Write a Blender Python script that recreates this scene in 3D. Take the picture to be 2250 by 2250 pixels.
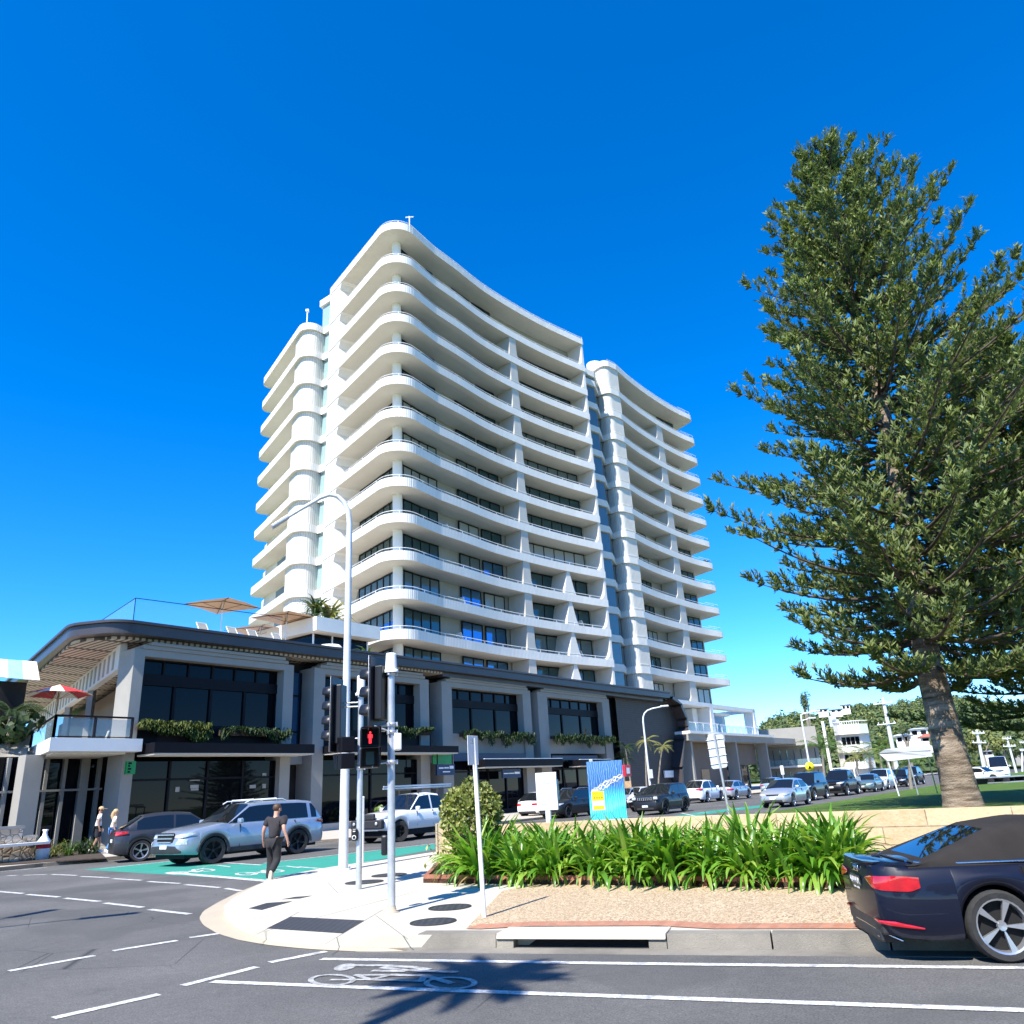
import bpy, bmesh, math, random
from math import sin, cos, tan, pi, radians, degrees, sqrt, hypot, atan2, exp
from mathutils import Vector, Matrix, noise
random.seed(7)
for o in list(bpy.data.objects): bpy.data.objects.remove(o)
SC = bpy.context.scene
C = SC.collection
# ------------------------------------------------------------------ camera, sky, sun, exposure
EYE = 1.8
_p, _r = radians(19.8), radians(3.3)
FWD = Vector((0, cos(_p), sin(_p))); _u0 = Vector((0, -sin(_p), cos(_p))); _r0 = Vector((1, 0, 0))
RGT = _r0*cos(_r) - _u0*sin(_r); UPV = _r0*sin(_r) + _u0*cos(_r)
FPX = 1455.0*2250/1932            # focal length in pixels of a 2250 px wide picture
cam = bpy.data.cameras.new('camera'); cam.sensor_width = 36; cam.lens = 36*FPX/2250
cam.clip_start = .05; cam.clip_end = 6000
camo = bpy.data.objects.new('camera', cam); C.objects.link(camo)
camo.matrix_world = Matrix(((RGT.x, UPV.x, -FWD.x, 0), (RGT.y, UPV.y, -FWD.y, 0), (RGT.z, UPV.z, -FWD.z, EYE), (0, 0, 0, 1)))
SC.camera = camo
SUN_AZ, SUN_EL = 209.0, 50.0
W = bpy.data.worlds.new('World'); SC.world = W; W.use_nodes = True
wn = W.node_tree; wn.nodes.clear()
sky = wn.nodes.new('ShaderNodeTexSky'); sky.sky_type = 'NISHITA'; sky.sun_disc = False
sky.sun_elevation = radians(SUN_EL); sky.sun_rotation = radians(SUN_AZ)
sky.air_density = .8; sky.dust_density = 0; sky.ozone_density = 8.0; sky.altitude = 0
hs = wn.nodes.new('ShaderNodeHueSaturation'); hs.inputs['Hue'].default_value = .504; hs.inputs['Saturation'].default_value = 1.27; hs.inputs['Value'].default_value = 1.12
bg = wn.nodes.new('ShaderNodeBackground'); bg.inputs['Strength'].default_value = .15
wo = wn.nodes.new('ShaderNodeOutputWorld')
wn.links.new(sky.outputs[0], hs.inputs['Color']); wn.links.new(hs.outputs[0], bg.inputs[0]); wn.links.new(bg.outputs[0], wo.inputs[0])
sd = bpy.data.lights.new('sun', 'SUN'); sd.energy = 5.0; sd.angle = radians(.55); sd.color = (1, .95, .86)
so = bpy.data.objects.new('sun', sd); C.objects.link(so); so.location = (-20, -30, 60)
_sv = Vector((sin(radians(SUN_AZ))*cos(radians(SUN_EL)), cos(radians(SUN_AZ))*cos(radians(SUN_EL)), sin(radians(SUN_EL))))
so.rotation_euler = _sv.to_track_quat('Z', 'Y').to_euler()
SC.view_settings.view_transform = 'Standard'; SC.view_settings.look = 'None'
SC.view_settings.exposure = .98; SC.view_settings.gamma = 1
SC.cycles.use_denoising = True
SC.cycles.max_bounces = 7; SC.cycles.transparent_max_bounces = 12; SC.cycles.caustics_reflective = False; SC.cycles.caustics_refractive = False
# ------------------------------------------------------------------ survey helpers (directions measured on the photograph, real distances)
def ray(x, y):
    return (FWD*FPX + RGT*(x-1125) + UPV*(1125-y)).normalized()
def G(x, y, z=0.0):
    d = ray(x, y); t = (z-EYE)/d.z
    return Vector((d.x*t, d.y*t, z))
ST = radians(36)                   # azimuth of the main street
TV = Vector((sin(ST), cos(ST), 0)); BV = Vector((-cos(ST), sin(ST), 0))
def TS(t, s, z=0.0): return TV*t + BV*s + Vector((0, 0, z))
def toTS(p): return p.dot(TV), p.dot(BV)
def FS(x, y, s):                   # where a sight line meets the vertical plane s = const
    d = ray(x, y); k = s/d.dot(BV); q = d*k
    return q.dot(TV), q.z + EYE
def atY(x, y, dist):               # point on a sight line at a horizontal distance
    d = ray(x, y); k = dist/hypot(d.x, d.y)
    return Vector((d.x*k, d.y*k, d.z*k + EYE))
def az(a): a = radians(a); return Vector((sin(a), cos(a), 0))
# ------------------------------------------------------------------ mesh builder
class MB:
    def __init__(s): s.v = []; s.f = []; s.uv = {}; s.sm = []; s.mi = {}
    def add(s, vs, fs, uvs=None, smooth=False):
        b = len(s.v); s.v += [Vector(v) for v in vs]
        for i, f in enumerate(fs):
            if uvs: s.uv[len(s.f)] = uvs[i]
            s.f.append([b+j for j in f]); s.sm.append(smooth)
        return s
    def box(s, c, size, M=None):
        x, y, z = [d/2 for d in size]; c = Vector(c)
        vs = [Vector((sx*x, sy*y, sz*z)) for sz in (-1, 1) for sy in (-1, 1) for sx in (-1, 1)]
        if M is not None: vs = [M @ v for v in vs]
        s.add([c+v for v in vs], [(0,2,3,1),(4,5,7,6),(0,1,5,4),(1,3,7,5),(3,2,6,7),(2,0,4,6)]); return s
    def tsbox(s, t0, t1, s0, s1, z0, z1):
        pts = [TS(t0,s0), TS(t1,s0), TS(t1,s1), TS(t0,s1)]
        return s.prism(pts, z0, z1)
    def prism(s, pts, z0, z1, caps=True, closed=True, smooth=False):
        n = len(pts); P = [Vector((p[0], p[1], 0)) for p in pts]
        ar = sum(P[i].x*P[(i+1)%n].y - P[(i+1)%n].x*P[i].y for i in range(n))
        if closed and ar < 0: P.reverse()
        vs = [Vector((p.x, p.y, z0)) for p in P] + [Vector((p.x, p.y, z1)) for p in P]
        L = [0]
        for i in range(n): L.append(L[-1] + (P[(i+1)%n]-P[i]).length)
        fs = []; uv = []
        for i in range(n if closed else n-1):
            j = (i+1) % n
            fs.append((i, j, n+j, n+i)); uv.append(((L[i],z0),(L[i+1],z0),(L[i+1],z1),(L[i],z1)))
        s.add(vs, fs, uv, smooth)
        if caps and closed:
            s.mi[len(s.f)] = 1; s.mi[len(s.f)+1] = 1
            s.add(vs, [tuple(range(n))[::-1], tuple(range(n, 2*n))], [[(P[i].x,P[i].y) for i in range(n)][::-1], [(P[i].x,P[i].y) for i in range(n)]])
        return s
    def quad(s, a, b, c, d): return s.add([a,b,c,d], [(0,1,2,3)], [((0,0),(1,0),(1,1),(0,1))])
    def tube(s, pts, r, n=8, caps=True, smooth=True):
        pts = [Vector(p) for p in pts]; k = len(pts)
        rs = r if isinstance(r, (list, tuple)) else [r]*k
        rings = []; prev = None
        for i, p in enumerate(pts):
            t = (pts[min(i+1,k-1)] - pts[max(i-1,0)]).normalized()
            if prev is None:
                a = Vector((0,0,1)) if abs(t.z) < .9 else Vector((1,0,0))
                u = t.cross(a).normalized()
            else:
                u = (prev - t*prev.dot(t)).normalized()
            prev = u; w = t.cross(u)
            rings.append([p + (u*cos(2*pi*j/n) + w*sin(2*pi*j/n))*rs[i] for j in range(n)])
        vs = [v for R in rings for v in R]; fs = []
        for i in range(k-1):
            for j in range(n):
                j2 = (j+1) % n
                fs.append((i*n+j, i*n+j2, (i+1)*n+j2, (i+1)*n+j))
        s.add(vs, fs, None, smooth)
        if caps: s.add(rings[0], [tuple(range(n))]); s.add(rings[-1], [tuple(range(n))[::-1]])
        return s
    def lathe(s, prof, c=(0,0,0), M=None, n=24, smooth=True):
        c = Vector(c); vs = []
        for (r, h) in prof:
            for j in range(n):
                v = Vector((r*cos(2*pi*j/n), r*sin(2*pi*j/n), h)); vs.append(c + (M @ v if M is not None else v))
        fs = []
        for i in range(len(prof)-1):
            for j in range(n):
                j2 = (j+1) % n; fs.append((i*n+j, i*n+j2, (i+1)*n+j2, (i+1)*n+j))
        return s.add(vs, fs, None, smooth)
    def ball(s, c, r, M=None, nu=10, nv=7):
        if not isinstance(r, (tuple, list)): r = (r, r, r)
        c = Vector(c); vs = []; fs = []
        for i in range(nv+1):
            a = -pi/2 + pi*i/nv
            for j in range(nu):
                v = Vector((r[0]*cos(a)*cos(2*pi*j/nu), r[1]*cos(a)*sin(2*pi*j/nu), r[2]*sin(a))); vs.append(c + (M @ v if M is not None else v))
        for i in range(nv):
            for j in range(nu):
                j2 = (j+1) % nu; fs.append((i*nu+j, i*nu+j2, (i+1)*nu+j2, (i+1)*nu+j))
        return s.add(vs, fs, None, True)
    def build(s, name, m, parent=None, world=False, bevel=0, sharp=None, merge=False, m2=None):
        off = Vector((0,0,0)); q = parent
        while world and q is not None: off = off + q.location; q = q.parent
        me = bpy.data.meshes.new(name)
        me.from_pydata([tuple(v-off) for v in s.v], [], s.f)
        if s.uv:
            L = me.uv_layers.new(name='UVMap')
            for p in me.polygons:
                u = s.uv.get(p.index)
                if u:
                    for k, li in enumerate(p.loop_indices): L.data[li].uv = u[k]
        me.polygons.foreach_set('use_smooth', s.sm)
        if m2:
            for i in s.mi: me.polygons[i].material_index = 1
        if merge:
            bm = bmesh.new(); bm.from_mesh(me); bmesh.ops.remove_doubles(bm, verts=bm.verts, dist=1e-4); bm.to_mesh(me); bm.free()
        if sharp is not None: me.set_sharp_from_angle(angle=radians(sharp))
        o = bpy.data.objects.new(name, me); C.objects.link(o)
        if m: me.materials.append(m)
        if m2: me.materials.append(m2)
        if parent is not None: o.parent = parent
        if bevel:
            b = o.modifiers.new('edge', 'BEVEL'); b.width = bevel; b.segments = 2; b.limit_method = 'ANGLE'; b.angle_limit = radians(40)
        return o
def tag(o, label, cat, group=None, kind=None):
    o['label'] = label; o['category'] = cat
    if group: o['group'] = group
    if kind: o['kind'] = kind
    return o
def thing(name, label, cat, loc=(0,0,0), rotz=0, group=None):
    o = bpy.data.objects.new(name, None); C.objects.link(o); o.empty_display_size = .2
    o.location = loc; o.rotation_euler = (0,0,rotz)
    return tag(o, label, cat, group)
def struct(mb, name, m):
    o = mb.build(name, m); o['kind'] = 'structure'; return o
def kids(o): return [c for c in o.children]
def dup(root, loc, rotz=0, label=None, group=None, scale=None):
    r = root.copy(); C.objects.link(r); r.location = loc; r.rotation_euler = (0,0,rotz)
    if scale: r.scale = (scale,)*3 if not isinstance(scale, tuple) else scale
    if label: r['label'] = label
    if group: r['group'] = group
    for ch in kids(root):
        c = ch.copy(); C.objects.link(c); c.parent = r
        for g in kids(ch):
            d = g.copy(); C.objects.link(d); d.parent = c
    return r
def fillet(pts, rad, n=6):
    out = []; k = len(pts)
    for i, p in enumerate(pts):
        r = rad[i] if isinstance(rad, (list, tuple)) else rad
        p = Vector(p[:2])
        if r <= 0: out.append(p); continue
        a = (Vector(pts[i-1][:2])-p).normalized(); b = (Vector(pts[(i+1)%k][:2])-p).normalized()
        ang = a.angle(b); d = r/tan(ang/2)
        c = p + (a+b).normalized()*(r/sin(ang/2))
        s, e = p+a*d-c, p+b*d-c
        a0 = atan2(s.y, s.x); a1 = atan2(e.y, e.x); da = (a1-a0+pi) % (2*pi) - pi
        out += [c + Vector((cos(a0+da*j/n), sin(a0+da*j/n)))*r for j in range(n+1)]
    return out
def offset(line, d):               # offset an open polyline to its left by d
    L = [Vector(p[:2]) for p in line]; out = []
    for i, p in enumerate(L):
        t0 = (L[i]-L[i-1]).normalized() if i else (L[1]-L[0]).normalized()
        t1 = (L[i+1]-L[i]).normalized() if i < len(L)-1 else t0
        n0 = Vector((-t0.y, t0.x)); n1 = Vector((-t1.y, t1.x)); m = (n0+n1)
        m = m/max(.3, (1+n0.dot(n1)))
        out.append(p + m*d)
    return out
def along(line, u):                # point and direction at arc length u
    for i in range(len(line)-1):
        a, b = Vector(line[i][:2]), Vector(line[i+1][:2]); l = (b-a).length
        if u <= l or i == len(line)-2: t = (b-a).normalized(); return a + t*u, t
        u -= l
def sub(line, u0, u1, step=1.2):
    n = max(1, int((u1-u0)/step)); return [along(line, u0+(u1-u0)*i/n)[0] for i in range(n+1)]
def length(line): return sum((Vector(line[i+1][:2])-Vector(line[i][:2])).length for i in range(len(line)-1))
def textmesh(name, s, size, m, parent, loc, rot, extrude=.003):
    c = bpy.data.curves.new(name, 'FONT'); c.body = s; c.size = size; c.align_x = 'CENTER'; c.align_y = 'CENTER'; c.extrude = extrude
    x = bpy.data.objects.new(name, c); C.objects.link(x); dg = bpy.context.evaluated_depsgraph_get(); me = bpy.data.meshes.new_from_object(x.evaluated_get(dg))
    bpy.data.objects.remove(x); o = bpy.data.objects.new(name, me); C.objects.link(o); me.materials.clear(); me.materials.append(M[m]); o.parent = parent; o.location = loc; o.rotation_euler = rot; return o
# ------------------------------------------------------------------ materials
class N:
    def __init__(s, name):
        s.m = bpy.data.materials.new(name); s.m.use_nodes = True; s.t = s.m.node_tree; s.b = s.t.nodes['Principled BSDF']
        s.geo = s.t.nodes.new('ShaderNodeNewGeometry'); s.P = s.geo.outputs['Position']
    def n(s, typ, **k):
        x = s.t.nodes.new(typ)
        for a, b in k.items():
            if a in x.inputs: x.inputs[a].default_value = b
            else: setattr(x, a, b)
        return x
    def l(s, a, b): s.t.links.new(a, b)
    def noise(s, scale, detail=4, vec=None, rough=.55):
        x = s.n('ShaderNodeTexNoise', Scale=scale, Detail=detail, Roughness=rough); s.l(vec or s.P, x.inputs['Vector']); return x.outputs[0]
    def voro(s, scale, vec=None, out='Distance', feature='F1'):
        x = s.n('ShaderNodeTexVoronoi', Scale=scale); x.feature = feature; s.l(vec or s.P, x.inputs['Vector']); return x.outputs[out]
    def ramp(s, fac, stops, interp='LINEAR'):
        x = s.n('ShaderNodeValToRGB'); x.color_ramp.interpolation = interp; e = x.color_ramp.elements
        while len(e) < len(stops): e.new(.5)
        for i, (p, c) in enumerate(stops):
            e[i].position = p; e[i].color = (c, c, c, 1) if not isinstance(c, tuple) else (*c, 1)
        s.l(fac, x.inputs[0]); return x.outputs[0]
    def mix(s, fac, a, b, mode='MIX'):
        x = s.n('ShaderNodeMix'); x.data_type = 'RGBA'; x.blend_type = mode
        for v, i in ((fac, 0), (a, 6), (b, 7)):
            if isinstance(v, (int, float)): x.inputs[i].default_value = v
            elif isinstance(v, tuple): x.inputs[i].default_value = (*v, 1)
            else: s.l(v, x.inputs[i])
        return x.outputs[2]
    def math(s, op, a, b=0.0):
        x = s.n('ShaderNodeMath'); x.operation = op
        for v, i in ((a, 0), (b, 1)):
            if isinstance(v, (int, float)): x.inputs[i].default_value = v
            else: s.l(v, x.inputs[i])
        return x.outputs[0]
    def scalev(s, v, xyz):
        x = s.n('ShaderNodeVectorMath'); x.operation = 'MULTIPLY'; x.inputs[1].default_value = xyz; s.l(v, x.inputs[0]); return x.outputs[0]
    def sep(s, v): x = s.n('ShaderNodeSeparateXYZ'); s.l(v, x.inputs[0]); return x.outputs
    def bump(s, h, strength=.3, dist=.02):
        x = s.n('ShaderNodeBump', Strength=strength, Distance=dist); s.l(h, x.inputs['Height']); s.l(x.outputs[0], s.b.inputs['Normal']); return x
    def col(s, c):
        if isinstance(c, tuple): s.b.inputs['Base Color'].default_value = (*c, 1)
        else: s.l(c, s.b.inputs['Base Color'])
    def set(s, rough=.5, metal=0, spec=.5, coat=0, coatr=.03):
        s.b.inputs['Roughness'].default_value = rough; s.b.inputs['Metallic'].default_value = metal
        s.b.inputs['Specular IOR Level'].default_value = spec; s.b.inputs['Coat Weight'].default_value = coat; s.b.inputs['Coat Roughness'].default_value = coatr
def pm(name, c, c2=None, scale=3, rough=.6, metal=0, spec=.5, coat=0, bump=0, bscale=40, lo=.35, hi=.65):
    k = N(name); k.set(rough, metal, spec, coat)
    if c2 is None: c2 = tuple(x*.86 for x in c)
    k.col(k.ramp(k.noise(scale, 5), [(lo, c), (hi, c2)]))
    if bump: k.bump(k.noise(bscale, 4), bump, .02)
    return k.m
M = {}
# asphalt
k = N('asphalt'); k.set(.85, spec=.3)
base = k.ramp(k.noise(.35, 6), [(.28, (.076,.075,.072)), (.72, (.134,.130,.122))])
fine = k.ramp(k.noise(48, 4, rough=.8), [(.34, .50), (.66, 1.55)])
c = k.mix(1.0, base, fine, 'MULTIPLY'); c = k.mix(1.0, c, k.ramp(k.noise(9, 5, rough=.7), [(.3, .86), (.7, 1.14)]), 'MULTIPLY')
wear = k.ramp(k.noise(2.2, 6, rough=.7), [(.58, 0.0), (.8, .35)]); c = k.mix(wear, c, (.14,.14,.135))
crack = k.ramp(k.voro(.55, k.mix(.12, k.P, k.n('ShaderNodeTexNoise', Scale=1.3).outputs[1], 'ADD'), feature='DISTANCE_TO_EDGE'), [(0.0, .0), (.006, 1.0)])
crm = k.ramp(k.noise(.21, 2), [(.52, 1.0), (.6, 0.0)]); crack = k.math('MAXIMUM', crack, crm)
pt = k.ramp(k.noise(.16, 3), [(.56, 0.0), (.575, .42)]); c = k.mix(pt, c, (.072,.071,.068)); oil = k.ramp(k.noise(.9, 5, rough=.6), [(.66, 0.0), (.78, .55)]); c = k.mix(oil, c, (.045,.044,.043))
c = k.mix(crack, (.035,.035,.036), c); k.col(c); k.bump(k.noise(160, 3), .5, .01); M['asphalt'] = k.m
k = N('painted_line'); k.set(.6)
w = k.ramp(k.noise(6, 8, rough=.8), [(.38, 0.0), (.56, 1.0)]); w2 = k.ramp(k.noise(45, 4), [(.32, 0.0), (.5, 1.0)])
k.col(k.mix(k.math('MULTIPLY', w, w2), (.26,.26,.255), (.72,.72,.69))); k.bump(k.noise(150, 2), .3, .006); M['line'] = k.m
k = N('faded_line'); k.set(.7)
w = k.ramp(k.noise(9, 8, rough=.8), [(.4, 0.0), (.62, 1.0)]); k.col(k.mix(w, (.17,.17,.165), (.50,.50,.48))); M['faded_line'] = k.m
k = N('green_lane'); k.set(.75)
k.col(k.mix(k.ramp(k.noise(1.3, 7, rough=.7), [(.35, 0.0), (.75, 1.0)]), (.02,.27,.19), (.035,.20,.155))); k.bump(k.noise(140, 2), .4, .006); M['green_lane'] = k.m
def concrete(name, c, c2, stain=.25, bump=.25):
    k = N(name); k.set(.8, spec=.35)
    b = k.ramp(k.noise(.8, 7, rough=.65), [(.3, c), (.72, c2)])
    st = k.ramp(k.noise(3.5, 8, rough=.75), [(.6, 0.0), (.85, stain)]); b = k.mix(st, b, tuple(x*.45 for x in c2))
    b = k.mix(1.0, b, k.ramp(k.noise(120, 2), [(.3, .88), (.7, 1.1)]), 'MULTIPLY')
    k.col(b); k.bump(k.noise(70, 5), bump, .01); M[name] = k.m
concrete('footpath', (.46,.42,.34), (.55,.51,.42), .25)
concrete('kerb', (.27,.245,.20), (.12,.112,.098), 1.0, .7)
concrete('gutter', (.44,.37,.27), (.36,.31,.24), .3)
concrete('far_path', (.48,.43,.36), (.40,.36,.31), .3)
concrete('wall_white', (.78,.76,.71), (.72,.70,.66), .06, .08)
concrete('wall_offwhite', (.66,.64,.59), (.60,.58,.54), .08, .1)
concrete('frame_grey', (.31,.295,.265), (.27,.26,.235), .12, .12)
concrete('taupe', (.17,.135,.11), (.15,.12,.10), .1, .15)
concrete('soffit', (.64,.61,.54), (.59,.56,.50), .05, .05)
concrete('recess_wall', (.34,.335,.31), (.29,.285,.265), .05, .05)  # off-white wall with the shade of the balcony recesses darkened into its colour
# exposed aggregate
k = N('aggregate'); k.set(.85)
v = k.n('ShaderNodeTexVoronoi', Scale=55); k.l(k.P, v.inputs['Vector']); sc_ = k.sep(v.outputs['Color'])
b = k.ramp(sc_[0], [(0.0, (.14,.09,.05)), (.3, (.33,.235,.135)), (.6, (.46,.35,.215)), (1.0, (.62,.51,.36))])
b = k.mix(k.ramp(k.noise(1.1, 5), [(.4, 0.0), (.8, .35)]), b, (.34,.24,.14)); k.col(b); k.bump(v.outputs['Distance'], .5, .01); M['aggregate'] = k.m
# brick edging
k = N('brick_edge'); k.set(.8)
br = k.n('ShaderNodeTexBrick', Scale=1.0, offset=0.0); br.inputs['Color1'].default_value = (.40,.17,.095,1); br.inputs['Color2'].default_value = (.31,.125,.07,1)
br.inputs['Mortar'].default_value = (.28,.2,.15,1); br.inputs['Brick Width'].default_value = .115; br.inputs['Row Height'].default_value = .5; br.inputs['Mortar Size'].default_value = .006
uvn = k.n('ShaderNodeUVMap'); k.l(uvn.outputs[0], br.inputs['Vector']); k.col(k.mix(k.ramp(k.noise(9, 5), [(.4, 0.0), (.8, .5)]), br.outputs[0], (.45,.30,.2))); k.bump(k.noise(80, 3), .3, .008); M['brick_edge'] = k.m
# sandstone blocks
k = N('sandstone'); k.set(.85)
br = k.n('ShaderNodeTexBrick', Scale=1.0, offset=.43); br.inputs['Color1'].default_value = (.60,.44,.25,1); br.inputs['Color2'].default_value = (.50,.345,.185,1)
br.inputs['Mortar'].default_value = (.22,.15,.09,1); br.inputs['Brick Width'].default_value = 1.5; br.inputs['Row Height'].default_value = .34; br.inputs['Mortar Size'].default_value = .012; br.inputs['Mortar Smooth'].default_value = .3
uvn = k.n('ShaderNodeUVMap'); k.l(uvn.outputs[0], br.inputs['Vector'])
b = k.mix(k.ramp(k.noise(6, 7, rough=.7), [(.4, 0.0), (.75, .55)]), br.outputs[0], (.68,.55,.36)); b = k.mix(k.ramp(k.noise(22, 5), [(.62, 0.0), (.72, .6)]), b, (.30,.20,.11))
k.col(b); h = k.mix(.5, br.outputs[1], k.noise(18, 6)); k.bump(h, .7, .03); M['sandstone'] = k.m
k = N('fieldstone'); k.set(.85)
v = k.n('ShaderNodeTexVoronoi', Scale=4.2); k.l(k.P, v.inputs['Vector']); e = k.voro(4.2, feature='DISTANCE_TO_EDGE')
b = k.ramp(k.sep(v.outputs['Color'])[0], [(0.0, (.34,.24,.16)), (.5, (.52,.42,.31)), (1.0, (.62,.54,.44))])
k.col(k.mix(k.ramp(e, [(.02, 0.0), (.06, 1.0)]), (.20,.15,.11), b)); k.bump(k.ramp(e, [(0.0, 0.0), (.12, 1.0)]), .8, .03); M['fieldstone'] = k.m
# grass
k = N('grass'); k.set(.9, spec=.2)
b = k.ramp(k.noise(1.2, 6, rough=.7), [(.25, (.04,.10,.012)), (.5, (.085,.155,.02)), (.68, (.15,.19,.04)), (.85, (.22,.21,.08))])
b = k.mix(1.0, b, k.ramp(k.noise(60, 4), [(.3, .6), (.7, 1.3)]), 'MULTIPLY'); k.col(b); k.bump(k.noise(120, 4), .9, .03); M['grass'] = k.m
M['soil'] = pm('soil', (.07,.05,.035), (.035,.025,.018), 6, .95, bump=.8, bscale=40)
M['timber_edge'] = pm('timber_edge', (.33,.13,.075), (.22,.085,.05), 4, .8, bump=.4, bscale=30)
# ribbed tower cladding: grooves run up and down along the wall (UV in metres)
def ribbed(name, c, c2, pitch=.22, strength=.5, dark=.82):
    k = N(name); k.set(.7, spec=.4)
    uvn = k.n('ShaderNodeUVMap'); sx = k.sep(uvn.outputs[0])
    w = k.math('SINE', k.math('MULTIPLY', sx[0], 2*pi/pitch))
    g = k.math('MULTIPLY', k.math('ADD', w, 1.0), .5)
    b = k.ramp(k.noise(.5, 6, rough=.65), [(.3, c), (.7, c2)])
    pj = k.math('FRACT', k.math('MULTIPLY', sx[0], 1/3.6)); joint = k.ramp(pj, [(0.0, .80), (.012, 1.0)])
    b = k.mix(1.0, b, joint, 'MULTIPLY')
    tone = k.ramp(k.math('FRACT', k.math('MULTIPLY', k.math('FLOOR', k.math('MULTIPLY', sx[0], 1/3.6)), .618)), [(0.0, .95), (1.0, 1.03)]); b = k.mix(1.0, b, tone, 'MULTIPLY')
    k.col(k.mix(1.0, b, k.ramp(g, [(0.0, dark), (.45, 1.0)]), 'MULTIPLY')); k.bump(g, strength, .03); M[name] = k.m
ribbed('fascia', (.76,.74,.69), (.71,.69,.645), .20, .55, .80)
ribbed('rib_column', (.66,.64,.58), (.57,.55,.50), .24, .5, .80)
ribbed('louvre', (.05,.043,.04), (.04,.035,.032), .3, .5, .5)
# horizontal cladding boards
k = N('dark_boards'); k.set(.55, spec=.4)
z = k.sep(k.P)[2]; f = k.math('FRACT', k.math('MULTIPLY', z, 1/.22)); k.col(k.mix(k.ramp(f, [(.05, 0.0), (.14, 1.0)]), (.008,.008,.009), k.ramp(k.noise(2, 4), [(.3, (.040,.036,.035)), (.7, (.052,.046,.044))])))
k.bump(k.ramp(f, [(0.0, 0.0), (.2, 1.0)]), .8, .03); M['dark_boards'] = k.m
M['bronze'] = pm('bronze_cladding', (.065,.056,.058), (.055,.047,.048), .8, .38, .3)
# slatted soffit, slats run along the street
k = N('slat_soffit'); k.set(.7)
rot = k.n('ShaderNodeVectorRotate'); rot.rotation_type = 'Z_AXIS'; rot.inputs['Angle'].default_value = radians(-54); k.l(k.P, rot.inputs['Vector']); sx = k.sep(rot.outputs[0])
f = k.math('FRACT', k.math('MULTIPLY', sx[0], 1/.34)); big = k.math('FRACT', k.math('MULTIPLY', sx[1], 1/2.9))
b = k.mix(k.ramp(f, [(.38, 0.0), (.44, 1.0)]), (.07,.05,.04), (.50,.42,.33)); b = k.mix(k.ramp(big, [(.10, 0.0), (.12, 1.0)]), (.03,.022,.018), b)
k.col(b); k.bump(f, .5, .03); M['slat_soffit'] = k.m
# glass
def glass(name, c, rough=.03, metal=0.0, spec=.7):
    k = N(name); k.set(rough, metal, spec); k.col(c); k.bump(k.noise(.35, 2), .06, .05); M[name] = k.m
glass('shop_glass', (.003,.004,.006), .02, 0, .16)
glass('tower_glass', (.05,.11,.125), .05, .45, .9)
glass('window_blue', (.10,.27,.50), .04, .85, .9)  # blue of the reflected sky put into the glass colour
glass('window_green', (.33,.45,.44), .12, .15, .7)
glass('car_glass', (.008,.010,.012), .02, 0, .75)
def clear(name, tint, alpha):
    k = N(name); k.set(.02, 0, .8); k.col(tint); k.b.inputs['Alpha'].default_value = alpha; M[name] = k.m
glass('curtained_glass', (.30,.33,.32), .12, .1, .6)
glass('half_blind_glass', (.14,.19,.20), .06, .35, .8)
clear('balustrade_glass', (.25,.38,.42), .30); clear('pale_glass', (.55,.68,.70), .05)
M['frame_dark'] = pm('frame_dark', (.007,.007,.010), None, 3, .5, 0, .12)
M['black'] = pm('black_plastic', (.010,.010,.012), None, 3, .42)
M['interior'] = pm('interior_dark', (.012,.010,.010), (.03,.026,.024), .9, .9)
M['metal_pale'] = pm('painted_metal_pale', (.78,.79,.80), (.70,.71,.72), 2, .35, .1)
M['galv'] = pm('galvanised_steel', (.60,.62,.64), (.47,.49,.52), 5, .42, .55, bump=.05)
M['pole_paint'] = pm('pale_grey_pole_paint', (.66,.69,.71), (.57,.60,.62), 2.5, .45, .1)
M['sign_white'] = pm('sign_white', (.80,.80,.79), (.75,.75,.74), 2, .5)
M['alu_sheet'] = pm('aluminium_sheet', (.66,.68,.71), (.58,.60,.63), 1.5, .40, .35)
M['chrome'] = pm('chrome', (.75,.76,.78), (.70,.71,.73), 2, .12, 1)
M['alloy'] = pm('alloy', (.58,.59,.61), (.52,.53,.55), 6, .3, .8)
M['alloy_dark'] = pm('alloy_dark', (.05,.05,.055), (.035,.035,.04), 6, .35, .6)
M['tyre'] = pm('tyre_rubber', (.018,.018,.018), (.03,.03,.029), 9, .85, bump=.2)
M['trim'] = pm('black_trim', (.020,.020,.022), (.028,.028,.03), 6, .6)
M['under'] = pm('underbody', (.006,.006,.006), None, 3, .9)
M['plate'] = pm('number_plate', (.72,.72,.70), (.66,.66,.64), 5, .5)
M['plate_dark'] = pm('dark_plate', (.02,.035,.03), None, 5, .4)
M['red_lens'] = pm('red_lens', (.50,.008,.018), (.36,.006,.014), 9, .12, coat=1)
M['clear_lens'] = pm('headlamp_lens', (.70,.72,.74), (.45,.47,.5), 14, .1, .3, coat=1)
M['amber'] = pm('amber_lens', (.7,.25,.02), None, 9, .2)
M['yellow'] = pm('yellow_sign', (.85,.70,.01), (.80,.64,.01), 3, .5)
M['red_paint'] = pm('red_paint', (.50,.02,.04), None, 3, .4)
M['green_sign'] = pm('green_sign', (.01,.28,.06), None, 2, .4)
M['navy'] = pm('navy_sign', (.006,.02,.075), None, 2, .4)
M['wood_post'] = pm('wood_post', (.45,.31,.17), (.34,.22,.12), 5, .8)
M['roof_red'] = pm('terracotta_roof', (.42,.13,.07), (.33,.10,.055), 2, .8)
k = N('chequer_plate'); k.set(.5, .3)
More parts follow.
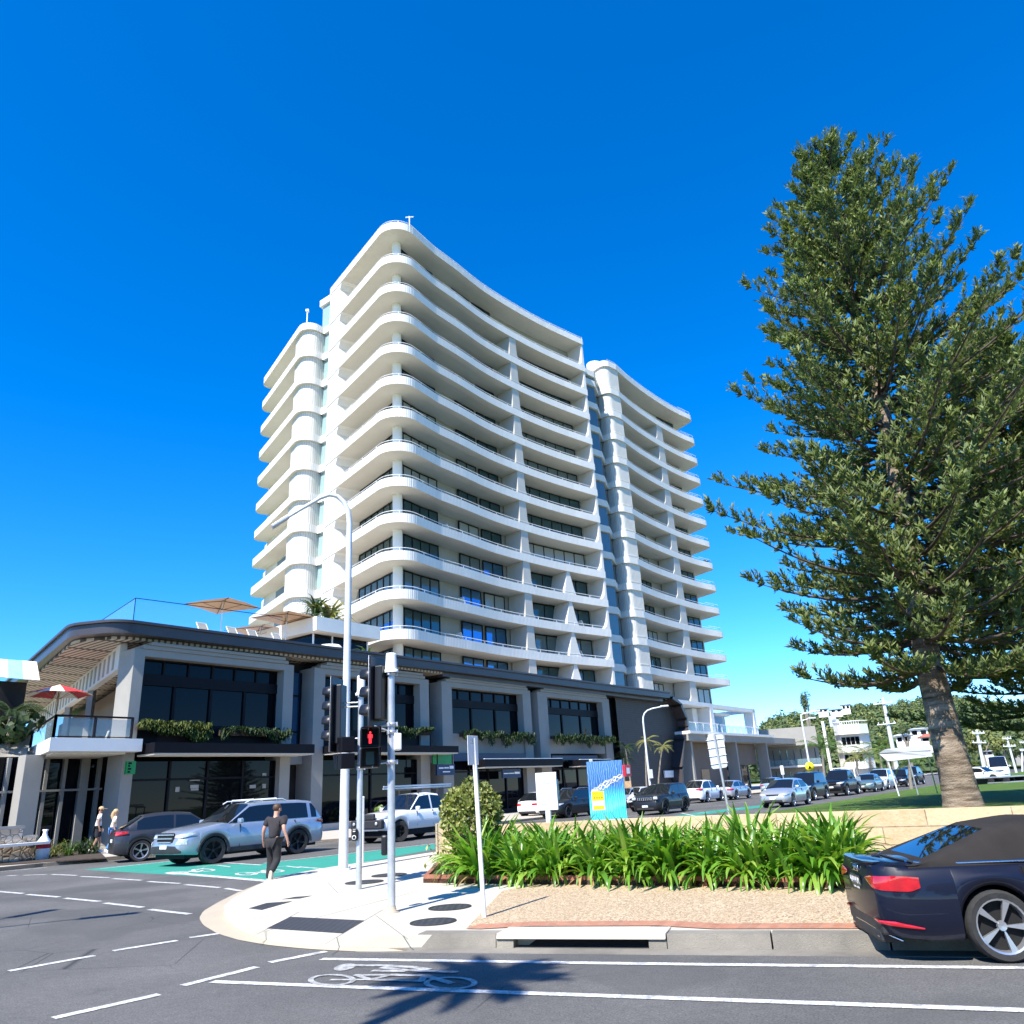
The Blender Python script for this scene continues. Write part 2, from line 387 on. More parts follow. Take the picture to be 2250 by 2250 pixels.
ck = k.n('ShaderNodeTexChecker', Scale=1.0); rot = k.n('ShaderNodeVectorRotate'); rot.rotation_type = 'Z_AXIS'; rot.inputs['Angle'].default_value = .8; k.l(k.scalev(k.P, (15,15,0)), rot.inputs['Vector']); k.l(rot.outputs[0], ck.inputs['Vector'])
k.col(k.mix(k.math('MULTIPLY', ck.outputs[1], .8), k.ramp(k.noise(6, 5), [(.3, (.050,.054,.062)), (.7, (.075,.078,.084))]), (.022,.024,.030))); k.bump(ck.outputs[1], .6, .01); M['steel_plate'] = k.m
M['skin'] = pm('skin', (.52,.30,.21), (.46,.25,.17), 12, .55)
M['skin_tan'] = pm('skin_tan', (.42,.23,.15), (.36,.19,.12), 12, .55)
M['hair_brown'] = pm('hair_brown', (.09,.045,.022), (.05,.026,.014), 40, .6)
M['hair_blond'] = pm('hair_blond', (.55,.38,.19), (.42,.28,.13), 40, .5)
M['cap_tan'] = pm('cap_tan', (.52,.36,.20), None, 8, .8)
M['tee_black'] = pm('black_tee', (.020,.018,.021), (.032,.028,.031), 5, .9, bump=.3, bscale=9)
M['trousers'] = pm('black_trousers', (.012,.012,.013), (.022,.022,.024), 5, .85, bump=.4, bscale=8)
M['tee_white'] = pm('white_tee', (.72,.71,.73), (.62,.61,.64), 5, .9, bump=.3, bscale=9)
M['shirt_cream'] = pm('cream_shirt', (.78,.74,.60), (.70,.65,.50), 4, .9, bump=.3, bscale=9)
M['shorts'] = pm('dark_shorts', (.025,.025,.03), None, 6, .9)
M['jeans'] = pm('blue_jeans', (.06,.16,.38), (.10,.24,.50), 7, .9)
M['shoe_pale'] = pm('shoe_pale', (.55,.48,.38), None, 9, .7)
M['canvas_tan'] = pm('canvas_tan', (.62,.43,.29), (.56,.38,.25), 2, .9)
M['canvas_white'] = pm('canvas_white', (.80,.77,.68), None, 3, .9)
M['canvas_red'] = pm('canvas_red', (.50,.035,.05), None, 3, .9)
M['canvas_aqua'] = pm('canvas_aqua', (.30,.68,.72), None, 3, .9)
M['canvas_grey'] = pm('canvas_grey', (.35,.33,.28), (.28,.26,.22), .7, .9)
def leafmat(name, c1, c2, c3=None, scale=3.0, trans=.3, rough=.5, spec=.35):
    k = N(name); k.set(rough, spec=spec)
    rnd = k.geo.outputs['Random Per Island']
    b = k.ramp(rnd, [(0.0, c1), (.55, c2), (1.0, c3 or c2)])
    b = k.mix(1.0, b, k.ramp(k.noise(scale, 3), [(.3, .75), (.7, 1.2)]), 'MULTIPLY'); k.col(b)
    tr = k.n('ShaderNodeBsdfTranslucent'); k.l(k.mix(1.0, b, (1.3,1.4,.6), 'MULTIPLY'), tr.inputs[0])
    mx = k.n('ShaderNodeMixShader'); mx.inputs[0].default_value = trans
    k.l(k.b.outputs[0], mx.inputs[1]); k.l(tr.outputs[0], mx.inputs[2]); k.l(mx.outputs[0], k.t.nodes['Material Output'].inputs[0]); M[name] = k.m
leafmat('pine_foliage', (.085,.125,.040), (.145,.19,.055), (.23,.255,.075), 1.2, .32, .55)
leafmat('strap_leaf', (.07,.19,.016), (.13,.30,.028), (.30,.42,.07), 4, .36, .33, .55)
leafmat('dry_leaf', (.40,.28,.12), (.30,.19,.08), (.45,.36,.18), 4, .2, .7)
leafmat('shrub_leaf', (.10,.14,.02), (.22,.25,.06), (.42,.41,.17), 4, .25, .5)
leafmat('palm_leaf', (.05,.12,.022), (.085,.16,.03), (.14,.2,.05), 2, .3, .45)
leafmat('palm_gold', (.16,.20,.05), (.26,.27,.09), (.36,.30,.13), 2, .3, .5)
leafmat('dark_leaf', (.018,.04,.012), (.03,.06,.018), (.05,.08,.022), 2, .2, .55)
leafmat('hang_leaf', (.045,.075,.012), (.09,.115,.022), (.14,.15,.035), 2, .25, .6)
leafmat('hill_leaf', (.055,.088,.036), (.08,.12,.044), (.125,.15,.056), .05, .15, .8)
leafmat('hill_leaf_light', (.11,.14,.04), (.145,.17,.048), (.20,.205,.066), .05, .15, .8)
# bark with ring scars
k = N('pine_bark'); k.set(.9, spec=.2)
q = k.scalev(k.P, (1.2, 1.2, 9.0)); nz = k.noise(1.0, 7, q, .7)
b = k.ramp(nz, [(.30, (.035,.025,.018)), (.42, (.15,.11,.075)), (.55, (.30,.235,.17)), (.72, (.46,.38,.29))])
b = k.mix(k.ramp(k.noise(1.3, 4), [(.5, 0.0), (.7, .65)]), b, (.08,.062,.05)); k.col(b); k.bump(k.mix(.5, nz, k.noise(30, 5)), .9, .06); M['pine_bark'] = k.m
M['palm_bark'] = pm('palm_bark', (.25,.22,.18), (.17,.15,.12), 8, .9, bump=.5, bscale=12)
def paint(name, c, metal=0.0, rough=.35):
    k = N('car_paint_'+name); k.set(rough, metal, .5 if max(c) > .1 else .22, 1.0 if max(c) > .1 else .40, .03); k.col(k.mix(k.ramp(k.noise(1.5, 3), [(.3, 0.0), (.7, .25)]), c, tuple(x*.9 for x in c))); M['p_'+name] = k.m
paint('silver_blue', (.36,.42,.50), .55); paint('white', (.80,.80,.79)); paint('navy_black', (.003,.005,.016), 0, .45); paint('graphite', (.05,.052,.06), .5)
paint('charcoal', (.022,.024,.026), .35); paint('silver', (.52,.54,.56), .6); paint('black', (.008,.008,.010), .2); paint('lightblue', (.28,.42,.55), .4); paint('sage', (.14,.21,.20), .4)
paint('bone', (.62,.62,.58), .1)
k = N('soft_top_fabric'); k.set(.95, spec=.15); k.col(k.ramp(k.noise(3, 4), [(.3, (.022,.020,.019)), (.7, (.030,.027,.025))])); k.bump(k.noise(300, 2), .3, .004); M['soft_top'] = k.m
# painted cabinet: sea swirls in its own UV
k = N('sea_mural'); k.set(.45)
uvn = k.n('ShaderNodeUVMap'); s_ = k.sep(uvn.outputs[0]); ds = k.noise(2.6, 3, uvn.outputs[0])
wv = k.n('ShaderNodeTexWave', Scale=5.5, Distortion=7.0, Detail=2.5); wv.inputs['Detail Scale'].default_value = 1.3; k.l(k.scalev(uvn.outputs[0], (1.0, .8, 1)), wv.inputs['Vector'])
vv = k.math('ADD', s_[1], k.math('MULTIPLY', k.math('SUBTRACT', ds, .5), .22)); vv = k.math('ADD', vv, k.math('MULTIPLY', s_[0], -.10))
b = k.ramp(vv, [(0.0, (.02,.55,.75)), (.10, (.015,.40,.62)), (.16, (.10,.66,.74)), (.30, (.02,.46,.78)), (.50, (.015,.17,.50)), (.56, (.02,.11,.33)), (.72, (.03,.14,.36)), (1.0, (.06,.19,.42))])
b = k.mix(k.ramp(wv.outputs[1], [(.78, 0.0), (.97, .42)]), b, (.45,.66,.82)); k.col(b); M['sea_mural'] = k.m
def emit(name, c, e):
    k = N(name); k.col(c); k.b.inputs['Emission Color'].default_value = (*c, 1); k.b.inputs['Emission Strength'].default_value = e; M[name] = k.m
emit('red_man', (1.0,.03,.04), 1.3)
M['dead_lens'] = pm('unlit_lens', (.02,.07,.075), None, 3, .2)
# ------------------------------------------------------------------ ground, roads, footpaths
def z7(x, y): return 400+x*600/1932, 1800+y*600/1932
def z8(x, y): return x*500/1932, 1650+y*500/1932
def z8b(x, y): return 900+x*600/1932, 1750+y*600/1932
def zb(x, y): return 650+x*450/1932, 1380+y*450/1932
def zc(x, y): return 950+x*450/1932, 1450+y*450/1932
def zd(x, y): return 1350+x*450/1932, 1450+y*450/1932
def zr(x, y): return 1700+x*550/1932, 1450+y*550/1932
def zl(x, y): return x*500/1932, 1250+y*500/1932
def zte(x, y): return 380+x*500/1932, 1260+y*500/1932
def z6(x, y): return 1150+x*500/1932, 1150+y*500/1932
mb = MB(); mb.prism([(-900,-300),(2200,-300),(2200,3000),(-900,3000)], -.6, -.03); struct(mb, 'ground', M['grass'])
def sheet(name, pts, z, m, th=.02):
    mb = MB(); mb.prism(pts, z-th, z); return struct(mb, name, m)
sheet('road', [(-120,-40),(60,-40),TS(300,-25),TS(330,34.2),TS(-60,34.2),(-120,60)], 0, M['asphalt'])
UV_ = az(108.9)                    # near road direction
def near(px, py, z=0): return G(px, py, z)
# inner edge of the corner footpath (kerb line), from the near kerb round the nose to the street side
edge_px = [z7(1600,905), z7(1100,892), z7(900,880), z7(620,850), z7(480,803), z7(360,745), z7(305,695), z7(295,655), z7(350,600), z7(470,530), z7(650,440), z7(860,398), z7(1090,357), z7(1220,338), z7(1440,308), z7(1720,264)]
edge = [G(x, y, .05) for x, y in edge_px]
KB0 = G(*z8b(0,1070)); KB1 = G(*z8b(1932,1083)); kd = (KB1-KB0).normalized(); kn = Vector((-kd.y, kd.x, 0))
KW = .28
def kp(u, w, z=0): p = KB0 + kd*u + kn*w; return Vector((p.x, p.y, z))
ex = (G(*z7(1720,264))-G(*z7(1220,338))).normalized()
far_end = edge[-1] + ex*1.2
# street-side kerb continues behind the planter and lawn
st_t, st_s = toTS(far_end)
lawn_kerb = [TS(26,14.2), TS(34,14.0), TS(60,14.0), TS(120,14.0), TS(200,14.2)]
fp = [kp(30,KW), kp(2.0,KW)] + [Vector((e.x,e.y,0)) for e in edge[1:]] + [far_end, TS(20.5,14.6)] + lawn_kerb + [TS(200,-25), kp(32,4)]
sheet('footpath', fp, .14, M['footpath'], .16)
# flush tan gutter band round the nose
out_px = [z7(1570,935), z7(1300,942), z7(900,922), z7(600,892), z7(400,857), z7(250,812), z7(150,752), z7(120,702), z7(150,652), z7(250,592), z7(400,517), z7(590,442)]
outp = [G(x, y, 0) for x, y in out_px]
mb = MB(); ring_o = fillet([Vector(p) for p in outp], [0]*len(outp)); inn = edge[1:11]
nO = len(outp); nI = len(inn)
def resamp(L, n): l = length(L); return [along(L, l*i/(n-1))[0] for i in range(n)]
A_ = resamp(outp, 40); B_ = resamp(edge[0:11], 40)
vs = []; fs = []
for i in range(40):
    for p, z in ((A_[i], .006), (B_[i], .03)): vs.append((p.x, p.y, z))
for i in range(39): fs.append((2*i, 2*i+1, 2*i+3, 2*i+2))
mb.add(vs, fs); struct(mb, 'gutter', M['gutter'])
# kerb of the near road in cast lengths, with the storm drain inlet
def kseg(mb, u0, u1, z0=-.05, z1=.15, w0=0.0, w1=KW):
    pts = [kp(u0,w0+.03,z1), kp(u1,w0+.03,z1), kp(u1,w1,z1), kp(u0,w1,z1), kp(u0,w0,z0), kp(u1,w0,z0), kp(u1,w1,z0), kp(u0,w1,z0)]
    mb.add(pts, [(0,1,2,3),(4,5,1,0),(5,6,2,1),(7,4,0,3),(7,6,5,4)])
def ku(px, py): return (G(px, py, .08)-KB0).dot(kd)
uA = ku(*z8b(5,1040)); uB = ku(*z8b(578,1040)); uC = ku(*z8b(700,1040)); uD = ku(*z8b(1685,1030)); uE = ku(*z8b(1812,1030)); uF = ku(*zr(160,1350))
mb = MB(); kseg(mb, uA, uB-.01); kseg(mb, uE+.01, uE+1.15)
u = uE+1.17
while u < 30: kseg(mb, u, u+1.18); u += 1.2
struct(mb, 'kerb', M['kerb'])
# low cast kerb between nose and first kerb length
inlet = thing('drain_inlet', 'concrete kerb drain inlet with a long black slot and flat lintel', 'drain', kp((uB+uE)/2, .15, 0))
mb = MB(); kseg(mb, uB, uC); kseg(mb, uD, uE); mb.build('jamb', M['kerb'], inlet, True)
mb = MB(); kseg(mb, uB+.002, uE-.002, .10, .16, -.012, KW+.18); mb.build('lintel', M['footpath'], inlet, True, bevel=.01)
mb = MB(); kseg(mb, uC+.002, uD-.002, -.04, .09, .20, KW-.002); mb.build('slot', M['interior'], inlet, True)
# strip of gutter in front of the kerb
sheet('gutter_strip', [kp(-.6,-.30), kp(30,-.28), kp(30,0), kp(-.6,0)], .005, M['kerb'], .01)
# aggregate paving, brick band, slab joints
agA = G(*z8b(655,668),.144); agB = G(*z8b(395,938),.144)
pl0 = G(930,1940,.14); pl1 = G(1840,1952,.14); pdir = (pl1-pl0).normalized()
ag = [agB, agA, pl0 + pdir*((agA-pl0).dot(pdir)) + Vector((0,0,0)), pl0+pdir*26, kp(30,KW+.30), kp(ku(1440,2035),KW+.30), kp(uE+.6,KW+.30), kp(uD,KW+.52), kp(uC,KW+.50), kp(uB-.4,KW+.30)]
sheet('aggregate_path', ag, .145, M['aggregate'], .004)
def strip(name, line, w, z, m, th=.003):
    mb = MB(); a = [Vector(p[:2]) for p in line]; b = offset(line, w); u = 0; vs = []; fs = []; uv = []
    for i in range(len(a)-1):
        l = (a[i+1]-a[i]).length; b0 = len(vs); vs += [(*a[i],z),(*a[i+1],z),(*b[i+1],z),(*b[i],z)]; fs.append((b0,b0+1,b0+2,b0+3)); uv.append(((u,0),(u+l,0),(u+l,w),(u,w))); u += l
    mb.add(vs, fs, uv); return struct(mb, name, m)
strip('brick_edging', [agB + kd*.02, kp(uB-.35,KW+.11), kp(uC,KW+.30), kp(uD,KW+.32), kp(uE+.5,KW+.10), kp(30,KW+.12)], .36, .1492, M['brick_edge'])
def line_quad(p, q, w, z=.006, half=True):
    d = (q-p).normalized(); n = Vector((-d.y, d.x, 0))*w/2; return [p-n, q-n, q+n, p+n]
mb = MB()
for a, b in (((820,655),(430,715)), ((650,440),(1030,440)), ((1030,445),(1105,525)), ((500,815),(1680,505)), ((1010,885),(1420,640)), ((1370,680),(1600,850)), ((830,655),(510,825))):
    p = G(*z7(*a), .1425); q = G(*z7(*b), .1425); mb.add(line_quad(p, q, .012), [(0,1,2,3)])
struct(mb, 'footpath_joints', M['kerb'])
# ---- far side of the street: footpath, kerb, concrete apron
fk = [TS(-60,34.2), TS(15,34.2), TS(18.4,33.6), TS(20.5,33.0), TS(23.4,32.6), TS(24.6,30.4), TS(26,29.5), TS(46,29.5), TS(48.5,31.6), TS(130,31.9), TS(300,34)]
sheet('far_footpath', fk + [TS(300,60), TS(100,70), TS(-60,90)], .13, M['far_path'], .15)
mb = MB(); a = fk; b = offset(fk, .2)
for i in range(len(a)-1): mb.prism([a[i], a[i+1], b[i+1], b[i]], -.02, .145)
struct(mb, 'far_kerb', M['gutter'])
# ---- lawn behind the wall, falling to the street kerb
wp = [G(970,1818,1.0), G(1450,1795,1.0), G(2250,1770,1.0)]
wdir = (wp[2]-wp[1]).normalized(); W0 = wp[0]; W1 = wp[2] + wdir*9
lt, ls = [], []
lawn = MB(); NN = 40; vs = []; fs = []
wl = [W0 + (wp[1]-W0)*(i/10) for i in range(10)] + [wp[1] + (W1-wp[1])*(i/30) for i in range(31)]
for i, p in enumerate(wl):
    t, s = toTS(p)
    q_t = 21.5 + i*4.0; q = TS(q_t, 13.9)
    if i == len(wl)-1: q = TS(190, 14)
    for j in range(13):
        f = j/12; pp = p.lerp(q, f); e_ = min(1, max(0, (i-10.5)/4)); e_ = e_*e_*(3-2*e_); zz = (.20+.73*e_)*(1-f)**1.15 + .17*f + .02*sin(f*9+i*.7)*f*(1-f)*4
        vs.append((pp.x, pp.y, zz))
for i in range(len(wl)-1):
    for j in range(12): a = i*13+j; fs.append((a, a+13, a+14, a+1))
lawn.add(vs, fs, None, True); struct(lawn, 'lawn', M['grass'])
# retaining wall with a short return at the street end
rw = thing('retaining_wall', 'long low wall of rough golden sandstone blocks behind the strap-leaved plants', 'wall', (W0.x, W0.y, .1))
mb = MB()
wn_ = Vector((-wdir.y, wdir.x, 0)); wpts = [W0, wp[1], W1]; bpts = offset(wpts, .38)
mb.prism([W0, wp[1], W1, bpts[2], bpts[1], bpts[0]], .1, .985); mb.build('wall', M['sandstone'], rw, True, bevel=.015)
mb = MB(); rd = Vector((W0.x, W0.y, 0)).normalized(); rd = (rd - kd*.05).normalized()
mb.prism([W0 + wn_*.385, W0 + wdir*.38 + wn_*.385, W0 + wdir*.38 + rd*4.2, W0 + rd*4.2], .1, .96); mb.build('return_wall', M['sandstone'], rw, True, bevel=.015)
# planting bed soil + timber edging
pe0 = pl0; pe1 = pl0 + pdir*26
mb = MB(); mb.prism([pe0, pe1, W1, wp[1], W0, W0 - kd*.05], .13, .22); struct(mb, 'planting_soil', M['soil'])
te = thing('timber_edging', 'low reddish timber sleeper edging along the strap-leaved planting bed', 'edging', (pe0.x, pe0.y, .14))
mb = MB(); u = 0
while u < 25: 
    a = pl0 + pdir*u; b = pl0 + pdir*(u+2.38); n = Vector((-pdir.y, pdir.x, 0))*.09
    mb.prism([a, b, b+n, a+n], .12, .29); u += 2.4
mb.build('front_sleeper', M['timber_edge'], te, True, bevel=.008)
mb = MB(); a = pl0 + pdir*0; b = W0 - kd*.05; d = (b-a).normalized(); n = Vector((-d.y, d.x, 0))*-.09; mb.prism([a+d*.1, b, b+n, a+n+d*.1], .12, .27); mb.build('end_sleeper', M['timber_edge'], te, True, bevel=.008)
# ---- markings
mk = MB(); ZC = [0.0]
def dash(f, a, b, w=.13, z=.006): p = G(*f(*a)); q = G(*f(*b)); p.z = q.z = z; mk.add(line_quad(p, q, w), [(0,1,2,3)])
for a, b in (((60,1060),(145,1058)), ((200,1057),(400,1050)), ((440,1050),(655,1058)), ((685,1067),(925,1077)), ((955,1085),(1200,1100)), ((1255,1110),(1525,1127)), ((1570,1136),(1865,1162)),
             ((-90,1187),(0,1195)), ((0,1196),(195,1212)), ((230,1220),(500,1242)), ((550,1252),(845,1280)), ((890,1293),(1210,1330)), ((1270,1348),(1610,1387))): dash(z8, a, b)
dash(z8, (0,1026), (400,990), .14)
dash(z7, (310,491), (415,508))
for a, b in (((75,1872),(800,1740)), ((960,1700),(1505,1612)), ((1610,1588),(1860,1553))): dash(z8, a, b)
dash(z7, (5,1180), (530,1048)); dash(z7, (620,1016), (1020,938))
dash(lambda x, y: (x*2250/1932, y*2250/1932), (100,1922), (300,1877))
dash(z7, (-100,378), (640,441), .26); dash(z8, (850,1002), (1500,930), .12)
dash(z7, (580,312), (1790,173), .11); dash(z7, (300,309), (560,325), .12); dash(z7, (820,338), (1085,358), .11)
p7 = lambda x, y: (x*2250/1932, y*2250/1932)
dash(p7, (606,1810), (1200,1819), .12); dash(p7, (1200,1819), (2100,1829), .12)
dash(p7, (400,1853), (800,1868), .12); dash(p7, (800,1868), (2100,1913), .12)
dash(zd, (1090,1408), (1195,1398), .13); dash(zd, (780,1448), (890,1437), .13); dash(zd, (630,1445), (750,1470), .14); dash(zd, (1080,1355), (1240,1340), .13); dash(zd, (130,1475), (290,1465), .13); dash(zc, (1840,1480), (1932,1475), .13)
def stroke(f, pts, w, closed=False):
    P = [G(*f(*p)) for p in pts]
    for p in P: p.z = .0065
    if closed: P.append(P[0])
    for i in range(len(P)-1):
        d = (P[i+1]-P[i]).normalized()*w*.3; ZC[0] += .00002; dz_ = Vector((0,0,ZC[0])); mk.add([q+dz_ for q in line_quad(P[i]-d, P[i+1]+d, w)], [(0,1,2,3)])
def ell(cx, cy, rx, ry, n=26): return [(cx+rx*cos(2*pi*i/n), cy+ry*sin(2*pi*i/n)) for i in range(n)]
# bicycle symbols in the green box
for ox, oy, sc in ((0,0,1), (-490,-6,1)):
    stroke(z7, [(x+ox, y+oy) for x, y in ell(455,388,70,9,18)], .10, True); stroke(z7, [(x+ox, y+oy) for x, y in ell(640,368,75,9,18)], .10, True)
    stroke(z7, [(455+ox,388+oy),(540+ox,375+oy),(600+ox,382+oy),(640+ox,368+oy)], .09); stroke(z7, [(480+ox,398+oy),(585+ox,368+oy),(650+ox,352+oy)], .09); stroke(z7, [(600+ox,345+oy),(740+ox,333+oy),(830+ox,345+oy)], .09)
struct(mk, 'road_markings', M['line'])
mk = MB()
stroke(z7, ell(1060,1142,150,36), .06, True); stroke(z7, ell(1900,1165,170,40), .06, True)
stroke(z7, [(1060,1142),(1330,1140),(1480,1108),(1230,1108),(1330,1140)], .065); stroke(z7, [(1480,1108),(1720,1112),(1900,1165)], .09); stroke(z7, [(1330,1140),(1690,1150),(1720,1112)], .08)
stroke(z7, [(1190,1040),(1420,1040),(1620,1052),(1735,1068)], .10); stroke(z7, [(1420,1056),(1600,1075),(1932,1088)], .09); stroke(z7, [(1360,1077),(1570,1080)], .09)
p = G(*z7(1152,1050)); mb2 = [(p.x+.12*cos(i*pi/8), p.y+.19*sin(i*pi/8), .0065) for i in range(16)]; mk.add(mb2, [tuple(range(16))])
struct(mk, 'bicycle_symbol', M['faded_line'])
def gsheet(px, z=.003): mb = MB(); mb.prism([G(*p) for p in px], z-.002, z); return mb
mb = gsheet([z8(720,1008), z8(1500,930), z7(140,322), z7(560,318), z7(580,314), z7(1790,176), z7(1790,212), z7(1060,352), z7(860,392), z7(640,438)])
mb.prism([G(*zd(400,1500)), G(*zd(760,1442)), G(*zd(1270,1384)), G(*zd(1400,1370)), G(*zd(1400,1392)), G(*zd(1100,1425)), G(*zd(640,1485))], .001, .003)
struct(mb, 'cycle_lane', M['green_lane'])
# covers let into the footpath
def disc(px, rx, label):
    a = G(*px, .143); b = G(px[0]+rx, px[1], .143); r = (b-a).length
    o = thing('access_cover', label, 'manhole cover', a, group='utility covers in the corner footpath')
    mb = MB(); mb.lathe([(0,.006),(r-.03,.006),(r-.03,.004)], n=32, smooth=False); mb.build('lid', M['steel_plate'], o)
    mb = MB(); mb.lathe([(r-.028,.003),(r-.028,.009),(r,.009),(r,-.01)], n=32, smooth=False); mb.build('ring', M['trim'], o)
disc(z8b(285,785), 43, 'round dark access cover beside the plain white sign post, the farther of two')
disc(z8b(167,888), 47, 'round dark access cover nearest the kerb, in front of the plain white sign post')
disc(z7(1290,446), 34, 'round dark access cover just right of the thin push-button signal post')
disc(z7(1465,396), 31, 'round dark access cover farthest from the camera, behind the tall signal post')
def pad(px, label):
    P = [G(*z7(*p), .144) for p in px]; c = sum(P, Vector())/4
    o = MB(); o.prism([p-c for p in P], 0, .006); o = o.build('tactile_plate', M['steel_plate']); o.location = (c.x, c.y, .139)
    tag(o, label, 'ground plate', 'dark plates on the kerb ramps')
pad([(600,772),(765,690),(1288,716),(1135,806)], 'large dark chequered ground plate at the corner kerb ramp')
pad([(472,630),(600,592),(780,580),(565,641)], 'small dark chequered ground plate on the left kerb ramp')
pad([(708,566),(800,549),(920,541),(835,560)], 'thin dark ground plate farthest back on the left kerb ramp')
# ------------------------------------------------------------------ hotel tower
FL = 3.25; KS = 1.0156
def V2(x, y, k=KS): return Vector((x*k, y*k))
ZT = [53.85] + [14.26 + FL*(12-k) for k in range(1, 13)]     # top of each fascia
FH = .80
cA, cB, cK = V2(-18.0,69.0), V2(-9.35,57.75), V2(-6.18,63.3)
rf = [cK, V2(-4.23,66.0), V2(-1.74,69.7), V2(1.44,73.5), V2(5.2,77.45), V2(9.79,81.61)]
corner = fillet([cA, cB, cK], [0, 2.0, 0], 10)
def smooth(L, n=3):
    out = []
    for i in range(len(L)-1):
        p0, p1, p2, p3 = L[max(i-1,0)], L[i], L[i+1], L[min(i+2,len(L)-1)]
        for j in range(n):
            t = j/n; out.append(.5*((2*p1)+(p2-p0)*t+(2*p0-5*p1+4*p2-p3)*t*t+(3*p1-p0-3*p2+p3)*t**3))
    return out + [L[-1]]
main_edge = corner[:-1] + smooth(rf)
main_poly = main_edge + [V2(7.6,84.0), V2(0,86), V2(-13,77), V2(-17.2,71.2)]
lm = [V2(-18.7,70.7), V2(-20.35,68.35), V2(-28.9,80.7), V2(-24,84.0), V2(-17.5,74)]
left_poly = fillet(lm, [0, 1.3, 1.0, 0, 0], 8)
kr = KS*1.012
right_edge = fillet([V2(11.4,87.3,kr), V2(12.75,85.75,kr), V2(14.4,87.3,kr)], [0,.9,0], 8)[:-1] + smooth([V2(14.4,87.3,kr), V2(16.82,91.04,kr), V2(20.38,95.8,kr), V2(24.12,100.2,kr), V2(26.5,102.5,kr)])
right_poly = right_edge + fillet([V2(26.5,102.5,kr), V2(27.6,103.6,kr), V2(25.2,107.5,kr)], [0,1.0,0], 6)[1:] + [V2(24.5,107,kr), V2(9,97,kr), V2(7,92,kr)]
tower = thing('hotel_tower', 'white curved high-rise hotel with stacked wrap-around balconies above the dark podium', 'tower block', (-2, 75, 10))
def slab(poly, z, z2=None): mb = MB(); mb.prism(poly, z-FH, z); return mb
def wallseg(line, u0, u1, z0, z1, step=1.5):
    mb = MB(); L = sub(line, u0, u1, step); mb.prism([Vector((p.x,p.y,0)) for p in L], z0, z1, closed=False); return mb
LEN_MAIN = length(main_edge); uCor = (cB-cA).length; uK = length(corner)
inner = offset(main_edge, 2.3)    # glazing line, set back under the balconies
if (inner[3]-Vector((-2,78))).length > (main_edge[3]-Vector((-2,78))).length: inner = offset(main_edge, -2.3); SGN = -1
else: SGN = 1
LI = length(inner)
def inpoint(line, u): p, t = along(line, u); n = Vector((-t.y, t.x))*SGN; return p, t, n
# inner u landmarks, found by projecting outer landmarks
def proj_u(line, q):
    best = (1e9, 0); l = length(line); 
    for i in range(400):
        u = l*i/399; d = (along(line, u)[0]-q).length
        if d < best[0]: best = (d, u)
    return best[1]
uic = proj_u(inner, cB); uFin = uCor + 17.0
pf = along(main_edge, uFin)[0]; uif = proj_u(inner, pf)
RW = random.Random(77)
def glazed(name, line, u0, u1, z0, z1, m, nmull, tower):
    r_ = RW.random(); m = M['curtained_glass'] if r_ < .10 else M['half_blind_glass'] if r_ < .24 else m
    w = wallseg(line, u0, u1, z0, z1, (u1-u0)/max(1,nmull)).build(name, m, tower, True)
    fr = MB()
    for i in range(nmull+1):
        p, t = along(line, u0+(u1-u0)*i/nmull); n = Vector((-t.y, t.x))*SGN
        fr.prism([p-t*.045+n*.03, p+t*.045+n*.03, p+t*.045-n*.05, p-t*.045-n*.05], z0, z1)
    L = sub(line, u0, u1, 1.0); a_ = offset(L, .04*SGN); b_ = offset(L, -.06*SGN)
    for z_ in (z0, z1-.09):
        for i in range(len(L)-1): fr.prism([a_[i], a_[i+1], b_[i+1], b_[i]], z_, z_+.09)
    fr.build('frame', M['frame_dark'], w, True); return w
soffit_line = offset(main_edge, .25*SGN)
for k in range(13):
    z = ZT[k]
    mb = MB(); mb.prism(main_poly, z-FH, z); mb.build('balcony_slab', M['fascia'], tower, True, m2=M['soffit'])
    rail = MB(); L = [Vector((p.x,p.y,z+.26)) for p in offset(main_edge, .12*SGN)]; rail.tube(L, .028, 5)
    n = int(LEN_MAIN/2.6)
    for i in range(n+1):
        p, t = along(main_edge, LEN_MAIN*i/n); q = p + Vector((-t.y,t.x))*.12*SGN; rail.box((q.x,q.y,z+.12), (.04,.04,.26))
    br = rail.build('balustrade', M['metal_pale'], tower, True)
    g = MB(); g.prism([Vector((p.x,p.y,0)) for p in offset(main_edge, .16*SGN)], z, z+.24, closed=False); g.build('glass_panel', M['pale_glass'], br, True)
    if k == 0:
        continue
